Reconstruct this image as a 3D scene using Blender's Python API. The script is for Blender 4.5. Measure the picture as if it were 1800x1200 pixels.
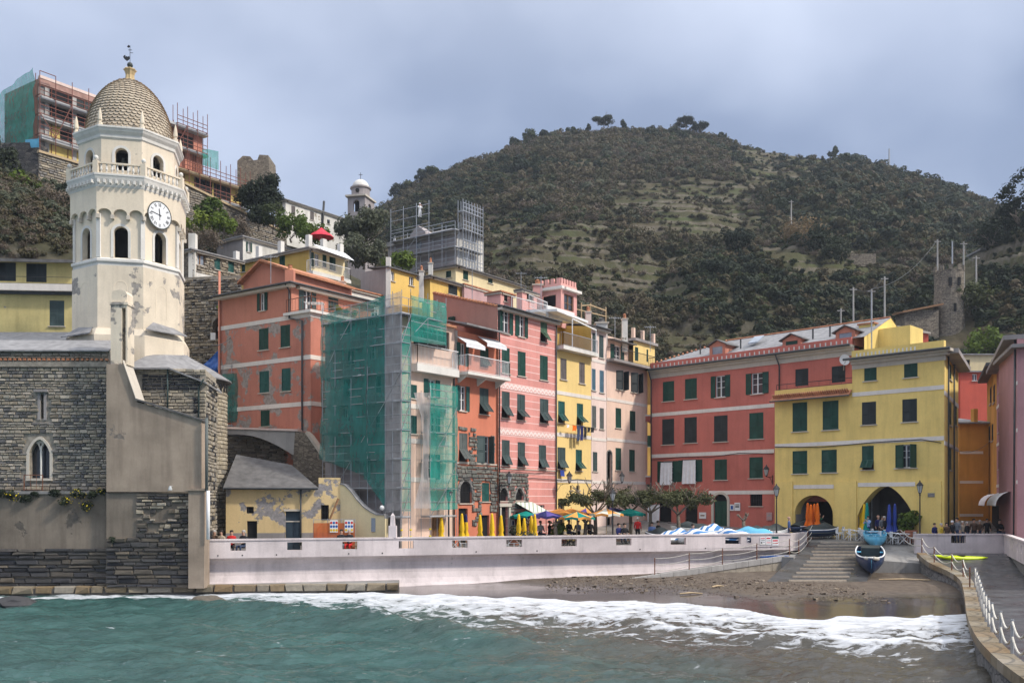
import bpy,bmesh,math,random
import numpy as np
from mathutils import Vector,Matrix,noise as mnoise
R=math.radians
random.seed(7)
for o in list(bpy.data.objects):bpy.data.objects.remove(o)
SC=bpy.context.scene
COL=SC.collection
# camera, sky, sun, exposure
F=1600.0
EYE=5.5
HY=880.0
cam_d=bpy.data.cameras.new('camera');cam=bpy.data.objects.new('camera',cam_d);COL.objects.link(cam)
cam.location=(0,0,EYE);cam.rotation_euler=(R(90),0,0)
cam_d.sensor_width=36;cam_d.lens=F/1800*36;cam_d.shift_y=(HY-600)/1800
cam_d.clip_start=0.5;cam_d.clip_end=4000
SC.camera=cam
SUN_AZ=Vector((0.945,-0.325,0)).normalized();SUN_EL=R(43)
SUN_DIR=Vector((SUN_AZ.x*math.cos(SUN_EL),SUN_AZ.y*math.cos(SUN_EL),math.sin(SUN_EL)))
sun_d=bpy.data.lights.new('sun','SUN');sun=bpy.data.objects.new('sun',sun_d);COL.objects.link(sun)
sun_d.energy=2.25;sun_d.angle=R(4);sun_d.color=(1.0,0.93,0.82)
sun.rotation_euler=SUN_DIR.to_track_quat('Z','Y').to_euler()
W=bpy.data.worlds.new('World');SC.world=W;W.use_nodes=True
nt=W.node_tree;nt.nodes.clear()
wo=nt.nodes.new('ShaderNodeOutputWorld');bg=nt.nodes.new('ShaderNodeBackground')
sky=nt.nodes.new('ShaderNodeTexSky');sky.sky_type='NISHITA';sky.sun_disc=False
sky.sun_elevation=SUN_EL;sky.sun_rotation=math.atan2(SUN_AZ.x,SUN_AZ.y);sky.dust_density=2.0;sky.altitude=10
skm=nt.nodes.new('ShaderNodeVectorMath');skm.operation='SCALE';skm.inputs['Scale'].default_value=0.10
nt.links.new(sky.outputs[0],skm.inputs[0])
tc=nt.nodes.new('ShaderNodeTexCoord')
sep=nt.nodes.new('ShaderNodeSeparateXYZ');nt.links.new(tc.outputs['Generated'],sep.inputs[0])
mp=nt.nodes.new('ShaderNodeMapping');mp.inputs['Scale'].default_value=(1.0,1.0,1.5);mp.inputs['Location'].default_value=(5.5,0.7,1.3)
nt.links.new(tc.outputs['Generated'],mp.inputs[0])
n1=nt.nodes.new('ShaderNodeTexNoise');n1.inputs['Scale'].default_value=1.7;n1.inputs['Detail'].default_value=5;n1.inputs['Roughness'].default_value=0.46;n1.inputs['Distortion'].default_value=0.12
nt.links.new(mp.outputs[0],n1.inputs['Vector'])
cr=nt.nodes.new('ShaderNodeValToRGB')
cr.color_ramp.elements[0].position=0.36;cr.color_ramp.elements[0].color=(0.155,0.20,0.305,1)
cr.color_ramp.elements[1].position=0.70;cr.color_ramp.elements[1].color=(0.50,0.56,0.70,1)
e=cr.color_ramp.elements.new(0.5);e.color=(0.215,0.268,0.395,1)
nt.links.new(n1.outputs['Fac'],cr.inputs[0])
# overcast cloud deck, its zenith above the view raised to brighten the shade
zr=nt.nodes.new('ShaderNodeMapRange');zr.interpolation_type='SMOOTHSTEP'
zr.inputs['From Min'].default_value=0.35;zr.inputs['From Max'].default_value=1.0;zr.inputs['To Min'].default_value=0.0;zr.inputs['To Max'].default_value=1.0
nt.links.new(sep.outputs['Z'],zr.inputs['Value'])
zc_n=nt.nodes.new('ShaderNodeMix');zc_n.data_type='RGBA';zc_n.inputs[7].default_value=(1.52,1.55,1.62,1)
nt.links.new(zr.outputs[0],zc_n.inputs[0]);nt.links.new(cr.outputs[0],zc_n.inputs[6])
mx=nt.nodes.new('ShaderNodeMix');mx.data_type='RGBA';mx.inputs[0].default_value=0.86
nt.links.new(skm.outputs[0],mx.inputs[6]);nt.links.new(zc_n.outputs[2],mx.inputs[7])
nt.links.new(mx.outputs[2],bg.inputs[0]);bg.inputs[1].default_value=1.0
nt.links.new(bg.outputs[0],wo.inputs[0])
SC.view_settings.view_transform='Standard';SC.view_settings.look='None'
SC.view_settings.exposure=0.6;SC.view_settings.gamma=1.0;SC.view_settings.use_curve_mapping=False
SC.cycles.max_bounces=5;SC.cycles.diffuse_bounces=2;SC.cycles.glossy_bounces=2;SC.cycles.volume_bounces=0;SC.cycles.transparent_max_bounces=12;SC.cycles.transmission_bounces=3
SC.cycles.use_denoising=True;SC.cycles.caustics_reflective=False;SC.cycles.caustics_refractive=False
# helpers
def P(px,py,Y):
 return Vector(((px-900)/F*Y,Y,EYE-(py-HY)/F*Y))
def PX(px,Y):return(px-900)/F*Y
def PZ(py,Y):return EYE-(py-HY)/F*Y
def lerp(a,b,t):return a+(b-a)*t
def smooth(a,b,x):
 t=min(1,max(0,(x-a)/(b-a)));return t*t*(3-2*t)
class MB:
 def __init__(s):s.v=[];s.f=[];s.m=[];s.cur=0
 def add(s,vs,fs,m=None):
  b=len(s.v);s.v+=[tuple(v)for v in vs]
  for f in fs:s.f.append(tuple(b+i for i in f));s.m.append(s.cur if m is None else m)
 def box(s,x0,x1,y0,y1,z0,z1,m=None):
  s.add([(x0,y0,z0),(x1,y0,z0),(x1,y1,z0),(x0,y1,z0),(x0,y0,z1),(x1,y0,z1),(x1,y1,z1),(x0,y1,z1)],[(0,3,2,1),(4,5,6,7),(0,1,5,4),(1,2,6,5),(2,3,7,6),(3,0,4,7)],m)
 def ob(s,c,ax,ay,az,m=None):
  c,ax,ay,az=Vector(c),Vector(ax),Vector(ay),Vector(az)
  vs=[c+i*ax+j*ay+k*az for k in(-1,1)for(i,j)in((-1,-1),(1,-1),(1,1),(-1,1))]
  s.add(vs,[(0,3,2,1),(4,5,6,7),(0,1,5,4),(1,2,6,5),(2,3,7,6),(3,0,4,7)],m)
 def bar(s,a,b,w,h=None,m=None):
  a,b=Vector(a),Vector(b);d=b-a
  if d.length<1e-6:return
  dn=d.normalized();up=Vector((0,0,1))if abs(dn.z)<0.95 else Vector((1,0,0))
  x=dn.cross(up).normalized();y=x.cross(dn).normalized();h=w if h is None else h
  s.ob((a+b)/2,x*w/2,d/2,y*h/2,m)
 def tube(s,pts,r,n=6,m=None,cap=True):
  pts=[Vector(p)for p in pts];k=len(pts);rr=r if isinstance(r,(list,tuple))else[r]*k
  rings=[]
  for i,p in enumerate(pts):
   t=(pts[min(i+1,k-1)]-pts[max(i-1,0)]).normalized()
   up=Vector((0,0,1))if abs(t.z)<0.9 else Vector((1,0,0))
   x=t.cross(up).normalized();y=t.cross(x).normalized()
   rings.append([p+(x*math.cos(2*math.pi*j/n)+y*math.sin(2*math.pi*j/n))*rr[i]for j in range(n)])
  vs=[v for r_ in rings for v in r_];fs=[]
  for i in range(k-1):
   for j in range(n):fs.append((i*n+j,i*n+(j+1)%n,(i+1)*n+(j+1)%n,(i+1)*n+j))
  if cap:fs.append(tuple(range(n-1,-1,-1)));fs.append(tuple((k-1)*n+j for j in range(n)))
  s.add(vs,fs,m)
 def lathe(s,prof,c=(0,0,0),n=16,m=None,a0=0.0,squash=1.0):
  vs=[];fs=[];k=len(prof)
  for(r,z)in prof:
   for j in range(n):
    a=a0+2*math.pi*j/n;vs.append((c[0]+r*math.cos(a),c[1]+r*math.sin(a)*squash,c[2]+z))
  for i in range(k-1):
   for j in range(n):fs.append((i*n+j,i*n+(j+1)%n,(i+1)*n+(j+1)%n,(i+1)*n+j))
  if prof[0][0]>1e-4:fs.append(tuple(range(n-1,-1,-1)))
  if prof[-1][0]>1e-4:fs.append(tuple((k-1)*n+j for j in range(n)))
  s.add(vs,fs,m)
 def prism(s,poly,z0,z1,m=None):
  n=len(poly);za=z0 if isinstance(z0,(list,tuple))else[z0]*n;zb=z1 if isinstance(z1,(list,tuple))else[z1]*n
  vs=[(p[0],p[1],za[i])for i,p in enumerate(poly)]+[(p[0],p[1],zb[i])for i,p in enumerate(poly)]
  fs=[tuple(range(n-1,-1,-1)),tuple(range(n,2*n))]+[(i,(i+1)%n,n+(i+1)%n,n+i)for i in range(n)]
  s.add(vs,fs,m)
 def slab(s,pts,th,m=None):
  n=len(pts);vs=[tuple(p)for p in pts]+[(p[0],p[1],p[2]-th)for p in pts]
  s.add(vs,[tuple(range(n)),tuple(range(2*n-1,n-1,-1))]+[(n+i,n+(i+1)%n,(i+1)%n,i)for i in range(n)],m)
 def extrude(s,pts,off,m=None):
  n=len(pts);o=Vector(off);pts=[Vector(p)for p in pts]
  s.add(pts+[p+o for p in pts],[tuple(range(n-1,-1,-1)),tuple(range(n,2*n))]+[(i,(i+1)%n,n+(i+1)%n,n+i)for i in range(n)],m)
 def build(s,name,mats,parent=None,smooth=False,base=None):
  me=bpy.data.meshes.new(name)
  off=Vector((0,0,0))
  if parent is not None:off=wloc(parent)
  elif base is not None:off=Vector(base)
  if s.v:
   a=np.array(s.v,dtype=np.float64)-np.array(off)
   me.from_pydata(a.tolist(),[],s.f)
  mats=mats if isinstance(mats,(list,tuple))else[mats]
  for m in mats:me.materials.append(M(m)if isinstance(m,str)else m)
  if len(mats)>1:me.polygons.foreach_set('material_index',s.m)
  if smooth:me.polygons.foreach_set('use_smooth',[True]*len(me.polygons))
  me.update()
  ob=bpy.data.objects.new(name,me);COL.objects.link(ob)
  if parent is not None:ob.parent=parent
  elif base is not None:ob.location=off
  return ob
WL={}
def wloc(o):
# world location of objects built without rotation along the chain
 v=Vector((0,0,0))
 while o is not None:v+=Vector(o.location);o=o.parent
 return v
def tag(o,label=None,cat=None,group=None,kind=None):
 if label:o['label']=label
 if cat:o['category']=cat
 if group:o['group']=group
 if kind:o['kind']=kind
 return o
def thing(name,label,cat,loc=(0,0,0),group=None,rz=0.0):
 o=bpy.data.objects.new(name,None);COL.objects.link(o);o.location=loc;o.rotation_euler=(0,0,rz)
 o.empty_display_size=0.3
 return tag(o,label,cat,group,'thing')
def inst(name,mesh,parent,loc,rot=(0,0,0),scale=(1,1,1)):
 o=bpy.data.objects.new(name,mesh);COL.objects.link(o)
 if parent is not None:o.parent=parent;o.location=Vector(loc)-wloc(parent)
 else:o.location=loc
 o.rotation_euler=rot;o.scale=scale
 return o
def copy_tree(o,parent=None):
 c=o.copy();COL.objects.link(c)
 if parent is not None:c.parent=parent
 for ch in list(o.children):copy_tree(ch,c)
 return c
# materials
MATS={}
def M(name):return MATS[name]
class NT:
 def __init__(s,name):
  s.mat=bpy.data.materials.new(name);s.mat.use_nodes=True;s.t=s.mat.node_tree;s.t.nodes.clear()
  s.out=s.n('OutputMaterial');s.b=s.n('BsdfPrincipled');s.l(s.b.outputs[0],s.out.inputs[0]);MATS[name]=s.mat
  s._pos=None
 def n(s,t,**kw):
  nd=s.t.nodes.new('ShaderNode'+t)
  for k,v in kw.items():setattr(nd,k,v)
  return nd
 def l(s,a,b):s.t.links.new(a,b)
 def pos(s,scale=(1,1,1),loc=(0,0,0),rot=(0,0,0)):
  if s._pos is None:s._pos=s.n('NewGeometry')
  if scale==(1,1,1)and loc==(0,0,0)and rot==(0,0,0):return s._pos.outputs['Position']
  m=s.n('Mapping');m.inputs['Scale'].default_value=scale;m.inputs['Location'].default_value=loc;m.inputs['Rotation'].default_value=rot
  s.l(s._pos.outputs['Position'],m.inputs[0]);return m.outputs[0]
 def noise(s,scale,detail=3,rough=0.55,vec=None,dist=0.0):
  nd=s.n('TexNoise');nd.inputs['Scale'].default_value=scale;nd.inputs['Detail'].default_value=detail
  nd.inputs['Roughness'].default_value=rough;nd.inputs['Distortion'].default_value=dist
  s.l(vec if vec is not None else s.pos(),nd.inputs['Vector']);return nd.outputs['Fac']
 def voro(s,scale,vec=None,feature='F1',out='Distance'):
  nd=s.n('TexVoronoi');nd.feature=feature;nd.inputs['Scale'].default_value=scale
  s.l(vec if vec is not None else s.pos(),nd.inputs['Vector']);return nd.outputs[out]
 def ramp(s,fac,stops):
  nd=s.n('ValToRGB');el=nd.color_ramp.elements
  while len(el)<len(stops):el.new(0.5)
  for e,(p,c)in zip(el,stops):
   e.position=p;e.color=(c[0],c[1],c[2],1)if isinstance(c,(tuple,list))else(c,c,c,1)
  s.l(fac,nd.inputs[0]);return nd.outputs[0]
 def mix(s,fac,a,b,mode='MIX'):
  nd=s.n('Mix',data_type='RGBA',blend_type=mode)
  for v,i in((fac,0),(a,6),(b,7)):
   if isinstance(v,(int,float)):nd.inputs[i].default_value=v if i==0 else(v,v,v,1)
   elif isinstance(v,(tuple,list)):nd.inputs[i].default_value=(v[0],v[1],v[2],1)
   else:s.l(v,nd.inputs[i])
  return nd.outputs[2]
 def math(s,op,a,b=0.0,c=None,clamp=False):
  nd=s.n('Math',operation=op);nd.use_clamp=clamp
  for i,v in enumerate((a,b,c)):
   if v is None:continue
   if isinstance(v,(int,float)):nd.inputs[i].default_value=v
   else:s.l(v,nd.inputs[i])
  return nd.outputs[0]
 def bump(s,h,strength=0.3,dist=0.05):
  nd=s.n('Bump');nd.inputs['Strength'].default_value=strength;nd.inputs['Distance'].default_value=dist
  s.l(h,nd.inputs['Height']);s.l(nd.outputs[0],s.b.inputs['Normal'])
 def col(s,c):
  if isinstance(c,(tuple,list)):s.b.inputs['Base Color'].default_value=(c[0],c[1],c[2],1)
  else:s.l(c,s.b.inputs['Base Color'])
 def set(s,**kw):
  for k,v in kw.items():
   i=s.b.inputs[k.replace('_',' ')]
   if isinstance(v,(int,float)):i.default_value=v
   elif isinstance(v,(tuple,list)):i.default_value=v
   else:s.l(v,i)
  return s
def plain(name,c,rough=0.7,var=0.12,scale=3.0,metal=0.0,spec=0.3,bump=0.0):
 s=NT(name);n=s.noise(scale,4)
 a=tuple(min(1,x*(1-var))for x in c);b=tuple(min(1,x*(1+var))for x in c)
 s.col(s.ramp(n,[(0.3,a),(0.7,b)]));s.set(Roughness=rough,Metallic=metal);s.b.inputs['Specular IOR Level'].default_value=spec
 if bump:s.bump(s.noise(scale*6,3),bump,0.03)
 return s
def plaster(name,c,peel=0.0,peelc=(0.28,0.26,0.24),stain=0.25,lines=None,seed=0.0):
 s=NT(name)
 big=s.noise(0.35,5,0.6,s.pos(loc=(seed,seed*2,seed*.7)))
 streak=s.noise(1.0,4,0.6,s.pos(scale=(2.2,2.2,0.22),loc=(seed,0,0)))
 fine=s.noise(9.0,3,0.6)
 a=tuple(x*(1-stain)for x in c);b=tuple(min(1,x*(1+stain*0.25))for x in c)
 col=s.ramp(big,[(0.25,a),(0.62,b)])
 k=s.ramp(streak,[(0.28,(0.62,0.61,0.61)),(0.52,(1,1,1))])
 col=s.mix(stain*1.6 if stain<0.6 else 1.0,col,k,'MULTIPLY')
 col=s.mix(0.25,col,s.ramp(fine,[(0.3,0.72),(0.65,1.0)]),'MULTIPLY')
 if lines:
  sp,lc=lines
  z=s.n('SeparateXYZ');s.l(s.pos(),z.inputs[0])
  w=s.math('ABSOLUTE',s.math('SUBTRACT',s.math('FRACT',s.math('DIVIDE',z.outputs['Z'],sp)),0.5))
  m=s.math('LESS_THAN',w,0.055)
  col=s.mix(s.math('MULTIPLY',m,0.75),col,lc)
 if peel>0:
  pn=s.noise(0.55,8,0.62,s.pos(loc=(seed*3,seed,seed*2)))
  t=0.70-peel*0.22
  pm=s.ramp(pn,[(t,0.0),(t+0.025,1.0)])
  pc=s.ramp(s.noise(5.0,4),[(0.3,tuple(x*0.7 for x in peelc)),(0.7,tuple(x*1.25 for x in peelc))])
  col=s.mix(pm,col,pc)
  h=s.math('ADD',s.math('MULTIPLY',pm,-1.0),s.math('MULTIPLY',fine,0.25));s.bump(h,0.6,0.02)
 else:s.bump(fine,0.25,0.012)
 s.col(col);s.set(Roughness=0.9);s.b.inputs['Specular IOR Level'].default_value=0.15
 return s
def stone(name,cols,scale=2.5,rough=0.9,bump=0.6,squash=2.0):
 s=NT(name);v=s.pos(scale=(1,1,squash))
 cellc=s.n('TexVoronoi');cellc.inputs['Scale'].default_value=scale;s.l(v,cellc.inputs['Vector'])
 sepc=s.n('SeparateColor');s.l(cellc.outputs['Color'],sepc.inputs[0])
 n=len(cols);col=s.ramp(sepc.outputs[0],[(i/max(1,n-1),c)for i,c in enumerate(cols)])
 e=s.voro(scale,v,'DISTANCE_TO_EDGE')
 edge=s.ramp(e,[(0.0,0.0),(0.07,1.0)])
 fine=s.noise(7.0,5,0.65)
 col=s.mix(0.6,col,s.ramp(fine,[(0.3,0.55),(0.7,1.15)]),'MULTIPLY')
 col=s.mix(edge,tuple(x*0.55 for x in cols[0]),col)
 s.col(col);s.set(Roughness=rough);s.b.inputs['Specular IOR Level'].default_value=0.2
 s.bump(s.math('ADD',s.math('MULTIPLY',edge,0.6),s.math('MULTIPLY',fine,0.5)),bump,0.06)
 return s
def rndstone(name,cols,rough=0.85,fine_scale=5.0,spec=0.25):
 s=NT(name);oi=s.n('ObjectInfo');n=len(cols)
 col=s.ramp(oi.outputs['Random'],[(i/max(1,n-1),c)for i,c in enumerate(cols)])
 f=s.noise(fine_scale,5,0.65)
 col=s.mix(0.6,col,s.ramp(f,[(0.3,0.6),(0.7,1.2)]),'MULTIPLY')
 s.col(col);s.set(Roughness=rough);s.b.inputs['Specular IOR Level'].default_value=spec;s.bump(f,0.4,0.03)
 return s
def net(name,c,alpha=0.55,cell=0.5):
 s=NT(name);n=s.noise(0.6,4,0.6);fine=s.noise(3.0,3,0.6,s.pos(scale=(1,1,0.3)))
 col=s.ramp(fine,[(0.3,tuple(x*0.75 for x in c)),(0.7,tuple(min(1,x*1.2)for x in c))])
 s.col(col);s.set(Roughness=0.8);s.b.inputs['Specular IOR Level'].default_value=0.1
 tr=s.n('BsdfTransparent');tl=s.n('BsdfTranslucent');s.l(col,tl.inputs['Color'])
 m1=s.n('MixShader');m1.inputs[0].default_value=0.35;s.l(s.b.outputs[0],m1.inputs[1]);s.l(tl.outputs[0],m1.inputs[2])
 m2=s.n('MixShader');s.l(s.math('MULTIPLY_ADD',n,0.7,alpha-0.35,True),m2.inputs[0])
 s.l(tr.outputs[0],m2.inputs[1]);s.l(m1.outputs[0],m2.inputs[2]);s.l(m2.outputs[0],s.out.inputs[0])
 return s
def foliage(name,cols,tl=0.25):
 s=NT(name);oi=s.n('ObjectInfo');f=s.noise(0.8,4,0.6)
 x=s.math('ADD',s.math('MULTIPLY',oi.outputs['Random'],0.55),s.math('MULTIPLY',f,0.5))
 col=s.ramp(x,[(0.15+0.7*i/max(1,len(cols)-1),c)for i,c in enumerate(cols)])
 s.col(col);s.set(Roughness=0.75);s.b.inputs['Specular IOR Level'].default_value=0.25
 t=s.n('BsdfTranslucent');s.l(col,t.inputs['Color']);m=s.n('MixShader');m.inputs[0].default_value=tl
 s.l(s.b.outputs[0],m.inputs[1]);s.l(t.outputs[0],m.inputs[2]);s.l(m.outputs[0],s.out.inputs[0])
 return s
plaster('pl_cream',(0.83,0.72,0.57),peel=0.18,peelc=(0.34,0.31,0.28),stain=0.16,seed=3.1)
plaster('pl_creamlow',(0.83,0.72,0.57),peel=0.52,peelc=(0.34,0.31,0.28),stain=0.2,seed=5.3)
plaster('pl_white',(0.78,0.75,0.70),stain=0.18,seed=1)
plaster('pl_shabby',(0.76,0.73,0.67),peel=0.30,peelc=(0.34,0.29,0.23),stain=0.3,seed=2)
plaster('pl_band',(0.80,0.74,0.68),stain=0.15,seed=4)
plaster('pl_seawall',(0.72,0.635,0.63),peel=0.08,peelc=(0.60,0.54,0.53),stain=0.3,seed=6)
plaster('pl_salmon',(0.58,0.235,0.17),peel=0.75,peelc=(0.36,0.31,0.28),stain=0.22,seed=7.7)
plaster('pl_salmonup',(0.60,0.25,0.175),peel=0.05,stain=0.15,seed=8)
plaster('pl_orange',(0.68,0.235,0.145),peel=0.0,stain=0.18,seed=9)
plaster('pl_pink',(0.75,0.335,0.295),lines=(0.56,(0.88,0.68,0.64)),stain=0.2,seed=10)
plaster('pl_pinkplain',(0.76,0.40,0.36),stain=0.14,seed=10)
plaster('pl_mauve',(0.55,0.36,0.36),stain=0.18,seed=12)
plaster('pl_brownwall',(0.42,0.21,0.165),stain=0.14,seed=13)
plaster('pl_yellow',(0.90,0.66,0.27),stain=0.10,seed=14)
plaster('pl_yellowpale',(0.86,0.72,0.44),stain=0.14,seed=15)
plaster('pl_yellowdeep',(0.86,0.58,0.18),stain=0.16,seed=16)
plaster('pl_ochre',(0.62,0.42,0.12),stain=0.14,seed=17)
plaster('pl_peach',(0.84,0.61,0.49),stain=0.14,seed=18)
plaster('pl_lightpink',(0.85,0.67,0.60),stain=0.14,seed=19)
plaster('pl_red',(0.60,0.185,0.145),stain=0.2,seed=20)
plaster('pl_yellowfront',(0.86,0.64,0.22),stain=0.19,seed=21)
plaster('pl_oldyellow',(0.76,0.57,0.30),peel=0.85,peelc=(0.30,0.28,0.28),stain=0.16,seed=22)
plaster('pl_churchyellow',(0.70,0.58,0.26),peel=0.06,stain=0.3,seed=23)
plaster('pl_buttress',(0.40,0.32,0.25),peel=0.32,peelc=(0.22,0.19,0.165),stain=0.4,seed=24)
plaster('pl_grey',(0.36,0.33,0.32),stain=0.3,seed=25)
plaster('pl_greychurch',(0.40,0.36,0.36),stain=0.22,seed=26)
plaster('pl_redhouse',(0.62,0.13,0.09),stain=0.15,seed=27)
plaster('pl_orangedeep',(0.66,0.34,0.08),peel=0.08,stain=0.25,seed=28)
plaster('pl_pinkright',(0.52,0.28,0.29),stain=0.16,seed=29)
plaster('cornice_stone',(0.62,0.56,0.48),stain=0.18,seed=30)
plaster('pl_lowwall',(0.24,0.20,0.16),peel=0.35,peelc=(0.12,0.105,0.09),stain=0.45,seed=33)
plaster('pl_seabase',(0.72,0.635,0.63),peel=0.22,peelc=(0.50,0.45,0.43),stain=0.28,seed=36)
plaster('concrete',(0.30,0.29,0.28),stain=0.35,seed=31)
plaster('concrete_pale',(0.46,0.44,0.42),stain=0.3,seed=32)
stone('st_church',[(0.10,0.09,0.085),(0.28,0.24,0.19),(0.36,0.31,0.25),(0.20,0.185,0.17),(0.44,0.40,0.33)],2.6)
stone('st_dark',[(0.035,0.035,0.04),(0.10,0.095,0.09),(0.06,0.06,0.065),(0.19,0.17,0.15)],1.8)
stone('st_wall',[(0.14,0.12,0.10),(0.26,0.22,0.17),(0.33,0.28,0.22),(0.20,0.17,0.14)],3.0)
stone('st_grey',[(0.15,0.15,0.15),(0.28,0.27,0.26),(0.22,0.215,0.21)],2.0)
rndstone('rs_church',[(0.15,0.13,0.11),(0.36,0.30,0.22),(0.27,0.23,0.18),(0.42,0.36,0.27),(0.21,0.185,0.16),(0.48,0.43,0.35)])
rndstone('rs_rock',[(0.028,0.028,0.033),(0.075,0.072,0.07),(0.045,0.045,0.052),(0.15,0.125,0.095),(0.06,0.058,0.058)],0.7)
rndstone('rs_apse',[(0.40,0.34,0.25),(0.46,0.40,0.31),(0.34,0.29,0.22),(0.22,0.21,0.19),(0.44,0.38,0.28)])
rndstone('rs_block',[(0.03,0.031,0.036),(0.05,0.052,0.06),(0.04,0.04,0.045)])
rndstone('rs_quay',[(0.20,0.14,0.075),(0.26,0.22,0.16),(0.16,0.12,0.07),(0.32,0.29,0.24),(0.22,0.15,0.08)],0.6)
rndstone('rs_wall',[(0.16,0.135,0.11),(0.30,0.25,0.19),(0.22,0.19,0.155),(0.36,0.31,0.25),(0.13,0.12,0.11)])
rndstone('tile_dome',[(0.44,0.365,0.275),(0.52,0.44,0.34),(0.41,0.345,0.27),(0.56,0.48,0.375)],0.8)
rndstone('plank',[(0.44,0.36,0.28),(0.52,0.44,0.35),(0.38,0.31,0.24)],0.75)
rndstone('tile_roof',[(0.42,0.17,0.09),(0.52,0.24,0.13),(0.34,0.13,0.08)],0.85)
plain('mortar',(0.30,0.265,0.22),0.95,0.3,4,bump=0.4)
plain('mortar_dark',(0.10,0.09,0.08),0.95,0.4,3,bump=0.5)
plain('mortar_pale',(0.40,0.35,0.28),0.95,0.25,4,bump=0.4)
plain('terracotta',(0.46,0.20,0.11),0.85,0.3,4,bump=0.3)
plain('slate',(0.25,0.245,0.25),0.7,0.28,2.2,bump=0.4)
plain('slate_dark',(0.13,0.125,0.125),0.75,0.3,2.0,bump=0.4)
plain('gutter',(0.06,0.065,0.07),0.5,0.2,3)
plain('iron',(0.035,0.035,0.038),0.5,0.2,3)
plain('steel',(0.42,0.43,0.45),0.4,0.15,3,metal=0.6)
plain('rust',(0.20,0.085,0.05),0.8,0.3,6)
plain('white_paint',(0.80,0.80,0.80),0.5,0.05,3)
plain('white_cloth',(0.80,0.80,0.82),0.8,0.06,3)
plain('wood',(0.26,0.14,0.07),0.7,0.25,5)
plain('wood_pale',(0.48,0.36,0.22),0.75,0.2,5)
plain('sh_green',(0.012,0.060,0.045),0.5,0.25,1.3)
plain('sh_teal',(0.018,0.095,0.085),0.5,0.25,1.3)
plain('sh_dark',(0.022,0.030,0.033),0.55,0.25,1.3)
plain('sh_light',(0.085,0.16,0.10),0.55,0.2,1.3)
plain('sh_grey',(0.115,0.13,0.125),0.6,0.2,1.3)
plain('sh_brown',(0.15,0.13,0.125),0.6,0.2,1.3)
plain('sh_blue',(0.08,0.16,0.22),0.6,0.2,1.3)
plain('sh_slate',(0.055,0.085,0.085),0.55,0.2,1.3)
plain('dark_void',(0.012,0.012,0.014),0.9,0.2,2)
plain('door_blue',(0.035,0.055,0.075),0.6,0.2,2)
plain('paving',(0.20,0.195,0.19),0.45,0.3,1.2,bump=0.2)
plain('yellow_cloth',(0.80,0.50,0.015),0.75,0.12,2)
plain('navy',(0.015,0.02,0.11),0.75,0.15,2)
plain('blue_cloth',(0.03,0.06,0.30),0.75,0.15,2)
plain('orange_cloth',(0.85,0.17,0.01),0.7,0.12,2)
plain('teal_cloth',(0.0,0.24,0.20),0.75,0.12,2)
plain('purple_cloth',(0.10,0.07,0.28),0.75,0.15,2)
plain('red_cloth',(0.55,0.02,0.02),0.75,0.12,2)
plain('peach_cloth',(0.85,0.36,0.08),0.75,0.12,2)
plain('tarp_dark',(0.035,0.045,0.048),0.55,0.25,2)
plain('tarp_blue',(0.01,0.09,0.36),0.5,0.2,2)
plain('skin',(0.55,0.33,0.24),0.6,0.08,3)
plain('hair_dark',(0.03,0.022,0.018),0.6,0.2,5)
plain('hair_grey',(0.45,0.43,0.40),0.6,0.2,5)
plain('black_cloth',(0.02,0.02,0.024),0.85,0.2,4)
plain('denim',(0.04,0.06,0.12),0.85,0.2,4)
plain('blue_shirt',(0.25,0.38,0.62),0.85,0.1,4)
plain('steelblue_shirt',(0.09,0.14,0.30),0.85,0.1,4)
plain('green_coat',(0.02,0.13,0.07),0.85,0.1,4)
plain('beige_coat',(0.42,0.34,0.25),0.85,0.1,4)
plain('brown_coat',(0.10,0.06,0.04),0.85,0.1,4)
plain('grey_coat',(0.18,0.19,0.21),0.85,0.1,4)
plain('yellow_coat',(0.60,0.42,0.05),0.85,0.1,4)
plain('rope',(0.55,0.52,0.46),0.9,0.15,8)
plain('bark',(0.20,0.165,0.13),0.95,0.35,6,bump=0.6)
plain('kayak',(0.55,0.68,0.01),0.3,0.05,2)
plain('boat_blue',(0.015,0.03,0.075),0.35,0.15,2)
plain('boat_sky',(0.12,0.42,0.62),0.5,0.12,2)
plain('foam_white',(0.85,0.86,0.88),0.8,0.05,2)
plain('copper',(0.05,0.06,0.055),0.5,0.3,4)
plain('clock_white',(0.85,0.86,0.88),0.4,0.03,2)
plain('insul',(0.58,0.44,0.14),0.8,0.18,1.5)
plain('brickred',(0.40,0.24,0.20),0.9,0.2,2)
plain('scaf_red',(0.20,0.07,0.05),0.6,0.2,4)
plain('deck',(0.46,0.46,0.47),0.7,0.15,3)
plain('yellow_plastic',(0.80,0.62,0.0),0.5,0.05,3)
plain('awning_cream',(0.72,0.70,0.60),0.8,0.08,2)
plain('crimson',(0.62,0.03,0.06),0.7,0.1,2)
plain('pot',(0.38,0.15,0.09),0.8,0.15,3)
plain('glass_globe',(0.80,0.80,0.78),0.25,0.03,2,spec=0.5)
net('net_green',(0.04,0.38,0.31),0.60)
net('net_greendark',(0.05,0.29,0.25),0.64)
net('net_white',(0.55,0.53,0.54),0.52)
net('net_orange',(0.62,0.14,0.04),0.78)
g=plain('pane',(0.03,0.035,0.045),0.08,0.1,2,spec=0.6)
g=plain('pane_light',(0.28,0.32,0.38),0.12,0.2,1.5,spec=0.6)
g=plain('lamp_glass',(0.50,0.52,0.52),0.15,0.1,2,spec=0.6)
def fol(n,*c):foliage(n,c)
fol('lf_hill',(0.032,0.036,0.017),(0.066,0.062,0.029),(0.100,0.083,0.044),(0.125,0.097,0.060))
fol('lf_hillgreen',(0.026,0.037,0.016),(0.050,0.066,0.024),(0.080,0.090,0.034))
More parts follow.
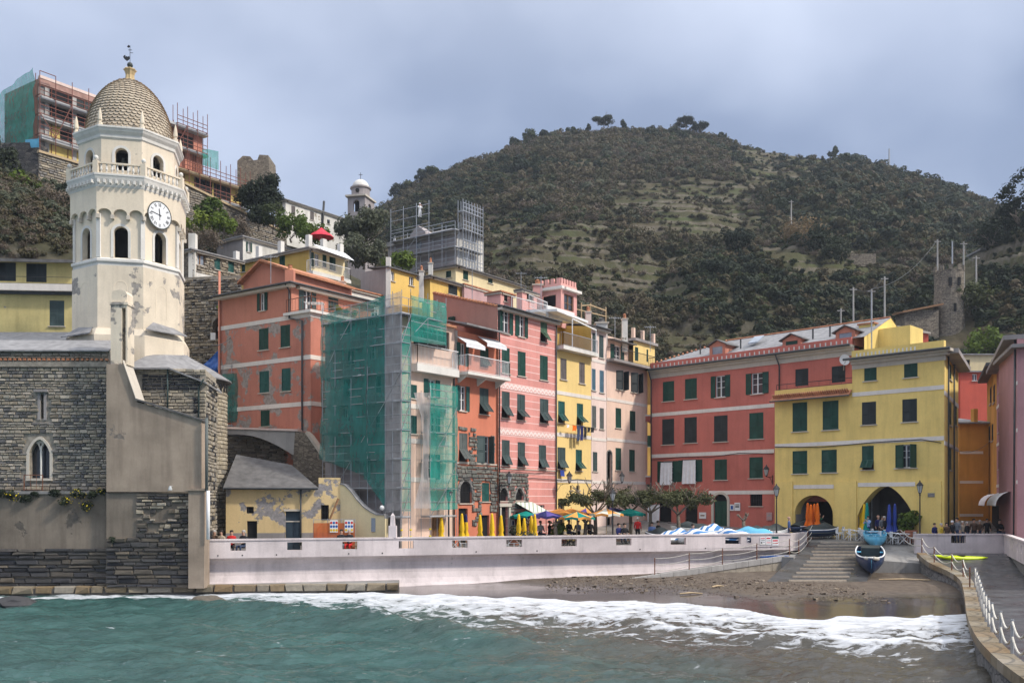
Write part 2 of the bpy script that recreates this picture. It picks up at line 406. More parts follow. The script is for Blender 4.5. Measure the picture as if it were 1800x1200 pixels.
fol('lf_twig',(0.086,0.067,0.051),(0.138,0.109,0.081),(0.184,0.144,0.109))
fol('lf_olive',(0.040,0.048,0.028),(0.085,0.095,0.058),(0.14,0.15,0.10))
fol('lf_dark',(0.012,0.020,0.012),(0.028,0.040,0.022),(0.050,0.062,0.032))
fol('lf_bright',(0.05,0.085,0.012),(0.12,0.17,0.022),(0.20,0.24,0.03))
fol('lf_magnolia',(0.040,0.050,0.021),(0.082,0.088,0.038),(0.17,0.145,0.08))
fol('lf_yellow',(0.50,0.38,0.01),(0.65,0.50,0.02))
fol('lf_reed',(0.16,0.11,0.055),(0.24,0.17,0.09))
# striped cloth
s=NT('stripe_cloth');s._pos=None
tcn=s.n('TexCoord');sp_=s.n('SeparateXYZ');s.l(tcn.outputs['Object'],sp_.inputs[0])
fr=s.math('FRACT',s.math('MULTIPLY',s.math('ADD',sp_.outputs['X'],s.math('MULTIPLY',sp_.outputs['Y'],0.3)),2.4))
s.col(s.mix(s.math('LESS_THAN',fr,0.45),(0.80,0.80,0.82),(0.05,0.20,0.48)));s.set(Roughness=0.8)
s=NT('stripe_awning');tcn=s.n('TexCoord');sp_=s.n('SeparateXYZ');s.l(s.pos(),sp_.inputs[0])
fr=s.math('FRACT',s.math('MULTIPLY',sp_.outputs['X'],3.2))
s.col(s.mix(s.math('LESS_THAN',fr,0.3),(0.74,0.73,0.63),(0.30,0.38,0.30)));s.set(Roughness=0.8)
# frieze with scallops painted on the pink house
s=NT('frieze');sp_=s.n('SeparateXYZ');s.l(s.pos(),sp_.inputs[0])
al=s.math('ADD',s.math('MULTIPLY',sp_.outputs['X'],0.606),s.math('MULTIPLY',sp_.outputs['Y'],0.795))
fx=s.math('SUBTRACT',s.math('FRACT',s.math('MULTIPLY',al,2.0)),0.5)
wv=s.math('ABSOLUTE',s.math('SINE',s.math('MULTIPLY',al,6.2832)))
fz=s.math('FRACT',s.math('MULTIPLY',sp_.outputs['Z'],2.9))
m_=s.math('GREATER_THAN',s.math('ABSOLUTE',s.math('SUBTRACT',fz,s.math('MULTIPLY',wv,0.7))),0.16)
s.col(s.mix(m_,(0.74,0.42,0.38),(0.84,0.70,0.66)));s.set(Roughness=0.9)
# facades
class Fac:
 def __init__(s,A,B):
  s.A=Vector((A[0],A[1]));s.B=Vector((B[0],B[1]));d=s.B-s.A;s.L=d.length;s.u=d.normalized();s.n=Vector((s.u.y,-s.u.x))
  s.ang=math.atan2(s.u.y,s.u.x)
 def t(s,px):
  k=(px-900)/F;return(k*s.A.y-s.A.x)/(s.u.x-k*s.u.y)
 def Y(s,t):return s.A.y+t*s.u.y
 def z(s,t,py):return EYE-(py-HY)/F*s.Y(t)
 def pt(s,t,d,z):return Vector((s.A.x+s.u.x*t+s.n.x*d,s.A.y+s.u.y*t+s.n.y*d,z))
 def off(s,d):return Fac((s.A.x+s.n.x*d,s.A.y+s.n.y*d),(s.B.x+s.n.x*d,s.B.y+s.n.y*d))
 def obox(s,mb,t0,t1,d0,d1,z0,z1,m=None):
  c=s.pt((t0+t1)/2,(d0+d1)/2,(z0+z1)/2)
  mb.ob(c,(s.u.x*(t1-t0)/2,s.u.y*(t1-t0)/2,0),(-s.n.x*(d1-d0)/2,-s.n.y*(d1-d0)/2,0),(0,0,(z1-z0)/2),m)
def holes_wall(mb,fac,t0,t1,z0,z1,holes,depth=0.18,m=None,top=None,back=False):
 """front sheet of a wall with rectangular openings and their reveals; top: (zl, zr) of a sloping or (list of (t,z)) head above z1"""
 hs=[(max(t0,a),min(t1,b),max(z0,c),min(z1,d))for a,b,c,d in holes if b>t0+.01 and a<t1-.01 and d>z0+.01 and c<z1-.01]
 ts=sorted(set([t0,t1]+[h[0]for h in hs]+[h[1]for h in hs]));zs=sorted(set([z0,z1]+[h[2]for h in hs]+[h[3]for h in hs]))
 for i in range(len(ts)-1):
  j=0
  while j<len(zs)-1:
   tc_=(ts[i]+ts[i+1])/2
   def inside(k):
    zc=(zs[k]+zs[k+1])/2
    return any(h[0]<tc_<h[1]and h[2]<zc<h[3]for h in hs)
   if inside(j):j+=1;continue
   k=j
   while k+1<len(zs)-1 and not inside(k+1):k+=1
   q=[fac.pt(ts[i],0,zs[j]),fac.pt(ts[i+1],0,zs[j]),fac.pt(ts[i+1],0,zs[k+1]),fac.pt(ts[i],0,zs[k+1])]
   mb.add(q,[(0,1,2,3)],m)
   if back:mb.add([p-Vector((fac.n.x,fac.n.y,0))*depth for p in q],[(3,2,1,0)],m)
   j=k+1
 for(a,b,c,d)in hs:
  f=[fac.pt(a,0,c),fac.pt(b,0,c),fac.pt(b,0,d),fac.pt(a,0,d)];g=[fac.pt(a,-depth,c),fac.pt(b,-depth,c),fac.pt(b,-depth,d),fac.pt(a,-depth,d)]
  mb.add(f+g,[(0,4,5,1),(1,5,6,2),(2,6,7,3),(3,7,4,0)],m)
 if top:mb.add([fac.pt(t0,0,z1),fac.pt(t1,0,z1)]+[fac.pt(t,0,z)for t,z in reversed(top)],[tuple(range(2+len(top)))],m)
 # unit shutter leaf: x 0..1 (hinge at 0), z 0..1, y -0.5..0.5 ; and flap hung from its top edge
def unit_leaf(z0,z1,nsl,rails):
 mb=MB();w=0.12;h=(z1-z0)
 mb.box(0,w,-.5,.5,z0,z1);mb.box(1-w,1,-.5,.5,z0,z1)
 for r_ in rails:
  c=z0+r_*h;mb.box(w,1-w,-.5,.5,max(z0,c-0.028),min(z1,c+0.028))
 for i in range(nsl):
  c=z0+(i+0.5)/nsl*h;e=h/nsl*0.62
  mb.add([(w,-.32,c-e),(1-w,-.32,c-e),(1-w,.38,c+e*.75),(w,.38,c+e*.75),(w,-.05,c-e*1.05),(1-w,-.05,c-e*1.05)],[(0,1,2,3),(4,3,2,5)])
 me=bpy.data.meshes.new('shutter');me.from_pydata(mb.v,[],mb.f);me.update();return me
_leaf=unit_leaf(0,1,14,(0.028,0.45,0.972));_flap=unit_leaf(-1,0,7,(0.04,0.96));_lup=unit_leaf(0,1,8,(0.04,0.96))
LEAFM={}
def leafmesh(base,mat):
 k=(base.name,mat)
 if k not in LEAFM:
  me=base.copy();me.materials.clear();me.materials.append(M(mat));LEAFM[k]=me
 return LEAFM[k]
CNT={'win':0}
def window(parent,fac,t0,t1,z0,z1,kind='c',sh='sh_green',sill=True,frame='white_paint',depth=0.18,pane='pane',wname='window'):
 """kinds: c closed shutters, s lower flaps pushed out, o leaves folded back on the wall + glazing, a ajar, g glazing only, n nothing but a dark void, b bars"""
 w=t1-t0;h=z1-z0;rz=fac.ang;CNT['win']+=1
 mb=MB();e=0.02
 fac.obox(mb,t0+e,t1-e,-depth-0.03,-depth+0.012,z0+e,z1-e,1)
 if kind in('o','g','a'):
  fw=0.07;d0,d1=-depth+0.013,-depth+0.07
  fac.obox(mb,t0+.005,t0+fw,d0,d1,z0+.005,z1-.005,0);fac.obox(mb,t1-fw,t1-.005,d0,d1,z0+.005,z1-.005,0)
  fac.obox(mb,t0+fw,t1-fw,d0,d1,z1-fw,z1-.005,0);fac.obox(mb,t0+fw,t1-fw,d0,d1,z0+.005,z0+fw,0)
  fac.obox(mb,(t0+t1)/2-.045,(t0+t1)/2+.045,d0,d1+.004,z0+fw,z1-fw,0)
  if h>1.2:fac.obox(mb,t0+fw,t1-fw,d0,d1-.006,z0+h*.45-.02,z0+h*.45+.02,0)
  if h>1.6:fac.obox(mb,t0+fw,t1-fw,d0,d1-.006,z0+h*.73-.015,z0+h*.73+.015,0)
 if kind=='b':
  n=max(2,int(w/0.16))
  for i in range(n):
   t=t0+(i+.5)/n*w;fac.obox(mb,t-.012,t+.012,-depth+.05,-depth+.075,z0,z1,0)
  fac.obox(mb,t0,t1,-depth+.04,-depth+.05,z0+h*.5-.012,z0+h*.5+.012,0);frame='iron'
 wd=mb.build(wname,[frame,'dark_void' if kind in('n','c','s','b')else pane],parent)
 if sill:
  sb=MB();fac.obox(sb,t0-.10,t1+.10,-.02,.10,z0-.07,z0-.004);sb.build('sill','cornice_stone',wd)
 th=0.045;lf=leafmesh(_leaf,sh)
 if kind=='c':
  inst('shutter',lf,wd,fac.pt(t0+.012,-.03,z0+.01),(0,0,rz),(w/2-.014,th,h-.02))
  inst('shutter',lf,wd,fac.pt(t1-.012,-.03,z0+.01),(0,0,rz+math.pi),(w/2-.014,th,h-.02))
 elif kind=='s':
  zz=z0+h*random.uniform(.38,.44);lu=leafmesh(_lup,sh);fl=leafmesh(_flap,sh)
  for a,r_ in((t0+.012,rz),(t1-.012,rz+math.pi)):
   inst('shutter',lu,wd,fac.pt(a,-.03,zz),(0,0,r_),(w/2-.014,th,z1-zz-.01))
  a1=R(random.uniform(28,46));a2=a1 if random.random()<.5 else R(random.uniform(15,50))
  inst('shutter_flap',fl,wd,fac.pt(t0+.012,-.01,zz),(-a1,0,rz),(w/2-.014,th,zz-z0))
  inst('shutter_flap',fl,wd,fac.pt((t0+t1)/2+.002,-.01,zz),(-a2,0,rz),(w/2-.014,th,zz-z0))
 elif kind=='o':
  inst('shutter',lf,wd,fac.pt(t0,.05,z0),(0,0,rz+math.pi-R(4)),(w*.5,th,h))
  inst('shutter',lf,wd,fac.pt(t1,.05,z0),(0,0,rz+R(4)),(w*.5,th,h))
 elif kind=='a':
  inst('shutter',lf,wd,fac.pt(t0+.012,0,z0+.01),(0,0,rz-R(random.uniform(15,35))),(w/2-.014,th,h-.02))
  inst('shutter',lf,wd,fac.pt(t1-.012,0,z0+.01),(0,0,rz+math.pi+R(random.uniform(60,80))),(w/2-.014,th,h-.02))
 return wd
def winpx(fac,x0,x1,y0,y1):
 t0,t1=fac.t(x0),fac.t(x1);tm=(t0+t1)/2;return(t0,t1,fac.z(tm,y1),fac.z(tm,y0))
def band(parent,fac,t0,t1,z,h,mat='pl_band',d=0.03,name='band'):
 mb=MB();fac.obox(mb,t0,t1,-.02,d,z-h/2,z+h/2);return mb.build(name,mat,parent)
def pipe(parent,pts,r=0.05,mat='gutter',name='drainpipe',n=6):
 mb=MB();mb.tube(pts,r,n);return mb.build(name,mat,parent,smooth=True)
def railing(parent,pts,h,mat='iron',step=0.12,r=0.009,name='railing',base=0.06,post=0.02,mid=False):
 """railing along a 3-d polyline of floor points: rail, then each baluster joined as one part when they are too thin to pick apart"""
 mb=MB();pts=[Vector(p)for p in pts]
 for a,b in zip(pts,pts[1:]):
  up=Vector((0,0,1));L=(b-a).length
  mb.bar(a+up*h,b+up*h,0.045);mb.bar(a+up*base,b+up*base,0.03)
  if mid:mb.bar(a+up*h*.5,b+up*h*.5,0.025)
  n=max(1,int(L/step))
  for i in range(n+1):
   p=a.lerp(b,i/n);mb.bar(p+up*base,p+up*(h-.02),r*2)
  mb.bar(a,a+up*h,post*2);mb.bar(b,b+up*h,post*2)
 return mb.build(name,mat,parent)
 # stones: chamfered unit block, front face at y=-0.5 ; shared mesh data
def unit_stone(seed):
 rd=random.Random(seed);j=lambda a:a+rd.uniform(-.05,.05)
 v=[(j(-.5),.5,j(-.5)),(j(.5),.5,j(-.5)),(j(.5),.5,j(.5)),(j(-.5),.5,j(.5))]
 v+=[(x,-.15+rd.uniform(-.1,.1),z)for x,_,z in v]
 v+=[(x*.86+rd.uniform(-.03,.03),-.5+rd.uniform(-.12,.12),z*.78+rd.uniform(-.03,.03))for x,_,z in v[:4]]
 f=[(4,5,1,0),(5,6,2,1),(6,7,3,2),(7,4,0,3),(8,9,5,4),(9,10,6,5),(10,11,7,6),(11,8,4,7),(8,11,10,9)]
 f=[tuple(reversed(q))for q in f[:8]]+[(8,9,10,11)]
 return v,f
USTONES=[unit_stone(i)for i in range(6)]
SMESH={}
def smesh(i,mat):
 if(i,mat)not in SMESH:
  me=bpy.data.meshes.new('stone');me.from_pydata(USTONES[i][0],[],USTONES[i][1]);me.materials.append(M(mat));me.update();SMESH[(i,mat)]=me
 return SMESH[(i,mat)]
def stones(parent,fac,t0,t1,z0,z1,w,h,mats,limit=120,name='stone',keep=None,joint=0.02,proud=0.05,stuffmat=None,seed=1,drop=0.0):
 """random courses of single stones on a facade; the largest `limit` are objects, the rest one joined part"""
 rd=random.Random(seed);L=[];z=z0
 while z<z1-h*.3:
  hh=min(h*rd.uniform(.65,1.4),z1-z);t=t0+rd.uniform(-w,0)
  while t<t1:
   ww=w*rd.uniform(.5,1.7);a,b=max(t,t0),min(t+ww,t1)
   if b-a>w*.25 and rd.random()>=drop:
    tc_,zc=(a+b)/2,z+hh/2+rd.uniform(-.1,.1)*hh
    if keep is None or keep(tc_,zc):L.append((a,b,zc-hh*.5*rd.uniform(.8,1),zc+hh*.5*rd.uniform(.8,1)))
   t+=ww
  z+=hh
 L.sort(key=lambda q:-(q[1]-q[0])*(q[3]-q[2]))
 for i,(a,b,c,d)in enumerate(L[:limit]):
  inst(name,smesh(rd.randrange(6),rd.choice(mats)),parent,fac.pt((a+b)/2,rd.uniform(0,proud*.6),(c+d)/2),(0,0,fac.ang),(b-a-joint,0.14+proud*2*rd.random(),d-c-joint))
 if L[limit:]:
  mb=MB()
  for(a,b,c,d)in L[limit:]:
   v,f=USTONES[rd.randrange(6)];sx,sy,sz=b-a-joint,0.14+proud*2*rd.random(),d-c-joint;dd=rd.uniform(0,proud*.6)
   mb.add([fac.pt((a+b)/2+p[0]*sx,dd-p[1]*sy,(c+d)/2+p[2]*sz)for p in v],f,rd.randrange(max(1,len(stuffmat or mats))))
  o=mb.build('small_stones',stuffmat or mats,parent);o['kind']='stuff'
# terrain
def interp(tab,x):
 if x<=tab[0][0]:return tab[0][1]
 for(a,b),(c,d)in zip(tab,tab[1:]):
  if x<=c:return b+(d-b)*(x-a)/(c-a)
 return tab[-1][1]
RU=Vector((0.606,0.795));RN=Vector((-0.795,0.606));R0=Vector((PX(705,58.9),58.9))
RIDGE=[(-400,470),(200,430),(560,420),(670,368),(720,338),(760,312),(820,290),(880,272),(920,252),(960,243),(1050,231),(1150,229),(1210,232),(1300,254),(1370,268),(1450,278),(1520,292),(1600,312),(1680,342),(1740,364),(1800,380),(2000,420),(2400,470)]
SPUR=[(850,900),(1000,640),(1060,560),(1150,505),(1250,462),(1300,442),(1400,430),(1480,446),(1540,476),(1620,505),(1750,520),(2100,520)]
NEAR=[(1380,900),(1460,610),(1520,572),(1600,520),(1640,490),(1700,455),(1760,400),(1800,375),(1900,330),(2200,300)]
def fb(x,y,s,o=4):return mnoise.fractal(Vector((x/s,y/s,1.7)),0.9,2.1,o)
def z_left(X,Y):
 q=Vector((X,Y))-R0;d=q.dot(RN);s_=q.dot(RU)
 z=interp([(-5,1.0),(4,1.2),(10,6),(20,12),(30,22),(36,27),(44,32),(60,40),(78,45.5),(100,46),(160,36)],d)
 z=1+(z-1)*smooth(63,78,Y)*(1-smooth(46,66,s_)*0.9)
 z*=1-0.22*smooth(0,-25,s_)*smooth(70,40,d)
 return z
def z_main(X,Y):
 a=X/Y;px=900+a*F;Yr=330+14*math.sin(px/160)
 S=(HY-interp(RIDGE,px))/F
 zr=EYE+Yr*S
 u=(Y-100)/(Yr-100)
 if u<=0:return 1.0+9*smooth(88,100,Y)
 if u<=1:
  b=u**0.92;rel=(1-u)*min(1,u*5)
  return 10+(zr-10)*b+rel*(9*fb(X,Y,90)+5*fb(X+50,Y,35))-rel*14*smooth(60,0,abs(X-(30+0.10*(Y-120))))*0.5
 return zr-(Y-Yr)*0.35
def z_spur(X,Y):
 px=900+X/Y*F;Yc=185+8*math.sin(px/70);zc=EYE+Yc*(HY-interp(SPUR,px))/F
 if Y<=Yc:return 1+(zc-1)*smooth(95,Yc,Y)**0.9+2.5*fb(X,Y,30)*smooth(95,130,Y)*smooth(Yc,Yc-20,Y)
 return zc-(Y-Yc)*0.5
def z_near(X,Y):
 px=900+X/Y*F;Yc=150.0;zc=EYE+Yc*(HY-interp(NEAR,px))/F
 if Y<=Yc:return 1+(zc-1)*smooth(84,Yc+6,Y)/smooth(84,Yc+6,Yc)+2.0*fb(X+9,Y,22)*smooth(90,115,Y)*smooth(Yc,Yc-15,Y)
 return zc-(Y-Yc)*0.6
 # terraces: photo-region boxes translated to ground by azimuth and distance
def terr_amt(X,Y,z):
 px=900+X/Y*F;py=HY-(z-EYE)/Y*F;t=0
 for(x0,x1,y0,y1)in((1080,1330,318,410),(860,1080,375,470),(1300,1460,258,330),(1165,1330,575,660),(1290,1560,428,480),(1700,1850,420,470),(1040,1200,455,520)):
  t=max(t,smooth(x0-25,x0+15,px)*smooth(x1+25,x1-15,px)*smooth(y0-12,y0+5,py)*smooth(y1+12,y1-5,py))
 return t*smooth(-0.45,-0.1,fb(X,Y,24,3)+0.12)
def ground_raw(X,Y):
 return max(z_left(X,Y),z_main(X,Y),z_spur(X,Y)if X>-20 else-9,z_near(X,Y)if X>20 else-9)
TERR={}
def ground(X,Y):
 z=ground_raw(X,Y)
 if X>38 and Y<150:
  pass
 t=terr_amt(X,Y,z)
 if t>0.02:
  st=1.5 if Y<130 else 3.0;k=math.floor(z/st);f=z/st-k;zq=(k+smooth(0.74,1.0,f))*st;z=z+(zq-z)*t
 return z
NA,NY=430,290
az=np.linspace(-0.80,0.80,NA)
ys=66*np.exp(np.linspace(0,math.log(520/66),NY))
vs=[];
for j in range(NY):
 Y=float(ys[j])
 for i in range(NA):
  X=float(az[i])*Y;vs.append((X,Y,ground(X,Y)))
fs=[(j*NA+i,j*NA+i+1,(j+1)*NA+i+1,(j+1)*NA+i)for j in range(NY-1)for i in range(NA-1)]
s=NT('hill_ground')
g1=s.noise(0.05,6,0.6);g2=s.noise(0.5,5,0.65)
colr=s.ramp(g1,[(0.3,(0.045,0.044,0.026)),(0.5,(0.070,0.064,0.038)),(0.62,(0.095,0.076,0.048)),(0.75,(0.06,0.07,0.030))])
colr=s.mix(0.7,colr,s.ramp(g2,[(0.3,0.55),(0.7,1.25)]),'MULTIPLY')
geo=s.n('NewGeometry');sx=s.n('SeparateXYZ');s.l(geo.outputs['Normal'],sx.inputs[0])
wallm=s.ramp(sx.outputs['Z'],[(0.50,1.0),(0.68,0.0)])
wallc=s.ramp(s.noise(1.2,5),[(0.3,(0.075,0.066,0.052)),(0.7,(0.165,0.142,0.112))])
grass=s.ramp(sx.outputs['Z'],[(0.90,0.0),(0.97,1.0)])
gcol=s.ramp(s.noise(0.09,4),[(0.35,(0.072,0.060,0.037)),(0.55,(0.058,0.062,0.027)),(0.72,(0.066,0.085,0.028))])
tat=s.n('Attribute');tat.attribute_name='terrace';gz=s.n('SeparateXYZ');s.l(s.pos(),gz.inputs[0])
tw_=s.math('FRACT',s.math('DIVIDE',s.math('ADD',gz.outputs['Z'],s.math('MULTIPLY',s.noise(0.08,3),2.5)),2.3));tm_w=s.math('MULTIPLY',s.ramp(tw_,[(0.62,0.0),(0.68,1.0)]),tat.outputs['Fac'])
colr=s.mix(s.math('MULTIPLY',tat.outputs['Fac'],0.7),colr,gcol);colr=s.mix(s.math('MULTIPLY',tm_w,0.75),colr,wallc);colr=s.mix(s.math('MULTIPLY',wallm,0.8),colr,wallc)
s.col(colr);s.set(Roughness=0.95);s.b.inputs['Specular IOR Level'].default_value=0.1;s.bump(g2,0.6,0.5)
me=bpy.data.meshes.new('hillside');me.from_pydata(vs,[],fs);me.materials.append(M('hill_ground'));ta_=me.attributes.new('terrace','FLOAT','POINT');ta_.data.foreach_set('value',[terr_amt(v[0],v[1],v[2])if v[1]>90 and v[0]>-30 else 0.0 for v in vs]);me.polygons.foreach_set('use_smooth',[True]*len(me.polygons));me.update()
hill=bpy.data.objects.new('hillside',me);COL.objects.link(hill);tag(hill,'tall scrub covered hillside with stone terraces behind the village',None,kind='structure')
# leaf clump prototypes (kept out of the scene; drawn through geometry nodes)
def leafball(mb,rd,c,r,n,ls,squash=0.8,m=None,shell=0.55):
 c=Vector(c)
 for _ in range(n):
  d=Vector((rd.gauss(0,1),rd.gauss(0,1),rd.gauss(0,1))).normalized();rr=r*(shell+(1-shell)*rd.random()**0.6)
  p=c+Vector((d.x*rr,d.y*rr,d.z*rr*squash));nn=(d+Vector((rd.uniform(-.7,.7),rd.uniform(-.7,.7),rd.uniform(-.4,.9)))).normalized()
  x=nn.orthogonal().normalized();y=nn.cross(x);a=rd.uniform(0,6.28);u=x*math.cos(a)+y*math.sin(a);w=nn.cross(u);l=ls*rd.uniform(.6,1.4)
  mb.add([p-u*l,p-w*l*.55,p+u*l,p+w*l*.55],[(0,1,2,3)],m)
def proto_bush(seed,nb,nl,ls,spread=0.75,tall=0.7):
 rd=random.Random(seed);mb=MB()
 for i in range(nb):
  a=rd.uniform(0,6.28);q=rd.uniform(0,spread);leafball(mb,rd,(q*math.cos(a),q*math.sin(a),rd.uniform(.15,tall)),rd.uniform(.28,.52),nl,ls)
 return mb
def mk_mesh(name,mb,mat):
 me=bpy.data.meshes.new(name);me.from_pydata([tuple(v)for v in mb.v],[],mb.f)
 for m in(mat if isinstance(mat,(list,tuple))else[mat]):me.materials.append(M(m))
 if isinstance(mat,(list,tuple))and len(mat)>1:me.polygons.foreach_set('material_index',mb.m)
 me.update();return me
pc=bpy.data.collections.new('scrub_kinds')
for i,mt in enumerate(('lf_hill','lf_hill','lf_hillgreen','lf_twig','lf_olive','lf_dark')):
 mb=proto_bush(40+i,8,34,0.15 if mt!='lf_twig' else 0.10,0.7,0.75)
 pc.objects.link(bpy.data.objects.new('scrub_kind',mk_mesh('scrub_kind',mb,mt)))
def scatter(name,label,pts,scales,kinds,coll,kind='stuff'):
 me=bpy.data.meshes.new(name);me.from_pydata(pts,[],[])
 a=me.attributes.new('size','FLOAT','POINT');a.data.foreach_set('value',scales)
 a=me.attributes.new('which','INT','POINT');a.data.foreach_set('value',kinds)
 a=me.attributes.new('turn','FLOAT','POINT');a.data.foreach_set('value',[random.uniform(0,6.28)for _ in pts])
 ob=bpy.data.objects.new(name,me);COL.objects.link(ob);tag(ob,label,None,kind=kind)
 g=bpy.data.node_groups.new(name,'GeometryNodeTree')
 g.interface.new_socket('Geometry',in_out='INPUT',socket_type='NodeSocketGeometry');g.interface.new_socket('Geometry',in_out='OUTPUT',socket_type='NodeSocketGeometry')
 N=lambda t:g.nodes.new(t)
 gi,go=N('NodeGroupInput'),N('NodeGroupOutput');ci=N('GeometryNodeCollectionInfo');ci.inputs['Collection'].default_value=coll;ci.inputs['Separate Children'].default_value=True;ci.inputs['Reset Children'].default_value=True
 ip=N('GeometryNodeInstanceOnPoints');ip.inputs['Pick Instance'].default_value=True
 def attr(nm,dt):
  n=N('GeometryNodeInputNamedAttribute');n.data_type=dt;n.inputs['Name'].default_value=nm;return n.outputs['Attribute']
 cx=N('ShaderNodeCombineXYZ');g.links.new(attr('turn','FLOAT'),cx.inputs['Z'])
 g.links.new(gi.outputs[0],ip.inputs['Points']);g.links.new(ci.outputs[0],ip.inputs['Instance']);g.links.new(attr('which','INT'),ip.inputs['Instance Index'])
 g.links.new(cx.outputs[0],ip.inputs['Rotation']);g.links.new(attr('size','FLOAT'),ip.inputs['Scale']);g.links.new(ip.outputs[0],go.inputs[0])
 md=ob.modifiers.new('scatter','NODES');md.node_group=g
 return ob
rd=random.Random(11);pts=[];scl=[];kin=[]
def rowd(X,Y):
 q=Vector((X,Y))-R0;return q.dot(RN),q.dot(RU)
while len(pts)<20000:
 a=rd.uniform(-0.62,0.62);Y=92*math.exp(rd.random()**0.9*math.log(345/92));X=a*Y;px=900+a*F
 if px<640:continue
 z=ground(X,Y);py=HY-(z-EYE)/Y*F
 d,s_=rowd(X,Y)
 if d>-2 and s_<62 and Y<150 and d<75:continue
 if X>15 and Y<112-0.0*X and px<1480:
  if Y<104:continue
 if px>1480 and Y<100:continue
 t=terr_amt(X,Y,ground_raw(X,Y))
 if rd.random()<t*0.08:continue
 if 1640<px<1720 and 440<py<620 and 120<Y<150:continue
 n_=fb(X,Y,40,3)
 if rd.random()<0.25*smooth(0.1,0.5,n_):continue
 sc_=rd.uniform(0.75,1.0)*rd.choice((1,1,1,1.4,2.0))*(1-0.5*t)*(0.55+0.45*min(1.0,(Y-60)/180))
 w_=fb(X+200,Y,55,3);r_=rd.random()
 if w_>0.15:k=3 if r_<.25 else(0 if r_<.6 else(4 if r_<.8 else 1))
 elif w_<-0.2:k=5 if r_<.35 else(2 if r_<.8 else 0)
 else:k=1 if r_<.4 else(2 if r_<.6 else(0 if r_<.85 else 3))
 if 1350<px<1760 and 280<py<470 and Y>190:sc_*=1.45;k=5 if r_<.3 else(2 if r_<.65 else 0)
 pts.append((X,Y,z-0.25*sc_));scl.append(sc_*1.5);kin.append(k)
while len(pts)<20700:
 px=rd.uniform(-80,330);Y=rd.uniform(73,92);X=PX(px,Y);z=ground(X,Y)
 if HY-(z-EYE)/Y*F>455 or(px>300 and Y<84):continue
 pts.append((X,Y,z-.15));scl.append(rd.uniform(.4,.9));kin.append(rd.choice((3,3,0,1,4)))
while len(pts)<22800:
 px=rd.uniform(-60,560);Y=rd.uniform(82,118);X=PX(px,Y);d,s_=rowd(X,Y);z=ground(X,Y);py=HY-(z-EYE)/Y*F
 if d<34 or(px>330 and Y<96)or(px>60 and Y>101 and px<440 and py<330)or py<250:continue
 k=rd.choice((3,3,0,1,2,4));pts.append((X,Y,z-.2));scl.append(rd.uniform(.5,1.3));kin.append(k)
scatter('hill_scrub','mass of dark winter scrub covering the hillside',pts,scl,kin,pc)
# piazza and sea wall
WA=Vector((PX(355,53.4),53.4));WB=Vector((PX(1390,63.7),63.7));WALL=Fac(WA,WB)
PIA=2.25;PTOP=3.25
def pz(Y):return PIA+max(0.0,Y-62)*0.065
LRED0=Vector((PX(1145,84.0),84.0))
mb=MB()
pxs=[-22+i*0.5 for i in range(165)];pyf=lambda X:interp([(-24,WA.y-1.4),(WB.x,WB.y-.05),(WB.x+.6,65.6),(PX(1425,66),66),(29.3,66),(29.6,62.6),(60,62.6)],X)
pvs=[(X,lerp(pyf(X),112,(j/20)**1.6),pz(lerp(pyf(X),112,(j/20)**1.6)))for j in range(21)for X in pxs];mb.add(pvs,[(j*165+i,j*165+i+1,(j+1)*165+i+1,(j+1)*165+i)for j in range(20)for i in range(164)])
sq=NT('piazza_paving');bt=sq.n('TexBrick');sq.l(sq.pos(),bt.inputs['Vector']);bt.inputs['Scale'].default_value=1.6;bt.inputs['Color1'].default_value=(0.17,0.165,0.16,1);bt.inputs['Color2'].default_value=(0.24,0.23,0.22,1);bt.inputs['Mortar'].default_value=(0.09,0.085,0.08,1);bt.inputs['Mortar Size'].default_value=0.012
cc=sq.mix(0.6,bt.outputs['Color'],sq.ramp(sq.noise(0.5,4),[(0.3,0.6),(0.7,1.2)]),'MULTIPLY');sq.col(cc);sq.set(Roughness=sq.ramp(sq.noise(0.4,3),[(0.35,0.22),(0.65,0.6)]))
o=mb.build('piazza','piazza_paving');tag(o,kind='structure')
sw=thing('sea_wall','long pale pink sea wall with square openings along the piazza','sea wall',(WA.x,WA.y,0))
holes=[]
ops=[(405,432),(505,531),(602,628),(701,727),(795,822),(890,918),(987,1014),(1083,1110),(1179,1206),(1275,1302)]
for a,b in ops:
 t0,t1=WALL.t(a),WALL.t(b);holes.append((t0,t1,2.55,3.02))
mb=MB();holes_wall(mb,WALL,0,WALL.L,2.12,PTOP-.10,holes,0.28,back=True);
for tt in(0,WALL.L):
 mb.add([WALL.pt(tt,0,2.12),WALL.pt(tt,-.28,2.12),WALL.pt(tt,-.28,PTOP-.1),WALL.pt(tt,0,PTOP-.1)],[(0,1,2,3)])
mb.build('parapet','pl_seawall',sw)
mb=MB();WALL.obox(mb,-.02,WALL.L+.02,-.33,.05,PTOP-.10,PTOP);mb.build('coping','pl_seawall',sw)
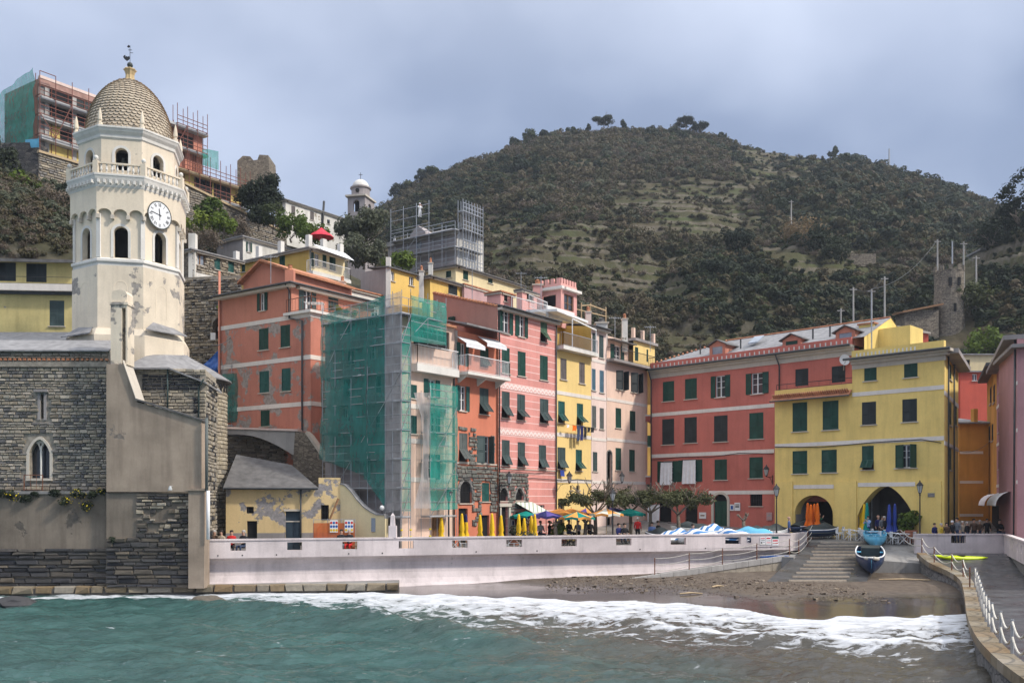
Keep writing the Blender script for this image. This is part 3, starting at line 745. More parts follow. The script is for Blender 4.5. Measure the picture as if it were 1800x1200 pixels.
# curved wave-return face below the parapet
prof=[(0.0,2.12),(-0.05,2.08),(-0.34,1.95),(-0.50,1.7),(-0.55,1.4),(-0.50,1.05),(-0.36,0.7),(-0.15,0.4),(0.06,0.2),(0.12,-0.3)]
mb=MB();n=40;vs=[];
for i in range(n+1):
 t=WALL.L*i/n
 for(d,z)in prof:vs.append(WALL.pt(t,d,z))
k=len(prof)
fs=[(i*k+j+1,(i+1)*k+j+1,(i+1)*k+j,i*k+j)for i in range(n)for j in range(k-1)]
mb.add(vs,fs);mb.add([WALL.pt(0,d,z)for d,z in prof]+[WALL.pt(0,-1.2,-.3),WALL.pt(0,-1.2,2.12)],[tuple(range(k+2))])
o=mb.build('curved_face','pl_seabase',sw,smooth=False)
for x in(383,426,486,613,672,837,944,1125,1240,1355):
 t=WALL.t(x);q=MB();q.lathe([(0.0,0),(0.045,0),(0.045,0.012),(0,0.012)],(0,0,0),8)
 me=mk_mesh('drain_hole',q,'dark_void');inst('drain_hole',me,sw,WALL.pt(t,0.004,2.28),(R(90),0,WALL.ang),(1,1,1))
 # end of the wall: rounded block where the steps start
mb=MB();e1=Fac(WB,(PX(1432,67.5),67.5));e1.obox(mb,0.0,3.2,-.28,0.0,2.0,PTOP-.02);
mb.build('end_wall','pl_seawall',sw)
# posters on the wall by the ramp
for(x0,x1,y0,y1,mt)in((1336,1354,944,956,'poster_a'),(1357,1368,942,958,'poster_b')):
 pass
 # obelisk post on the wall
t=WALL.t(691);mb=MB();c=WALL.pt(t,-.15,0)
mb.box(c.x-.24,c.x+.24,c.y-.2,c.y+.2,PTOP-.02,PTOP+.72);mb.add([(c.x-.15,c.y-.13,PTOP+.72),(c.x+.15,c.y-.13,PTOP+.72),(c.x+.15,c.y+.13,PTOP+.72),(c.x-.15,c.y+.13,PTOP+.72),(c.x-.11,c.y-.1,PTOP+1.35),(c.x+.11,c.y-.1,PTOP+1.35),(c.x+.11,c.y+.1,PTOP+1.35),(c.x-.11,c.y+.1,PTOP+1.35),(c.x,c.y,PTOP+1.52)],[(0,1,5,4),(1,2,6,5),(2,3,7,6),(3,0,4,7),(4,5,8),(5,6,8),(6,7,8),(7,4,8)])
mb.build('pointed_post','pl_seawall',sw)
# quay of long stone blocks at the foot of the wall
QA=Vector((PX(-320,50.7),50.7));QB=Vector((PX(700,53.9),53.9));QF=Fac(QA,QB)
qy=thing('stone_quay','low quay ledge of weathered stone blocks at the waterline','quay',(QA.x,QA.y,0))
mb=MB();QF.obox(mb,0,QF.L,-3.5,-.06,-.8,.50);mb.build('core','mortar_dark',qy)
rd=random.Random(3);t=0
while t<QF.L:
 w_=rd.uniform(0.7,1.5);c=(t+min(t+w_,QF.L))/2;w2=min(t+w_,QF.L)-t
 inst('block',smesh(rd.randrange(6),'rs_quay'),qy,QF.pt(c,-.25,0.40),(0,0,QF.ang),(w2-.03,0.6,0.42));t+=w_
mb=MB();QF.obox(mb,0,QF.L,-3.4,-.45,.50,.585);mb.build('top_slab','concrete',qy)
# beach
SHORE=[(-60,54),(-12,54),(-7,53.1),(-1.3,51.4),(1.9,49.8),(9.1,48.2),(11.7,44.5),(13,41.5),(15,41.8),(17.5,42.4),(21.5,43),(40,43)]
def shoreY(X):return interp(SHORE,X)+0.35*math.sin(X*1.3)+0.25*math.sin(X*2.9+1)
def sandz(X,Y):
 d=Y-interp(SHORE,X);z=0.10+d*0.030 if d>0 else 0.10+d*0.06
 z+=smooth(6,10,d)*0.12+0.03*fb(X,Y,2.0)*smooth(1,5,d)
 return min(z,0.85)
nx,ny=220,110;X0,X1,Y0,Y1=-26,34,24,72;vs=[]
for j in range(ny):
 for i in range(nx):
  X=lerp(X0,X1,i/(nx-1));Y=lerp(Y0,Y1,j/(ny-1));vs.append((X,Y,sandz(X,Y)))
fs=[(j*nx+i,j*nx+i+1,(j+1)*nx+i+1,(j+1)*nx+i)for j in range(ny-1)for i in range(nx-1)]
s=NT('sand');wet=s.n('SeparateXYZ');s.l(s.pos(),wet.inputs[0])
sn=s.noise(0.9,6,0.65);sf=s.noise(14,3,0.6)
zz=s.math('ADD',wet.outputs['Z'],s.math('MULTIPLY',s.math('SUBTRACT',sn,0.5),0.14))
dry=s.ramp(s.math('MULTIPLY',zz,1.0),[(0.27,0.0),(0.42,1.0)])
cw=s.ramp(sn,[(0.35,(0.060,0.052,0.048)),(0.65,(0.082,0.070,0.062))]);cd=s.ramp(s.noise(2.2,7,0.7),[(0.3,(0.055,0.038,0.028)),(0.5,(0.10,0.075,0.055)),(0.7,(0.15,0.118,0.09))])
s.col(s.mix(dry,cw,cd));s.set(Roughness=s.math('MULTIPLY_ADD',dry,0.75,0.14));s.bump(s.math('MULTIPLY',s.math('ADD',sf,sn),s.math('ADD',dry,0.03)),0.5,0.05)
me=bpy.data.meshes.new('beach');me.from_pydata(vs,[],fs);me.materials.append(M('sand'));me.polygons.foreach_set('use_smooth',[True]*len(me.polygons));me.update()
o=bpy.data.objects.new('beach',me);COL.objects.link(o);tag(o,kind='structure')
# drift wood and pebbles along the wrack line
rd=random.Random(5);mb=MB()
for _ in range(4200):
 X=rd.uniform(2,20);Y=rd.gauss(interp([(2,57.5),(10,56),(14,53.5),(20,50)],X),2.2)
 if Y-interp(SHORE,X)<3.0:continue
 z=sandz(X,Y);r_=rd.uniform(.01,.035)if rd.random()<.97 else rd.uniform(.05,.12);v,f=USTONES[rd.randrange(6)];a=rd.uniform(0,6.28)
 mb.add([(X+(p[0]*math.cos(a)-p[1]*math.sin(a))*r_*2,Y+(p[0]*math.sin(a)+p[1]*math.cos(a))*r_*2,z+p[2]*r_*1.4)for p in v],f,rd.randrange(3))
plain('peb_a',(0.12,0.085,0.06));plain('peb_b',(0.30,0.24,0.18));plain('peb_c',(0.19,0.15,0.12))
o=mb.build('pebbles',['peb_a','peb_b','peb_c']);tag(o,'scatter of brown pebbles and wrack on the beach',kind='stuff')
for i,(x,y,l,a,lab)in enumerate(((1215,1033,1.3,0.1,'pale driftwood stick lying on wrack line below wall ramp'),(1590,1020,3.0,-0.15,'long bleached driftwood pole on sand right of blue boat'),(1262,1028,.9,0.5,'short driftwood stick beside the stones at the foot of the slipway'))):
 Y=4.9*F/(y-HY);X=PX(x,Y);z=sandz(X,Y)+.06;mb=MB();q=[(X-l/2*math.cos(a),Y-l/2*math.sin(a),z),(X,Y+.05,z+.04),(X+l/2*math.cos(a),Y+l/2*math.sin(a),z)];mb.tube(q,[.04,.06,.03],6)
 tag(mb.build('driftwood','wood_pale',base=(X,Y,z)),lab,'driftwood')
# sea
CREST=[(-30,50.5),(-15.5,45.5),(-7,41),(-3,37),(0,33.8),(2.6,29.8),(4,26)]
def crest_d(X,Y):
 b=1e9
 for(a,c),(d,e)in zip(CREST,CREST[1:]):
  vx,vy=d-a,e-c;t=max(0,min(1,((X-a)*vx+(Y-c)*vy)/(vx*vx+vy*vy)));px_,py_=X-a-vx*t,Y-c-vy*t
  q=math.hypot(px_,py_);
  if q<abs(b):b=q if(vx*py_-vy*px_)>0 else-q
 return b
nx,ny=470,330;vs=[];X0,X1=-46,34;foam=[]
for j in range(ny):
 Y=lerp(19,55.2,(j/(ny-1))**0.9)
 for i in range(nx):
  X=lerp(X0,X1,i/(nx-1));d=shoreY(X)-Y
  amp=smooth(-0.5,7,d)
  z=0.06*math.sin(0.55*X+0.9*Y)+0.05*math.sin(-0.35*X+1.5*Y+1)+0.035*math.sin(1.3*X+1.1*Y+2)+0.15*fb(X*1.0,Y*1.9,2.6,4)+0.075*fb(X*1.2,Y*2.4+7,0.8,3)
  z*=0.25+0.85*amp
  cd_=crest_d(X,Y);ca=smooth(-32,-10,X)*smooth(6,-2,X)*0.8+.1
  z+=ca*(0.55*math.exp(-(cd_/0.9)**2 if cd_>0 else-(cd_/1.8)**2))
  w2=Y-interp([(-2,48),(4,40.5),(9,36.5),(14,34),(30,35)],X);z+=smooth(0,5,X)*0.20*math.exp(-(w2/0.7)**2)
  z+=0.12-0.08*smooth(0,8,d)
  if d<1.5:z=min(z,max(sandz(X,Y)+0.035*smooth(-0.6,0.2,d)-0.05*smooth(0,-0.7,d),-1))if d<0.4 else max(min(z,sandz(X,Y)+.2),sandz(X,Y)+.02)
  # foam amount: swash apron behind the breaking wave
  fw=interp([(-60,2.0),(-22,3.0),(-14,5.5),(-7,10.5),(0,11),(5,12),(10,12),(14,8.5),(22,8)],X)
  u=d/fw
  fo=smooth(-0.02,0.02,u)*max(0,0.92-0.62*u if u<1 else 0.30*(1-smooth(1,1.35,u)))
  if X<5 and cd_<0:fo*=smooth(-1.5,0.2,cd_)
  edge=math.exp(-((d-0.12)/0.16)**2)
  fo=max(fo,edge*1.2)
  fo+=0.55*math.exp(-((w2-.3)/0.5)**2)*smooth(2,8,X)
  fo+=0.35*math.exp(-((cd_-.2)/0.25)**2)*smooth(-12,-7,X)*smooth(-3,-6,X)
  if X<-12:fo=max(fo,0.9*math.exp(-((Y-(QF.Y(QF.t(900+F*X/max(Y,1)))-1.3))/0.9)**2))
  vs.append((X,Y,z));foam.append(min(1.3,fo))
fs=[(j*nx+i,j*nx+i+1,(j+1)*nx+i+1,(j+1)*nx+i)for j in range(ny-1)for i in range(nx-1)]
s=NT('sea_water')
at=s.n('Attribute');at.attribute_name='foam'
px_=s.n('SeparateXYZ');s.l(s.pos(),px_.inputs[0])
mud=s.math('ADD',px_.outputs['X'],s.math('MULTIPLY',s.math('SUBTRACT',px_.outputs['Y'],30.0),0.45))
mud=s.math('ADD',mud,s.math('MULTIPLY',s.math('SUBTRACT',s.noise(0.25,4),0.5),9.0))
mudm=s.ramp(s.math('MULTIPLY_ADD',mud,0.06,0.28),[(0.15,0.0),(0.75,1.0)])
wn=s.noise(0.6,4,0.6,s.pos(scale=(0.5,1.4,1)))
deep=s.ramp(wn,[(0.3,(0.018,0.054,0.050)),(0.7,(0.042,0.108,0.099))]);shal=s.ramp(wn,[(0.3,(0.050,0.046,0.036)),(0.7,(0.080,0.070,0.054))])
wcol=s.mix(mudm,deep,shal)
lace=s.noise(1.5,7,0.68,s.pos(scale=(0.55,1.25,1)),dist=1.2);v2=s.voro(1.1,s.pos(scale=(0.6,1.1,1)),'DISTANCE_TO_EDGE')
pat=s.math('ADD',s.math('MULTIPLY',s.math('SUBTRACT',lace,0.5),2.2),s.math('MULTIPLY',s.math('SUBTRACT',0.22,v2),0.6))
fmask=s.ramp(s.math('ADD',at.outputs['Fac'],pat),[(0.42,0.0),(0.56,0.55),(1.0,0.95)])
s.col(s.mix(fmask,wcol,(0.66,0.68,0.72)))
s.set(Roughness=s.math('MULTIPLY_ADD',fmask,0.6,0.06));s.b.inputs['IOR'].default_value=1.33
rip=s.math('ADD',s.noise(1.9,6,0.68,s.pos(scale=(0.6,1.7,1))),s.math('MULTIPLY',fmask,0.25));s.bump(rip,0.75,0.16)
me=bpy.data.meshes.new('sea');me.from_pydata(vs,[],fs);me.materials.append(M('sea_water'));me.polygons.foreach_set('use_smooth',[True]*len(me.polygons))
a=me.attributes.new('foam','FLOAT','POINT');a.data.foreach_set('value',foam);me.update()
o=bpy.data.objects.new('sea',me);COL.objects.link(o);tag(o,kind='structure')
mb=MB();q=-0.25
mb.add([(-900,-900,q),(900,-900,q),(900,19.05,q),(-900,19.05,q),(X0+.05,19.05,q),(X0+.05,60,q),(-900,60,q),(X1-.05,19.05,q),(900,19.05,q),(900,45,q),(X1-.05,45,q)],[(0,1,2,3),(3,4,5,6),(7,8,9,10)])
o=mb.build('open_sea','sea_water');tag(o,kind='structure')
for i,(x,y,r_,lab)in enumerate(((30,1058,.85,'low wet rock rising from the foam at far left'),(362,1055,.75,'dark rock awash in foam below the sea wall end'))):
 Y=5.3*F/(y-HY);X=PX(x,Y);bm=bmesh.new();bmesh.ops.create_icosphere(bm,subdivisions=3,radius=1)
 for v in bm.verts:k=1+.3*mnoise.noise(v.co*1.3+Vector((i*5,0,0)));v.co=Vector((v.co.x*r_*1.3*k,v.co.y*r_*.8*k,v.co.z*r_*.5*k))
 me=bpy.data.meshes.new('rock');bm.to_mesh(me);bm.free();me.materials.append(M('rs_rock'));o=bpy.data.objects.new('rock',me);COL.objects.link(o);o.location=(X,Y,.1);tag(o,lab,'rock')
# walkway ramp along the wall, slipway, right quay
rw=thing('walkway_ramp','concrete ramp rising along the foot of the sea wall','ramp',(10,60,0))
tA,tB=WALL.t(1050),WALL.t(1352)
def wz(t):return lerp(0.30,1.75,(t-tA)/(tB-tA))
mb=MB();n=14
for i in range(n):
 a,b=lerp(tA,tB,i/n),lerp(tA,tB,(i+1)/n);za,zb=wz(a),wz(b)
 mb.add([WALL.pt(a,.05,za-.12),WALL.pt(b,.05,zb-.12),WALL.pt(b,1.7,zb-.12),WALL.pt(a,1.7,za-.12)],[(3,2,1,0)])
mb.build('deck','concrete',rw)
mb=MB()
for i in range(n):
 a,b=lerp(tA,tB,i/n)+.01,lerp(tA,tB,(i+1)/n)-.01;za,zb=wz(a),wz(b)
 for q0,q1,zl,zh,mm in((1.70,1.95,-.30,.06,0),(1.72,1.90,-1.6,-.304,1)):
  p=[WALL.pt(a,q1,za+zl),WALL.pt(b,q1,zb+zl),WALL.pt(b,q0,zb+zl),WALL.pt(a,q0,za+zl),WALL.pt(a,q1,za+zh),WALL.pt(b,q1,zb+zh),WALL.pt(b,q0,zb+zh),WALL.pt(a,q0,za+zh)]
  mb.add(p,[(0,3,2,1),(4,5,6,7),(0,1,5,4),(1,2,6,5),(2,3,7,6),(3,0,4,7)],mm)
mb.build('kerb',['concrete_pale','mortar_pale'],rw)
# slipway
SL=[P(1338,1031,54.4),P(1530,1031,54.4)]
sl=thing('slipway','wet grey stone slipway with wooden crossbars down to beach','slipway',(17,56,0))
b0,b1,tp0,tp1=Vector((PX(1338,54.2),54.2,.40)),Vector((PX(1520,54.2),54.2,.40)),Vector((PX(1424,66),66,pz(66)-.004)),Vector((PX(1548,66),66,pz(66)-.004))
mb=MB();mb.slab([b0,b1,tp1,tp0],0.7)
s=NT('wet_stone');nn=s.noise(1.2,5,.65);s.col(s.ramp(nn,[(0.3,(0.034,0.034,0.037)),(0.7,(0.085,0.085,0.088))]));s.set(Roughness=s.ramp(s.noise(0.7,4),[(0.35,0.24),(0.65,0.6)]));s.bump(nn,0.3,0.03)
mb.build('ramp_bed','wet_stone',sl)
rd=random.Random(8)
for i in range(13):
 f=0.015+i/12.5;k=f
 a=b0.lerp(tp0,k).lerp(b1.lerp(tp1,k),0.22 if i<9 else 0.16);b=b0.lerp(tp0,k).lerp(b1.lerp(tp1,k),0.80);nrm=Vector((0,-.17,1)).normalized()
 mbq=MB();mbq.bar(a+nrm*.05,b+nrm*.05+Vector((0,rd.uniform(-.1,.1),0)),0.16,0.12);mbq.build('crossbar','plank',sl)
mb=MB();mb.slab([tp0+Vector((-1.2,0,-.02)),tp1+Vector((3.0,0,-.02)),tp1+Vector((3.0,.6,-.01)),tp0+Vector((-1.2,.6,-.01))],0.6);mb.build('top_kerb','wet_stone',sl)
# low retaining side left of slipway
k_=(60.3-54.2)/11.8;mb=MB();mb.slab([b1.lerp(tp1,k_)+Vector((.02,0,.1)),Vector((PX(1622,60.3),60.3,1.35)),Vector((PX(1616,65.9),65.9,pz(65.9)-.01)),tp1+Vector((.02,0,-.01))],1.6);mb.build('side_bank','concrete',sl)
mb=MB();a=WALL.pt(tB-.3,1.8,0);mb.prism([(a.x,a.y),(PX(1395,60.8),60.8),(PX(1418,65.5),65.5),(PX(1392,65.5),65.5),(a.x+.3,a.y+2)],0.0,1.74);mb.build('side_wall','concrete',sl)
# right hand sea wall and quay
rq=thing('harbour_quay','curved stone quay with grey walkway at right edge','quay',(26,40,0))
edge=[(1612,972,2.0),(1632,990,1.6),(1665,1003,1.3),(1690,1018,1.15),(1697,1050,1.05),(1700,1085,1.0),(1716,1122,1.0),(1752,1160,1.0),(1810,1203,1.0),(1900,1262,1.0)]
ep=[]
for(x,y,z)in edge:Y=(EYE-z)*F/(y-HY);ep.append(Vector((PX(x,Y),Y,z)))
ep2=[]
for a,b in zip(ep,ep[1:]):
 for k in range(4):ep2.append(a.lerp(b,k/4))
ep2.append(ep[-1])
# smooth the edge
for _ in range(3):ep2=[ep2[0]]+[(ep2[i-1]+ep2[i]*2+ep2[i+1])/4 for i in range(1,len(ep2)-1)]+[ep2[-1]]
def inward(i):
 t=(ep2[min(i+1,len(ep2)-1)]-ep2[max(i-1,0)]);t.z=0;t.normalize();return Vector((-t.y,t.x,0))
mb=MB();n=len(ep2)
vs=[p+inward(i)*0.4+Vector((0,0,-.03))for i,p in enumerate(ep2)]+[Vector((45,p.y,p.z-.03))for p in ep2]
mb.add(vs,[(i+1,i,n+i,n+i+1)for i in range(n-1)]);mb.build('walkway','wet_stone',rq)
mb=MB();vs=[p+inward(i)*.12 for i,p in enumerate(ep2)]+[p+inward(i)*.12+Vector((0,0,-2.2))for i,p in enumerate(ep2)]
mb.add(vs,[(i,i+1,n+i+1,n+i)for i in range(n-1)]);mb.build('face','st_grey',rq)
acc=0
for i in range(n-1):
 a,b=ep2[i],ep2[i+1];L=(b-a).length;k=max(1,int(L/0.9))
 for j in range(k):
  p,q=a.lerp(b,j/k),a.lerp(b,(j+1)/k);inn=inward(i);d=(q-p).normalized();mbq=MB()
  mbq.ob((p+q)/2+inn*.28+Vector((0,0,-.11)),d*((q-p).length/2-.012),inn*.30,Vector((0,0,.16)));mbq.build('kerb_stone','rs_quay',rq)
rs=thing('harbour_wall','pale pink parapet corner at the right end of piazza','sea wall',(PX(1610,62.5),62.5,0))
f1=Fac((PX(1610,62.5),62.5),(PX(1764,62.5),62.5));f2=Fac((PX(1764,62.5),62.5),(PX(1830,45),45))
mb=MB();hh=[winpx(f1,1672,1698,939,954)];holes_wall(mb,f1,0,f1.L,1.9,PTOP-.10,hh,.28,back=True);mb.add([f1.pt(0,0,1.9),f1.pt(0,-.28,1.9),f1.pt(0,-.28,PTOP-.1),f1.pt(0,0,PTOP-.1)],[(0,1,2,3)])
h2=[(2+i*2.1,2.35+i*2.1,2.45,2.95)for i in range(7)];holes_wall(mb,f2,0,f2.L,1.9,PTOP-.10,h2,.28,back=True);mb.build('parapet','pl_seawall',rs)
mb=MB();f1.obox(mb,-.02,f1.L,-.33,.05,PTOP-.10,PTOP);f2.obox(mb,.06,f2.L,-.33,.05,PTOP-.10,PTOP+.002);mb.build('coping','pl_seawall',rs)
mb=MB();f1.obox(mb,0,f1.L,-.5,-.12,-.2,1.9);f2.obox(mb,0,f2.L,-.5,-.12,-.2,1.898);f1.obox(mb,0,f1.L-.05,-.1,.22,1.55,1.72);mb.build('base','concrete',rs)
# arches
def arch_pts(t0,t1,zs,z1,n=12,pointed=False):
 pts=[];tm=(t0+t1)/2;w=(t1-t0)/2;h=z1-zs
 for i in range(n+1):
  a=math.pi*(1-i/n)
  if pointed:
   x=-1+2*i/n;y=1-abs(x)**1.7
   pts.append((tm+w*x,zs+h*(y*0.75+0.25*math.sqrt(max(0,1-x*x)))))
  else:pts.append((tm+w*math.cos(a),zs+h*math.sin(a)))
 return pts
def spandrel(mb,fac,t0,t1,zs,z1,depth=0.3,d=0.0,pointed=False,m=None,n=12):
 p=arch_pts(t0,t1,zs,z1,n,pointed)
 for(a,b),(c,e_)in zip(p,p[1:]):
  mb.add([fac.pt(a,d,b),fac.pt(c,d,e_),fac.pt(c,d,z1+.001),fac.pt(a,d,z1+.001)],[(0,1,2,3)],m)
  mb.add([fac.pt(a,d,b),fac.pt(c,d,e_),fac.pt(c,d-depth,e_),fac.pt(a,d-depth,b)],[(3,2,1,0)],m)
def archring(mb,fac,t0,t1,z0,zs,z1,w,d0,d1,m=None,n=14,jambs=True,pointed=False):
 inn=arch_pts(t0,t1,zs,z1,n,pointed);out=arch_pts(t0-w,t1+w,zs,z1+w,n,pointed)
 if jambs:inn=[(t0,z0)]+inn+[(t1,z0)];out=[(t0-w,z0)]+out+[(t1+w,z0)]
 for i in range(len(inn)-1):
  a,b,c,d=inn[i],inn[i+1],out[i+1],out[i]
  q=[fac.pt(p[0],d1,p[1])for p in(a,b,c,d)];r_=[fac.pt(p[0],d0,p[1])for p in(a,b,c,d)]
  mb.add(q+r_,[(0,1,2,3),(1,0,4,5),(3,2,6,7)],m)
 a,d=inn[0],out[0];b,c=inn[-1],out[-1]
def archface(mb,fac,t0,t1,z0,zs,z1,d,m=None,pointed=False):
 p=[(t0,z0)]+arch_pts(t0,t1,zs,z1,12,pointed)+[(t1,z0)];mb.add([fac.pt(t,d,z)for t,z in reversed(p)],[tuple(range(len(p)))],m)
# bell tower
TC=Vector((-25.6,61.0));TA=2.6;TROT=R(13)
def octv(a,rot=TROT,c=TC):
 Rr=a/(2*math.sin(math.pi/8));return[Vector((c.x+Rr*math.cos(-math.pi/2+rot+math.pi/8+k*math.pi/4),c.y+Rr*math.sin(-math.pi/2+rot+math.pi/8+k*math.pi/4)))for k in range(8)]
def octf(a):
 v=octv(a);return[Fac(v[k-1],v[k])for k in range(8)]
def zt(py):return EYE+(HY-py)/F*58.2
plaster('pl_lantern',(0.66,0.50,0.28),stain=.25)
tw=thing('bell_tower','octagonal cream bell tower with scaled dome and clock','bell tower',(TC.x,TC.y,8.0))
def ring(a,prof,mat,name,parent=tw):
 mb=MB();
 for i,(o_,z)in enumerate(prof):
  for p in octv(a+o_*2*math.tan(math.pi/8)):mb.v.append((p.x,p.y,z))
 k=len(prof)
 for i in range(k-1):
  for j in range(8):mb.f.append((i*8+j,i*8+(j+1)%8,(i+1)*8+(j+1)%8,(i+1)*8+j));mb.m.append(0)
 mb.f.append(tuple(range(7,-1,-1)));mb.m.append(0);mb.f.append(tuple((k-1)*8+j for j in range(8)));mb.m.append(0)
 return mb.build(name,mat,parent)
def tower_stage(a,z0,z1,mat,opening=None,name='wall'):
 mb=MB();fs_=octf(a)
 for k,f in enumerate(fs_):
  hl=[]
  if opening and k in(0,1,2,6,7):w_,za,zs,zb=opening;hl=[(f.L/2-w_/2,f.L/2+w_/2,za,zb)]
  holes_wall(mb,f,0,f.L,z0,z1,hl,0.35)
  if hl:spandrel(mb,f,hl[0][0],hl[0][1],opening[2],opening[3],0.35)
 o=mb.build(name,mat,tw)
 if opening:
  w_,za,zs,zb=opening
  for k in(0,1,2,6,7):
   f=fs_[k];q=MB();archring(q,f,f.L/2-w_/2,f.L/2+w_/2,za,zs,zb,0.16,0,0.04);q.build('arch_frame','pl_white',tw)
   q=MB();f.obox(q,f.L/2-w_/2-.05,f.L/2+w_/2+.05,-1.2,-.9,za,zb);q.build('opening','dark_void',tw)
 return o
tower_stage(TA+.12,6.0,zt(470),'pl_creamlow',name='lower_wall')
# blind arches on the lower stage
for k in(7,0,1):
 f=octf(TA+.12)[k];q=MB();archring(q,f,f.L/2-.38,f.L/2+.38,zt(555),zt(508),zt(497),0.05,-.01,.012);q.build('blind_arch','pl_cream',tw)
ring(TA,[(0,zt(472)),(.10,zt(470)),(.10,zt(465)),(.20,zt(463)),(.20,zt(459)),(.0,zt(456))],'pl_white','string_course')
tower_stage(TA,zt(457),zt(330),'pl_cream',(0.86,zt(455),zt(412),zt(400)),name='middle_wall')
# corner pilasters and arcaded corbel table of the middle stage
for k,p in enumerate(octv(TA+.02)):
 mb=MB();d=(p-TC).normalized();n_=Vector((-d.y,d.x));mb.ob((p.x,p.y,(zt(456)+zt(380))/2),(n_.x*.13,n_.y*.13,0),(d.x*.06,d.y*.06,0),(0,0,(zt(380)-zt(456))/2));mb.build('pilaster','pl_white',tw)
mb=MB()
for f in octf(TA+.20):
 n_=3;w_=f.L/n_
 for i in range(n_):
  a,b=i*w_,(i+1)*w_;spandrel(mb,f,a+.05,b-.05,zt(382),zt(372),.2);f.obox(mb,a,a+.05,-.2,0,zt(382),zt(371));f.obox(mb,b-.05,b,-.2,0,zt(382),zt(371))
 holes_wall(mb,f,0,f.L,zt(372),zt(332),[],.1)
mb.build('corbel_frieze','pl_cream',tw)
for f in octf(TA+.20):
 for i in range(3):
  q=MB();t=(i)*f.L/3 if i else .06;q.v=[];
  f.obox(q,t-.10,t+.10,-.22,.03,zt(389),zt(382));q.build('corbel','cornice_stone',tw)
  # gallery cornice with dentils
ring(TA,[(.16,zt(340)),(.26,zt(334)),(.28,zt(328)),(.38,zt(322)),(.42,zt(318)),(.46,zt(316)),(.46,zt(313)),(.1,zt(312))],'pl_white','gallery_cornice')
dm=MB();dm.box(-.06,.06,-.12,.12,-.1,.1);dmesh=mk_mesh('dentil',dm,'pl_white')
for f in octf(TA+.24):
 for i in range(8):inst('dentil',dmesh,tw,f.pt((i+.5)*f.L/8,.12,zt(327)),(0,0,f.ang))
 # balustrade
bl=MB();bl.lathe([(.05,0),(.05,.06),(.035,.09),(.085,.24),(.06,.38),(.035,.5),(.06,.56),(.06,.64)],(0,0,0),8);blm=mk_mesh('baluster',bl,'pl_white')
zb0,zb1=zt(312.5),zt(293)
for k,f in enumerate(octf(TA+.24)):
 n_=9
 for i in range(1,n_):inst('baluster',blm,tw,f.pt(i*f.L/n_,-.02,zb0+.05),(0,0,0),(1,1,(zb1-zb0-.14)/.64))
 q=MB();f.obox(q,0,f.L,-.12,.08,zb1-.10,zb1);q.build('handrail','pl_cream',tw);q=MB();f.obox(q,0,f.L,-.1,.06,zb0-.01,zb0+.06);q.build('plinth','pl_cream',tw)
for p in octv(TA+.22):
 q=MB();q.box(p.x-.16,p.x+.16,p.y-.16,p.y+.16,zb0-.02,zb1+.05);q.build('pedestal','pl_cream',tw)
 q=MB();q.lathe([(.05,0),(.05,.05),(.10,.08),(.15,.18),(.13,.29),(.06,.35),(0,.36)],(p.x,p.y,zb1+.05),10);q.build('ball','pl_white',tw,smooth=True)
 # belfry
AB=2.42
tower_stage(AB,zt(312),zt(236),'pl_cream',(0.80,zt(300),zt(272),zt(261)),name='belfry_wall')
ring(AB,[(.0,zt(246)),(.08,zt(244)),(.10,zt(239)),(.24,zt(234)),(.30,zt(230)),(.34,zt(229)),(.34,zt(226)),(.05,zt(224))],'pl_white','cornice')
for k in(0,1,2):
 f=octf(AB)[k];c=f.pt(f.L/2,-.6,zt(282));q=MB();q.lathe([(.0,.34),(.09,.33),(.12,.25),(.17,.05),(.26,-.12),(.28,-.16),(.24,-.16)],c,12);q.build('bell','copper',tw,smooth=True)
 # dome with its scale tiles
zd0,zd1=zt(234),EYE+(HY-142)/F*61;rd0=2.72
def dome_r(u):return rd0*max(0.0,(1-max(0,u)**2.35))**0.62
mb=MB();prof=[(dome_r(i/24*0.985)-.03,zd0+(zd1-zd0)*i/24*0.985)for i in range(25)];mb.lathe(prof,(TC.x,TC.y,0),32);mb.build('dome','slate_dark',tw,smooth=True)
tl=MB();tl.add([(-.5,0,0.62),(.5,0,.62),(.5,-.04,.12),(.30,-.08,-.28),(0,-.09,-.40),(-.30,-.08,-.28),(-.5,-.04,.12),(-.5,.06,.62),(.5,.06,.62),(.5,.02,.10),(.3,.0,-.27),(0,-.0,-.385),(-.3,.0,-.27),(-.5,.02,.10)],[(0,6,5,4,3,2,1),(2,3,10,9),(3,4,11,10),(4,5,12,11),(5,6,13,12),(6,0,7,13),(1,2,9,8)]);tlm=mk_mesh('roof_tile',tl,'tile_dome')
rows=22;us=[];u=0.0
tiles=[];fr=Vector((0-TC.x,-TC.y)).normalized()
for i in range(rows):
 u=(i+.5)/rows*0.97;r_=dome_r(u);z=zd0+(zd1-zd0)*u;du=.02;sl_=math.atan2((dome_r(u-du)-dome_r(u+du)),(zd1-zd0)*2*du)
 n_=max(10,int(2*math.pi*r_/0.32))
 for j in range(n_):
  a=2*math.pi*(j+.5*(i%2))/n_;d=Vector((math.cos(a),math.sin(a)));tiles.append((-(d.dot(fr))-(.3*r_),a,r_,z,sl_,2*math.pi*r_/n_,d.dot(fr)))
vis=sorted([q for q in tiles if q[6]>-.05],key=lambda q:q[0]);rest=[q for q in tiles if q[6]<=-.05]
hrow=(zd1-zd0)/rows
for q in vis[:300]:inst('roof_tile',tlm,tw,(TC.x+q[2]*math.cos(q[1]),TC.y+q[2]*math.sin(q[1]),q[3]),(-q[4],0,q[1]+math.pi/2),(q[5]*1.0,1.0,hrow/math.cos(q[4])*1.15))
mb=MB()
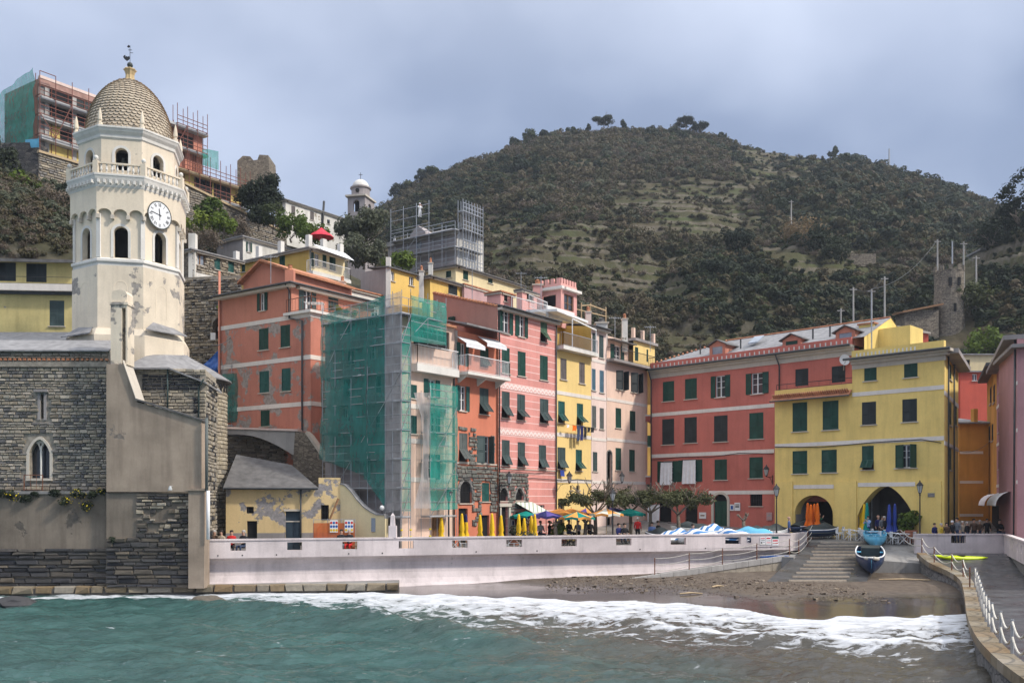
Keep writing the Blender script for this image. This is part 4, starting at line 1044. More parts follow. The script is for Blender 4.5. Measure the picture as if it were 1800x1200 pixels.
for q in vis[300:]+rest:
 E=Matrix.Translation((TC.x+q[2]*math.cos(q[1]),TC.y+q[2]*math.sin(q[1]),q[3]))@Matrix.Rotation(q[1]+math.pi/2,4,'Z')@Matrix.Rotation(-q[4],4,'X')@Matrix.Diagonal((q[5],1.0,hrow/math.cos(q[4])*1.15,1))
 mb.add([E@Vector(v)for v in tl.v],tl.f,random.randrange(3))
plain('tl_a',(0.36,0.27,0.18));plain('tl_b',(0.43,0.33,0.23));plain('tl_c',(0.32,0.25,0.18))
o=mb.build('small_tiles',['tl_a','tl_b','tl_c'],tw);o['kind']='stuff'
fm_=MB();fm_.lathe([(.17,0),(.17,.22),(.10,.26),(.10,.34),(.15,.40),(.15,.50),(.11,.85),(.03,1.2),(0,1.24)],(0,0,0),8);pin=mk_mesh('pinnacle',fm_,'pl_cream')
for p in octv(AB+.1):inst('pinnacle',pin,tw,(p.x,p.y,zt(226)-.02),(0,0,0),(1,1,.95))
# lantern, ball and weather vane
mb=MB();zl=EYE+(HY-146)/F*61
n8=16;pr=[(.42,0),(.44,.12),(.36,.2),(.30,.35),(.27,.6),(.34,.82),(.44,.95),(.36,1.02),(.12,1.05)]
vs=[]
for(r_,z)in pr:
 for j in range(n8):a=2*math.pi*j/n8;k=1.0 if j%2 else .82;vs.append((TC.x+r_*k*math.cos(a),TC.y+r_*k*math.sin(a),zl-.1+z))
mb.add(vs,[(i*n8+j,i*n8+(j+1)%n8,(i+1)*n8+(j+1)%n8,(i+1)*n8+j)for i in range(len(pr)-1)for j in range(n8)]+[tuple((len(pr)-1)*n8+j for j in range(n8))]);mb.build('lantern','pl_lantern',tw)
zk=zl+.95
mb=MB();mb.lathe([(.06,-.05),(.07,.05),(.16,.12),(.19,.24),(.15,.36),(.05,.42),(0,.43)],(TC.x,TC.y,zk),12);mb.build('ball','copper',tw,smooth=True)
mb=MB();zv=zk+.4;c=Vector((TC.x,TC.y,zv));mb.tube([c,c+Vector((0,0,1.15))],.018,5)
X_,Z_=Vector((1,0,0)),Vector((0,0,1));
rooster=[(-.42,.30),(-.34,.22),(-.22,.12),(-.10,.18),(-.02,.30),(-.06,.46),(-.14,.40),(-.24,.44),(-.34,.40),(-.30,.52),(-.40,.50),(-.46,.40)]
mb.extrude([c+X_*a+Z_*b for a,b in rooster],(0,.03,0));
mb.bar(c+Z_*.85-X_*.12,c+Z_*.85+X_*.12,.03);mb.bar(c+Z_*.66-X_*.0,c+Z_*.66+X_*.2,.025);mb.extrude([c+Z_*1.0-X_*.12,c+Z_*1.1+X_*.02,c+Z_*1.2-X_*.1,c+Z_*1.08-X_*.2],(0,.03,0));mb.build('weather_vane','iron',tw)
# clock on the right-hand face
f=octf(TA+.21)[1];tcx=f.t(280);cz=zt(372)
ck=MB();Rr=.86
def disc(mb,r0,r1,d,m,n=36):
 vs=[f.pt(tcx+r_*math.cos(2*math.pi*j/n),d,cz+r_*math.sin(2*math.pi*j/n))for r_ in(r0,r1)for j in range(n)]
 mb.add(vs,[(j,(j+1)%n,n+(j+1)%n,n+j)if r0>0 else(j,n+j,n+(j+1)%n)for j in range(n)],m)
n=36;vs=[f.pt(tcx+Rr*math.cos(2*math.pi*j/n),d,cz+Rr*math.sin(2*math.pi*j/n))for d in(.0,.05)for j in range(n)]
ck.add(vs,[tuple(n+j for j in range(n))]+[(j,(j+1)%n,n+(j+1)%n,n+j)for j in range(n)],0);clk=ck.build('clock_face',['clock_white'],tw)
q=MB();disc(q,Rr*.97,Rr*1.05,.058,0);q.build('rim','copper',clk)
ROM=['XII','I','II','III','IIII','V','VI','VII','VIII','IX','X','XI']
def stroke(mb,x0,z0,x1,z1,w,d=.056):
 a,b=f.pt(tcx+x0,d,cz+z0),f.pt(tcx+x1,d,cz+z1);dn=(b-a).normalized();s_=dn.cross(Vector((f.n.x,f.n.y,0))).normalized()*w/2
 mb.add([a-s_,b-s_,b+s_,a+s_],[(0,1,2,3)])
q=MB()
for h in range(12):
 a=math.pi/2-h*math.pi/6;word=ROM[h];W_=.062;tot=sum({'I':.055,'V':.11,'X':.11}[c]for c in word);x=-tot/2
 ra=Vector((math.cos(a),math.sin(a)));ta=Vector((math.sin(a),-math.cos(a)))
 def LP(x_,y_):v=ra*(.66+y_)+ta*x_;return v.x,v.y
 for ch in word:
  w_={'I':.055,'V':.11,'X':.11}[ch]
  if ch=='I':stroke(q,*LP(x+w_/2,-.11),*LP(x+w_/2,.11),.032)
  elif ch=='V':stroke(q,*LP(x,.11),*LP(x+w_/2,-.11),.03);stroke(q,*LP(x+w_,.11),*LP(x+w_/2,-.11),.018)
  else:stroke(q,*LP(x,.11),*LP(x+w_,-.11),.032);stroke(q,*LP(x+w_,.11),*LP(x,-.11),.018)
  x+=w_
q.build('numerals','iron',clk)
q=MB()
for ang,ln,wd,dd in((math.pi/2+R(7),.42,.06,.066),(math.pi/2+R(80),.66,.045,.072)):stroke(q,-.12*math.cos(ang),-.12*math.sin(ang),ln*math.cos(ang),ln*math.sin(ang),wd,dd)
stroke(q,-.05,0,.05,0,.1,.074);stroke(q,0,-.05,0,-.32,.05,.064);q.build('hands','iron',clk)
# plinth with sloping slate caps
ring(TA+.12,[(.32,6.0),(.32,zt(592)),(.1,zt(580))],'pl_creamlow','plinth')
for k,py in((7,582),(1,572)):
 ff=octf(TA+.12)[k];q=MB();q.slab([ff.pt(-.25,.62,zt(py+8)),ff.pt(ff.L+.15,.62,zt(py+8)),ff.pt(ff.L*.8,-.05,zt(py-6)),ff.pt(ff.L*.3,-.05,zt(py-10))],.08);q.build('slate_cap','slate',tw)
# church
plain('rk_a',(0.32,0.28,0.22));plain('rk_b',(0.21,0.195,0.18));plain('rk_c',(0.40,0.35,0.29));plain('rk_d',(0.12,0.115,0.115));plain('rk_e',(0.28,0.25,0.21))
plain('rd_a',(0.035,0.034,0.038),.7);plain('rd_b',(0.075,0.07,0.068),.7);plain('rd_c',(0.14,0.12,0.095),.8)
ch=thing('church','dark stone harbour church with plastered buttress and round apse','church',(PX(180,53.4),53.4,.55))
CF=Fac((PX(-330,53.2),53.2),(PX(190,53.5),53.5))
def cz_(py):return EYE+(HY-py)/F*53.4
wt0,wt1=CF.t(52),CF.t(88);zs_,zp_=cz_(795),cz_(772)
hl=[(wt0,wt1,cz_(840),zp_),(CF.t(71.5),CF.t(77.5),cz_(735),cz_(692))]
mb=MB();holes_wall(mb,CF,0,CF.L,cz_(868),cz_(630),hl,.45);spandrel(mb,CF,wt0,wt1,zs_,zp_,.45,pointed=True);mb.build('nave_wall','mortar',ch)
def keep(t,z):
 for a,b,c,d in hl:
  if a-.30<t<b+.30 and c-.22<z<d+.30:return False
 return True
stones(ch,CF,CF.t(-320),CF.L,cz_(866),cz_(640),.34,.18,['rs_church'],300,keep=keep,stuffmat=['rk_a','rk_b','rk_c','rk_d','rk_e'],seed=4,proud=.022,joint=.02)
# two-light gothic window
q=MB();archring(q,CF,wt0,wt1,cz_(840),zs_,zp_,.17,-.02,.06,pointed=True);q.build('window_arch','cornice_stone',ch)
tm=(wt0+wt1)/2;q=MB();zz0=cz_(840)
for a,b in((wt0,tm-.05),(tm+.05,wt1)):spandrel(q,CF,a+.02,b-.02,cz_(790),cz_(778),.12,d=-.10);CF.obox(q,a,a+.02,-.22,-.1,cz_(790),cz_(778));CF.obox(q,b-.02,b,-.22,-.1,cz_(790),cz_(778))
archface(q,CF,wt0+.01,wt1-.01,cz_(778),cz_(778),zp_-.02,-.10,pointed=True);q.build('tracery','cornice_stone',ch)
q=MB();p=CF.pt(tm,-.16,zz0);q.tube([p,p+Vector((0,0,cz_(783)-zz0))],.06,8);q.build('mullion','pl_white',ch)
for h_ in hl:q=MB();CF.obox(q,h_[0],h_[1],-.47,-.40,h_[2],h_[3]);q.build('window_pane','pane',ch)
q=MB();CF.obox(q,hl[1][0]-.16,hl[1][0],0,.05,hl[1][2]-.1,hl[1][3]+.1);CF.obox(q,hl[1][1],hl[1][1]+.16,0,.05,hl[1][2]-.1,hl[1][3]+.1);CF.obox(q,hl[1][0]-.30,hl[1][1]+.3,0,.22,hl[1][3]+.1,hl[1][3]+.25);q.build('slit_frame','pl_grey',ch)
q=MB();CF.obox(q,wt0-.15,wt1+.15,0,.16,zz0-.15,zz0-.02);q.build('window_sill','cornice_stone',ch)
railing(ch,[CF.pt(CF.t(54),.75,cz_(862)+.0),CF.pt(CF.t(86),.75,cz_(862))],.9,'rust',.3)
# eaves with brick teeth
q=MB();CF.obox(q,0,CF.L+.1,-.1,.16,cz_(645),cz_(636));CF.obox(q,0,CF.L+.1,-.1,.05,cz_(636),cz_(616));q.build('eaves_course','mortar',ch)
rd=random.Random(9);t=CF.t(-320)
bt_=MB();bt_.box(-.5,.5,-.5,.5,-.5,.5)
bmesh_=mk_mesh('brick',bt_,'tile_roof')
while t<CF.L:inst('brick',bmesh_,ch,CF.pt(t,.10,cz_(632)),(0,0,CF.ang),(.13,.2,.12));t+=.28
stones(ch,CF.off(.03),CF.t(-320),CF.L,cz_(630),cz_(617),.4,.16,['rs_wall'],60,seed=14,proud=.03)
q=MB();q.slab([CF.pt(0,.25,cz_(616)),CF.pt(CF.L+.1,.25,cz_(616)),CF.pt(CF.L+.1,-3.6,cz_(616)+1.25),CF.pt(0,-3.6,cz_(616)+1.25)],.08);q.build('nave_roof','slate',ch)
# lower terrace wall with ledge
LF=Fac((PX(-330,52.45),52.45),(PX(190,52.75),52.75))
mb=MB();LF.obox(mb,0,LF.L,-.9,0,.5,cz_(866));mb.build('lower_wall','pl_lowwall',ch)
mb=MB();LF.obox(mb,0,LF.L,-.3,.08,cz_(868),cz_(863));mb.build('ledge','concrete',ch)
stones(ch,LF,LF.t(-320),LF.L,.55,cz_(962),1.0,.26,['rs_rock'],150,seed=21,proud=.09,joint=.02,stuffmat=['rd_a','rd_b','rd_c'])
# plastered buttress wall with diagonal coping
BF=Fac((PX(187,52.2),52.2),(PX(356,52.3),52.3))
def bz(py):return EYE+(HY-py)/F*52.25
def bp(px,py):t=BF.t(px);return BF.pt(t,0,bz(py))
out=[bp(187,864),bp(354,864),bp(354,738),bp(241,706),bp(218,640),bp(187,640)]
mb=MB();mb.extrude(list(reversed(out)),-Vector((BF.n.x,BF.n.y,0))*1.1);mb.build('buttress_wall','pl_buttress',ch)
for(a,b)in(((217,636),(241,705)),((239,703),(357,740))):
 pa,pb=bp(*a),bp(*b);q=MB();back=-Vector((BF.n.x,BF.n.y,0));up=Vector((0,0,.10));pa-=back*.12;pb-=back*.12
 q.add([pa,pb,pb+back*1.3,pa+back*1.3,pa+up,pb+up,pb+back*1.3+up,pa+back*1.3+up],[(0,3,2,1),(4,5,6,7),(0,1,5,4),(1,2,6,5),(2,3,7,6),(3,0,4,7)]);q.build('sloping_coping','cornice_stone' if a[0]==217 else 'slate_dark',ch)
 # bell gable standing on the buttress
g0,g1,g2=BF.t(191),BF.t(222),BF.t(212)
mb=MB();hl2=[(BF.t(213.5),BF.t(219),bz(632),bz(532))]
f3=BF.off(-.15);f3.obox(mb,g0+.05,BF.t(212),-1.0,0,bz(640),bz(535));f3.obox(mb,BF.t(219),g1,-1.0,0,bz(640),bz(535));f3.obox(mb,BF.t(212),BF.t(219),-1.0,-.0,bz(540),bz(526));f3.obox(mb,g0,g1+.05,-1.05,.06,bz(535),bz(530));f3.obox(mb,g0+.08,g1-.05,-.95,-.05,bz(530),bz(515))
p=[f3.pt(g0+.08,-.05,bz(515)),f3.pt(g1-.05,-.05,bz(515)),f3.pt(g1-.15,-.05,bz(510)),f3.pt((g0+g1)/2,-.05,bz(508)),f3.pt(g0+.14,-.05,bz(510.5))]
mb.extrude(list(reversed(p)),-Vector((BF.n.x,BF.n.y,0))*.9);mb.build('bell_gable','pl_creamlow',ch)
# rough wall below the buttress and pier at its right end
BL=Fac((PX(187,52.35),52.35),(PX(334,52.45),52.45))
mb=MB();BL.obox(mb,0,BL.L,-1.5,0,.5,bz(866));mb.build('rough_wall','pl_lowwall',ch)
stones(ch,BL,0,BL.L,.55,bz(945),.85,.25,['rs_rock'],110,seed=31,proud=.08,stuffmat=['rd_a','rd_b','rd_c'])
stones(ch,BL,BL.t(240),BL.L,bz(945),bz(868),.5,.2,['rs_rock','rs_church'],80,seed=33,proud=.05,drop=.25,stuffmat=['rd_a','rd_b','rd_c'])
PF=Fac((PX(331,52.1),52.1),(PX(359,52.15),52.15));mb=MB();PF.obox(mb,0,PF.L,-1.1,0,.5,bz(862));PF.obox(mb,-.06,PF.L+.06,-1.1,.10,bz(862),bz(858));mb.build('pier','pl_buttress',ch)
# upper wall of dark squared blocks between buttress and apse
UF=Fac((PX(222,54.4),54.4),(PX(362,54.6),54.6))
def uz(py):return EYE+(HY-py)/F*54.5
SFc=Fac((PX(362,54.6),54.6),(PX(380,58.4),58.4));mb=MB();mb.prism([UF.A,UF.B,SFc.B,(SFc.B.x-3.5,SFc.B.y+1.5),(UF.A.x,UF.A.y+5)],2.0,uz(650));mb.build('upper_wall','mortar_pale',ch)
stones(ch,UF,UF.t(228),UF.L,uz(750),uz(686),.42,.20,['rs_apse'],120,seed=41,proud=.03,stuffmat=['rk_a','rk_c','rk_e'])
stones(ch,UF,UF.t(250),UF.t(352),uz(686),uz(658),.36,.20,['rs_block'],110,seed=42,proud=.03,joint=.04)
stones(ch,UF,UF.t(228),UF.L,uz(658),uz(648),.42,.18,['rs_apse'],60,seed=43,proud=.03)
stones(ch,UF,UF.t(340),UF.t(352),uz(735),uz(690),.4,.2,['rs_block'],20,seed=44,proud=.05,drop=.4)
stones(ch,SFc,0,SFc.L,2.3,uz(660),.42,.24,['rs_apse','rs_block','rs_church'],150,seed=45,proud=.03,stuffmat=['rk_a','rk_c','rk_e'])
q=MB();q.slab([UF.pt(-.1,.35,uz(648)),UF.pt(UF.t(300),.35,uz(647)),UF.pt(UF.L+.1,.4,uz(672)),SFc.pt(SFc.L,.35,uz(684)+.3),Vector((PX(330,60),60,uz(625)+.9)),UF.pt(UF.t(250),-4,uz(640)+1.2),UF.pt(-.1,-4,uz(640)+1.2)],.10);q.build('aisle_roof','slate',ch)
# apse
AC=Vector((PX(317,60.6),60.6));AR=2.95;za0,za1=2.0,EYE+(HY-668)/F*60
mb=MB();mb.lathe([(AR-.05,za0),(AR-.05,za1)],(AC.x,AC.y,0),40);mb.build('apse_wall','mortar_pale',ch,smooth=True)
mb=MB();mb.lathe([(AR+.32,za1-.03),(AR+.32,za1+.05),(2.0,za1+.85),(.05,za1+1.9)],(AC.x,AC.y,0),40);mb.build('apse_roof','slate',ch,smooth=False)
rd=random.Random(6);smp=[];z=za0
while z<za1-.5:
 hh=rd.uniform(.20,.32);a=R(-95)
 while a<R(15):
  w_=rd.uniform(.30,.6);da=w_/AR;smp.append((a+da/2,z+hh/2,w_,hh));a+=da
 z+=hh
for i,(a,z,w_,hh)in enumerate(smp[:300]):
 inst('stone',smesh(rd.randrange(6),'rs_apse' if rd.random()<.8 else 'rs_church'),ch,(AC.x+(AR-.03)*math.cos(a),AC.y+(AR-.03)*math.sin(a),z),(0,0,a+math.pi/2),(w_-.02,.14+.05*rd.random(),hh-.02))
mb=MB()
for(a,z,w_,hh)in smp[300:]:
 v,fq=USTONES[rd.randrange(6)];c_,s_=math.cos(a+math.pi/2),math.sin(a+math.pi/2);sy=.15
 mb.add([(AC.x+(AR-.03)*math.cos(a)+p[0]*(w_-.02)*c_-p[1]*sy*s_,AC.y+(AR-.03)*math.sin(a)+p[0]*(w_-.02)*s_+p[1]*sy*c_,z+p[2]*(hh-.02))for p in v],fq,rd.randrange(3))
plain('ap_a',(0.40,0.34,0.25));plain('ap_b',(0.46,0.40,0.31));plain('ap_c',(0.33,0.28,0.215))
if mb.v:o=mb.build('small_stones',['ap_a','ap_b','ap_c'],ch);o['kind']='stuff'
for i in range(14):
 a=R(-95+i*9);q=MB();ff=Fac((AC.x+AR*math.cos(a-R(3.4))*1.02,AC.y+AR*math.sin(a-R(3.4))*1.02),(AC.x+AR*math.cos(a+R(3.4))*1.02,AC.y+AR*math.sin(a+R(3.4))*1.02))
 archface(q,ff,.05,ff.L-.05,za1-.75,za1-.35,za1-.16,.03);q.build('blind_niche','dark_void',ch)
 # pipes on the church
pipe(ch,[UF.pt(UF.t(296),.14,uz(648)),UF.pt(UF.t(296),.14,uz(722))],.05,'sh_slate')
pipe(ch,[UF.pt(UF.t(362),.5,uz(668)),UF.pt(UF.t(351),.2,uz(682)),UF.pt(UF.t(351),.2,uz(738))],.06,'sh_slate')
pipe(ch,[PF.pt(PF.L+.15,.05,bz(735)),PF.pt(PF.L+.15,.05,bz(862))],.09,'sh_grey');pipe(ch,[PF.pt(PF.L+.25,.1,bz(862)),PF.pt(PF.L+.25,.1,3.3)],.10,'white_paint')
q=MB();p=BF.pt(BF.t(303),.35,bz(857));q.lathe([(0,.12),(.06,.1),(.12,-.08),(.12,-.14)],p,8);q.bar(p+Vector((0,.35,.1)),p+Vector((0,0,.1)),.03);q.build('wall_lamp','lamp_glass',ch)
# plants on the ledge with yellow flowers
def shrub(name,label,c,r,n,mats,ls=.07,nb=5,seed=1,tall=.7,cat='shrub',group=None,mix=(1,)):
 rd=random.Random(seed);mb=MB()
 for i in range(nb):
  a=rd.uniform(0,6.28);q_=r*rd.uniform(0,.65)
  leafball(mb,rd,(c[0]+q_*math.cos(a),c[1]+q_*math.sin(a)*.7,c[2]+r*rd.uniform(.2,tall)),r*rd.uniform(.35,.6),n//nb,ls,.8,0)
 if len(mats)>1:leafball(mb,rd,(c[0],c[1],c[2]+r*.5),r*.95,n//12,ls*.9,.7,1,.8)
 t_=thing(name,label,cat,c,group);mb.build('foliage',mats,t_)
 q=MB();
 for i in range(3):a=rd.uniform(0,6.28);q.tube([(c[0],c[1],c[2]-.15*r),(c[0]+.3*r*math.cos(a),c[1]+.2*r*math.sin(a),c[2]+r*.6)],[.05*r,.02*r],5)
 q.build('stem','bark',t_);return t_
rd=random.Random(77)
for i,(x,y,r_)in enumerate(((6,872,.5),(26,878,.55),(44,884,.5),(62,874,.35),(100,872,.45),(118,885,.45),(140,876,.55),(152,896,.5),(165,874,.4),(182,868,.35),(200,951,.3))):
 lab=['leafy plant with yellow flowers at the far left of church ledge','bushy green plant hanging on the church ledge, second from left','green trailing plant on church ledge left of gothic window','small plant directly under the gothic church window','green plant on church ledge right under gothic window right jamb','trailing plant hanging below church ledge, midway to buttress','leafy plant on church ledge with scattered yellow flowers','yellow flowered tuft hanging low on wall below church ledge','small green plant on ledge left of the buttress','yellow flowering plant at the buttress corner of church ledge','small green tuft on rough wall below plaster buttress'][i]
 f_=LF if x<190 else BL;c=f_.pt(f_.t(x),.12,EYE+(HY-y)/F*52.6);shrub('wall_plant',lab,c,r_,300,['lf_dark','lf_yellow']if i in(1,5,6,7,9)else['lf_dark'],.065,5,60+i,cat='plant')
 # yellow house behind the church at the left edge
yh=thing('yellow_house','yellow house with slate roof behind church at far left','house',(PX(60,68),68,8))
f=Fac((PX(-330,67),67),(PX(150,68.5),68.5))
def hz(py):return EYE+(HY-py)/F*68
W1=[winpx(f,-6,28,461,494),winpx(f,46,82,463,496),winpx(f,87,113,528,573),winpx(f,-60,-34,528,573)]
mb=MB();holes_wall(mb,f,0,f.L,6,hz(455),W1,.2);mb.build('wall','pl_churchyellow',yh)
mb=MB();f.obox(mb,0,f.L,-6,-.25,6,hz(457));mb.build('rear','pl_churchyellow',yh)
for i,w_ in enumerate(W1):window(yh,f,*w_,'c','sh_dark' if i<2 else 'sh_slate',sill=i>1)
q=MB();q.slab([f.pt(0,.7,hz(458)),f.pt(f.L,.7,hz(458)),f.pt(f.L,-6,hz(440)+.6),f.pt(0,-6,hz(440)+.6)],.22);q.build('roof','slate_dark',yh)
q=MB();f.obox(q,0,f.L,0,.55,hz(512),hz(500));q.build('balcony_slab','pl_band',yh);q=MB();f.obox(q,0,f.L,0,.3,hz(517),hz(512));q.build('gutter','gutter',yh)
q=MB();
for z in(hz(488),hz(500)+.02):q.bar(f.pt(0,.5,z),f.pt(f.L,.5,z),.03)
q.build('railing','iron',yh)
q=MB();q.slab([(PX(-330,56.5),56.5,cz_(612)+.15),(PX(128,56.5),56.5,cz_(612)+.15),(PX(131,66.5),66.5,hz(590)),(PX(-330,66.5),66.5,hz(590))],.12);o=q.build('lean_to_roof','slate',yh)
# the row of houses on the piazza
ROW=Fac((R0.x,R0.y),(R0.x+RU.x*34,R0.y+RU.y*34))
def house_box(th,fac,t0,t1,z0,z1,wins,mat,depth=7.0,wall='wall',top=None,recess=.18):
 mb=MB();hs=[w[0]for w in wins]
 holes_wall(mb,fac,t0,t1,z0,z1,hs,recess,top=top)
 for tt,d in((t0,1),(t1,-1)):
  q=[fac.pt(tt,0,z0),fac.pt(tt,-depth,z0),fac.pt(tt,-depth,z1),fac.pt(tt,0,z1)];mb.add(q,[(0,1,2,3)if d>0 else(3,2,1,0)])
 mb.add([fac.pt(t0,-depth,z0),fac.pt(t1,-depth,z0),fac.pt(t1,-depth,z1),fac.pt(t0,-depth,z1)],[(3,2,1,0)])
 mb.add([fac.pt(t0,0,z1),fac.pt(t1,0,z1),fac.pt(t1,-depth,z1),fac.pt(t0,-depth,z1)],[(0,1,2,3)])
 return mb.build(wall,mat,th)
def wpx(fac,lst):
 return[(winpx(fac,*w[:4]),)+tuple(w[4:])for w in lst]
def put_wins(th,fac,wl):
 for w in wl:
  kw=w[3]if len(w)>3 else{}
  window(th,fac,*w[0],w[1],w[2],**kw)
def bandpx(th,fac,x0,x1,py,h,mat='pl_band',d=.03,at=None,name='band'):
 t0,t1=fac.t(x0),fac.t(x1);tm=fac.t(at)if at else(t0+t1)/2;return band(th,fac,t0,t1,fac.z(tm,py),h,mat,d,name)
def eave(th,fac,t0,t1,z,out=.45,back=6.0,rise=1.2,mat='slate_dark',th_=.12,name='roof',soffit=True):
 q=MB();q.slab([fac.pt(t0-.02,out,z+.02),fac.pt(t1+.02,out,z+.02),fac.pt(t1+.02,-back,z+rise),fac.pt(t0-.02,-back,z+rise)],th_);o=q.build(name,mat,th)
 if soffit:
  q=MB();fac.obox(q,t0,t1,-.05,out-.1,z-.28,z-.10);q.build('cornice','cornice_stone',th)
  q=MB();p0,p1=fac.pt(t0,out+.05,z-.04),fac.pt(t1,out+.05,z-.04);q.tube([p0,p1],.07,6);q.build('gutter','gutter',th)
 return o
def balcony(th,fac,t0,t1,z,out,h=1.0,mat='white_paint',slab='pl_white',sth=.18,step=.12,brackets=True,mid=False):
 q=MB();fac.obox(q,t0,t1,-.05,out,z-sth,z);q.build('balcony_slab',slab,th)
 railing(th,[fac.pt(t0+.05,.02,z),fac.pt(t0+.05,out-.05,z),fac.pt(t1-.05,out-.05,z),fac.pt(t1-.05,.02,z)],h,mat,step,name='balcony_railing',mid=mid)
 if brackets:
  n=max(2,int((t1-t0)/1.4))
  for i in range(n):
   t=lerp(t0+.3,t1-.3,i/(n-1));q=MB();q.extrude([fac.pt(t-.08,0,z-sth-.5),fac.pt(t-.08,0,z-sth),fac.pt(t-.08,out*.8,z-sth)],(fac.u.x*.16,fac.u.y*.16,0));q.build('bracket',slab,th)
def lantern_bracket(label,fac,t,z,out=1.0,group=None):
 L=thing('wall_lantern',label,'lantern',fac.pt(t,0,z),group);q=MB()
 q.bar(fac.pt(t,0,z),fac.pt(t,out,z),.04);q.tube([fac.pt(t,0.02,z-.5),fac.pt(t,.15,z-.42),fac.pt(t,.35,z-.12),fac.pt(t,.6,z-.05)],.018,5);q.bar(fac.pt(t,.02,z-.6),fac.pt(t,.02,z+.15),.05);q.build('arm','iron',L)
 lantern_head(L,fac.pt(t,out,z))
def lantern_head(par,p,s=1.0):
 q=MB();q.lathe([(.05*s,0),(.06*s,.05*s),(.10*s,.10*s),(.10*s,.12*s)],p,6);q.lathe([(.27*s,.62*s),(.27*s,.64*s),(.13*s,.82*s),(.05*s,.90*s),(.05*s,.96*s),(.0,1.02*s)],p,6)
 for j in range(6):
  a=2*math.pi*j/6;q.bar((p[0]+.10*s*math.cos(a),p[1]+.10*s*math.sin(a),p[2]+.1*s),(p[0]+.22*s*math.cos(a),p[1]+.22*s*math.sin(a),p[2]+.63*s),.02*s)
 q.build('lamp_cage','iron',par);q=MB();q.lathe([(.09*s,.12*s),(.20*s,.61*s)],p,6);q.build('lamp_glass','lamp_glass',par)
Z0=1.8
# scaffolded peach house at the corner
LDIR=Vector((0.835,-0.55))
def leftfac(corner,length):return Fac(corner-LDIR*length,corner)
fh=thing('peach_house','peach corner house wrapped in scaffolding and green netting','house',(R0.x,R0.y,PIA))
tF0,tF1=0.0,ROW.t(799);zF=ROW.z(ROW.t(740),562)
wl=wpx(ROW,[(752,766,667,698,'o','sh_teal'),(752,766,724,762,'o','sh_teal'),(752,766,798,842,'o','sh_teal'),(722,733,676,700,'c','sh_teal'),(722,733,730,762,'c','sh_teal')])
big=(ROW.t(727),ROW.t(790),ROW.z(ROW.t(760),612),ROW.z(ROW.t(760),578))
door=(ROW.t(759),ROW.t(776),PIA,ROW.z(ROW.t(765),905))
house_box(fh,ROW,tF0,tF1,Z0,zF,[(big,)]+[(w[0],)for w in wl]+[(door,)],'pl_peach',7)
put_wins(fh,ROW,wl);window(fh,ROW,*big,'n','sh_green',False);
q=MB();ROW.obox(q,*door[:2],-.2,-.1,*door[2:]);
for i in range(4):ROW.obox(q,lerp(door[0],door[1],i/4)+.02,lerp(door[0],door[1],(i+1)/4)-.02,-.1,-.06,door[2]+.1,door[3]-.1)
q.build('door','wood',fh)
for py,x0 in((716,712),(776,712),(843,712)):bandpx(fh,ROW,x0,790,py,.32,at=745)
zb=ROW.z(ROW.t(755),652);balcony(fh,ROW,ROW.t(722),ROW.t(796),zb+.28,.6,1.25,'white_paint','pl_white',.5,.13,False)
FL=leftfac(R0,6.8)
mbw=[(winpx(FL,610,623,560,585)),(winpx(FL,650,662,548,572)),(winpx(FL,612,622,610,640)),(winpx(FL,650,664,600,632)),(winpx(FL,604,616,666,700)),(winpx(FL,628,636,672,702)),(winpx(FL,660,670,655,690)),(winpx(FL,604,614,718,742)),(winpx(FL,660,668,728,752))]
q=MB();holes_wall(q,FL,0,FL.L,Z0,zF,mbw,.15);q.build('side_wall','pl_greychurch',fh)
for i,w_ in enumerate(mbw):window(fh,FL,*w_,'g' if i%2 else 'c','sh_teal')
q=MB();q.slab([FL.pt(-.1,.3,zF+.05),FL.pt(FL.L+.3,.3,zF+.05),ROW.pt(tF1,.3,zF+.05),ROW.pt(tF1,-6,zF+1.3),FL.pt(-.1,-5,zF+1.3)],.15);q.build('roof','terracotta',fh)
# lower dark passage under the scaffold
pipe(fh,[ROW.pt(tF1-.15,.1,Z0+.4),ROW.pt(tF1-.15,.1,zb)],.06)
# orange house with balcony
gh=thing('orange_house','narrow orange house with white balcony and stone ground floor','house',ROW.pt(ROW.t(836),0,PIA))
t0,t1=ROW.t(799.5),ROW.t(874);zG=ROW.z(ROW.t(836),588)
wl=wpx(ROW,[(807,819,678,722,'o','sh_teal'),(843,859,682,728,'s','sh_slate'),(807,822,761,811,'s','sh_grey'),(838,860,766,814,'a','sh_slate'),(847,860,848,881,'c','sh_teal'),(808,818,603,642,'o','sh_teal',{'sill':False}),(844,859,611,645,'s','sh_green',{'sill':False})])
arch=(ROW.t(808),ROW.t(829),ROW.z(ROW.t(818),884),ROW.z(ROW.t(818),845));dr1=(ROW.t(806),ROW.t(822),PIA,ROW.z(ROW.t(814),893));dr2=(ROW.t(846),ROW.t(860),PIA,ROW.z(ROW.t(850),905))
house_box(gh,ROW,t0,t1,Z0,zG,[(w[0],)for w in wl]+[(arch,),(dr1,),(dr2,)],'pl_orange',7)
put_wins(gh,ROW,wl)
q=MB();spandrel(q,ROW,arch[0],arch[1],lerp(arch[2],arch[3],.5),arch[3],.25,m=0);archring(q,ROW,arch[0],arch[1],arch[2],lerp(arch[2],arch[3],.5),arch[3],.28,-.01,.05,m=0);q.build('stone_arch','st_grey',gh)
window(gh,ROW,*arch,'b','sh_green',True,wname='arch_window');window(gh,ROW,*dr1,'n','sh_green',False,wname='door');window(gh,ROW,*dr2,'n','sh_green',False,wname='door')
FS=ROW.off(.035)
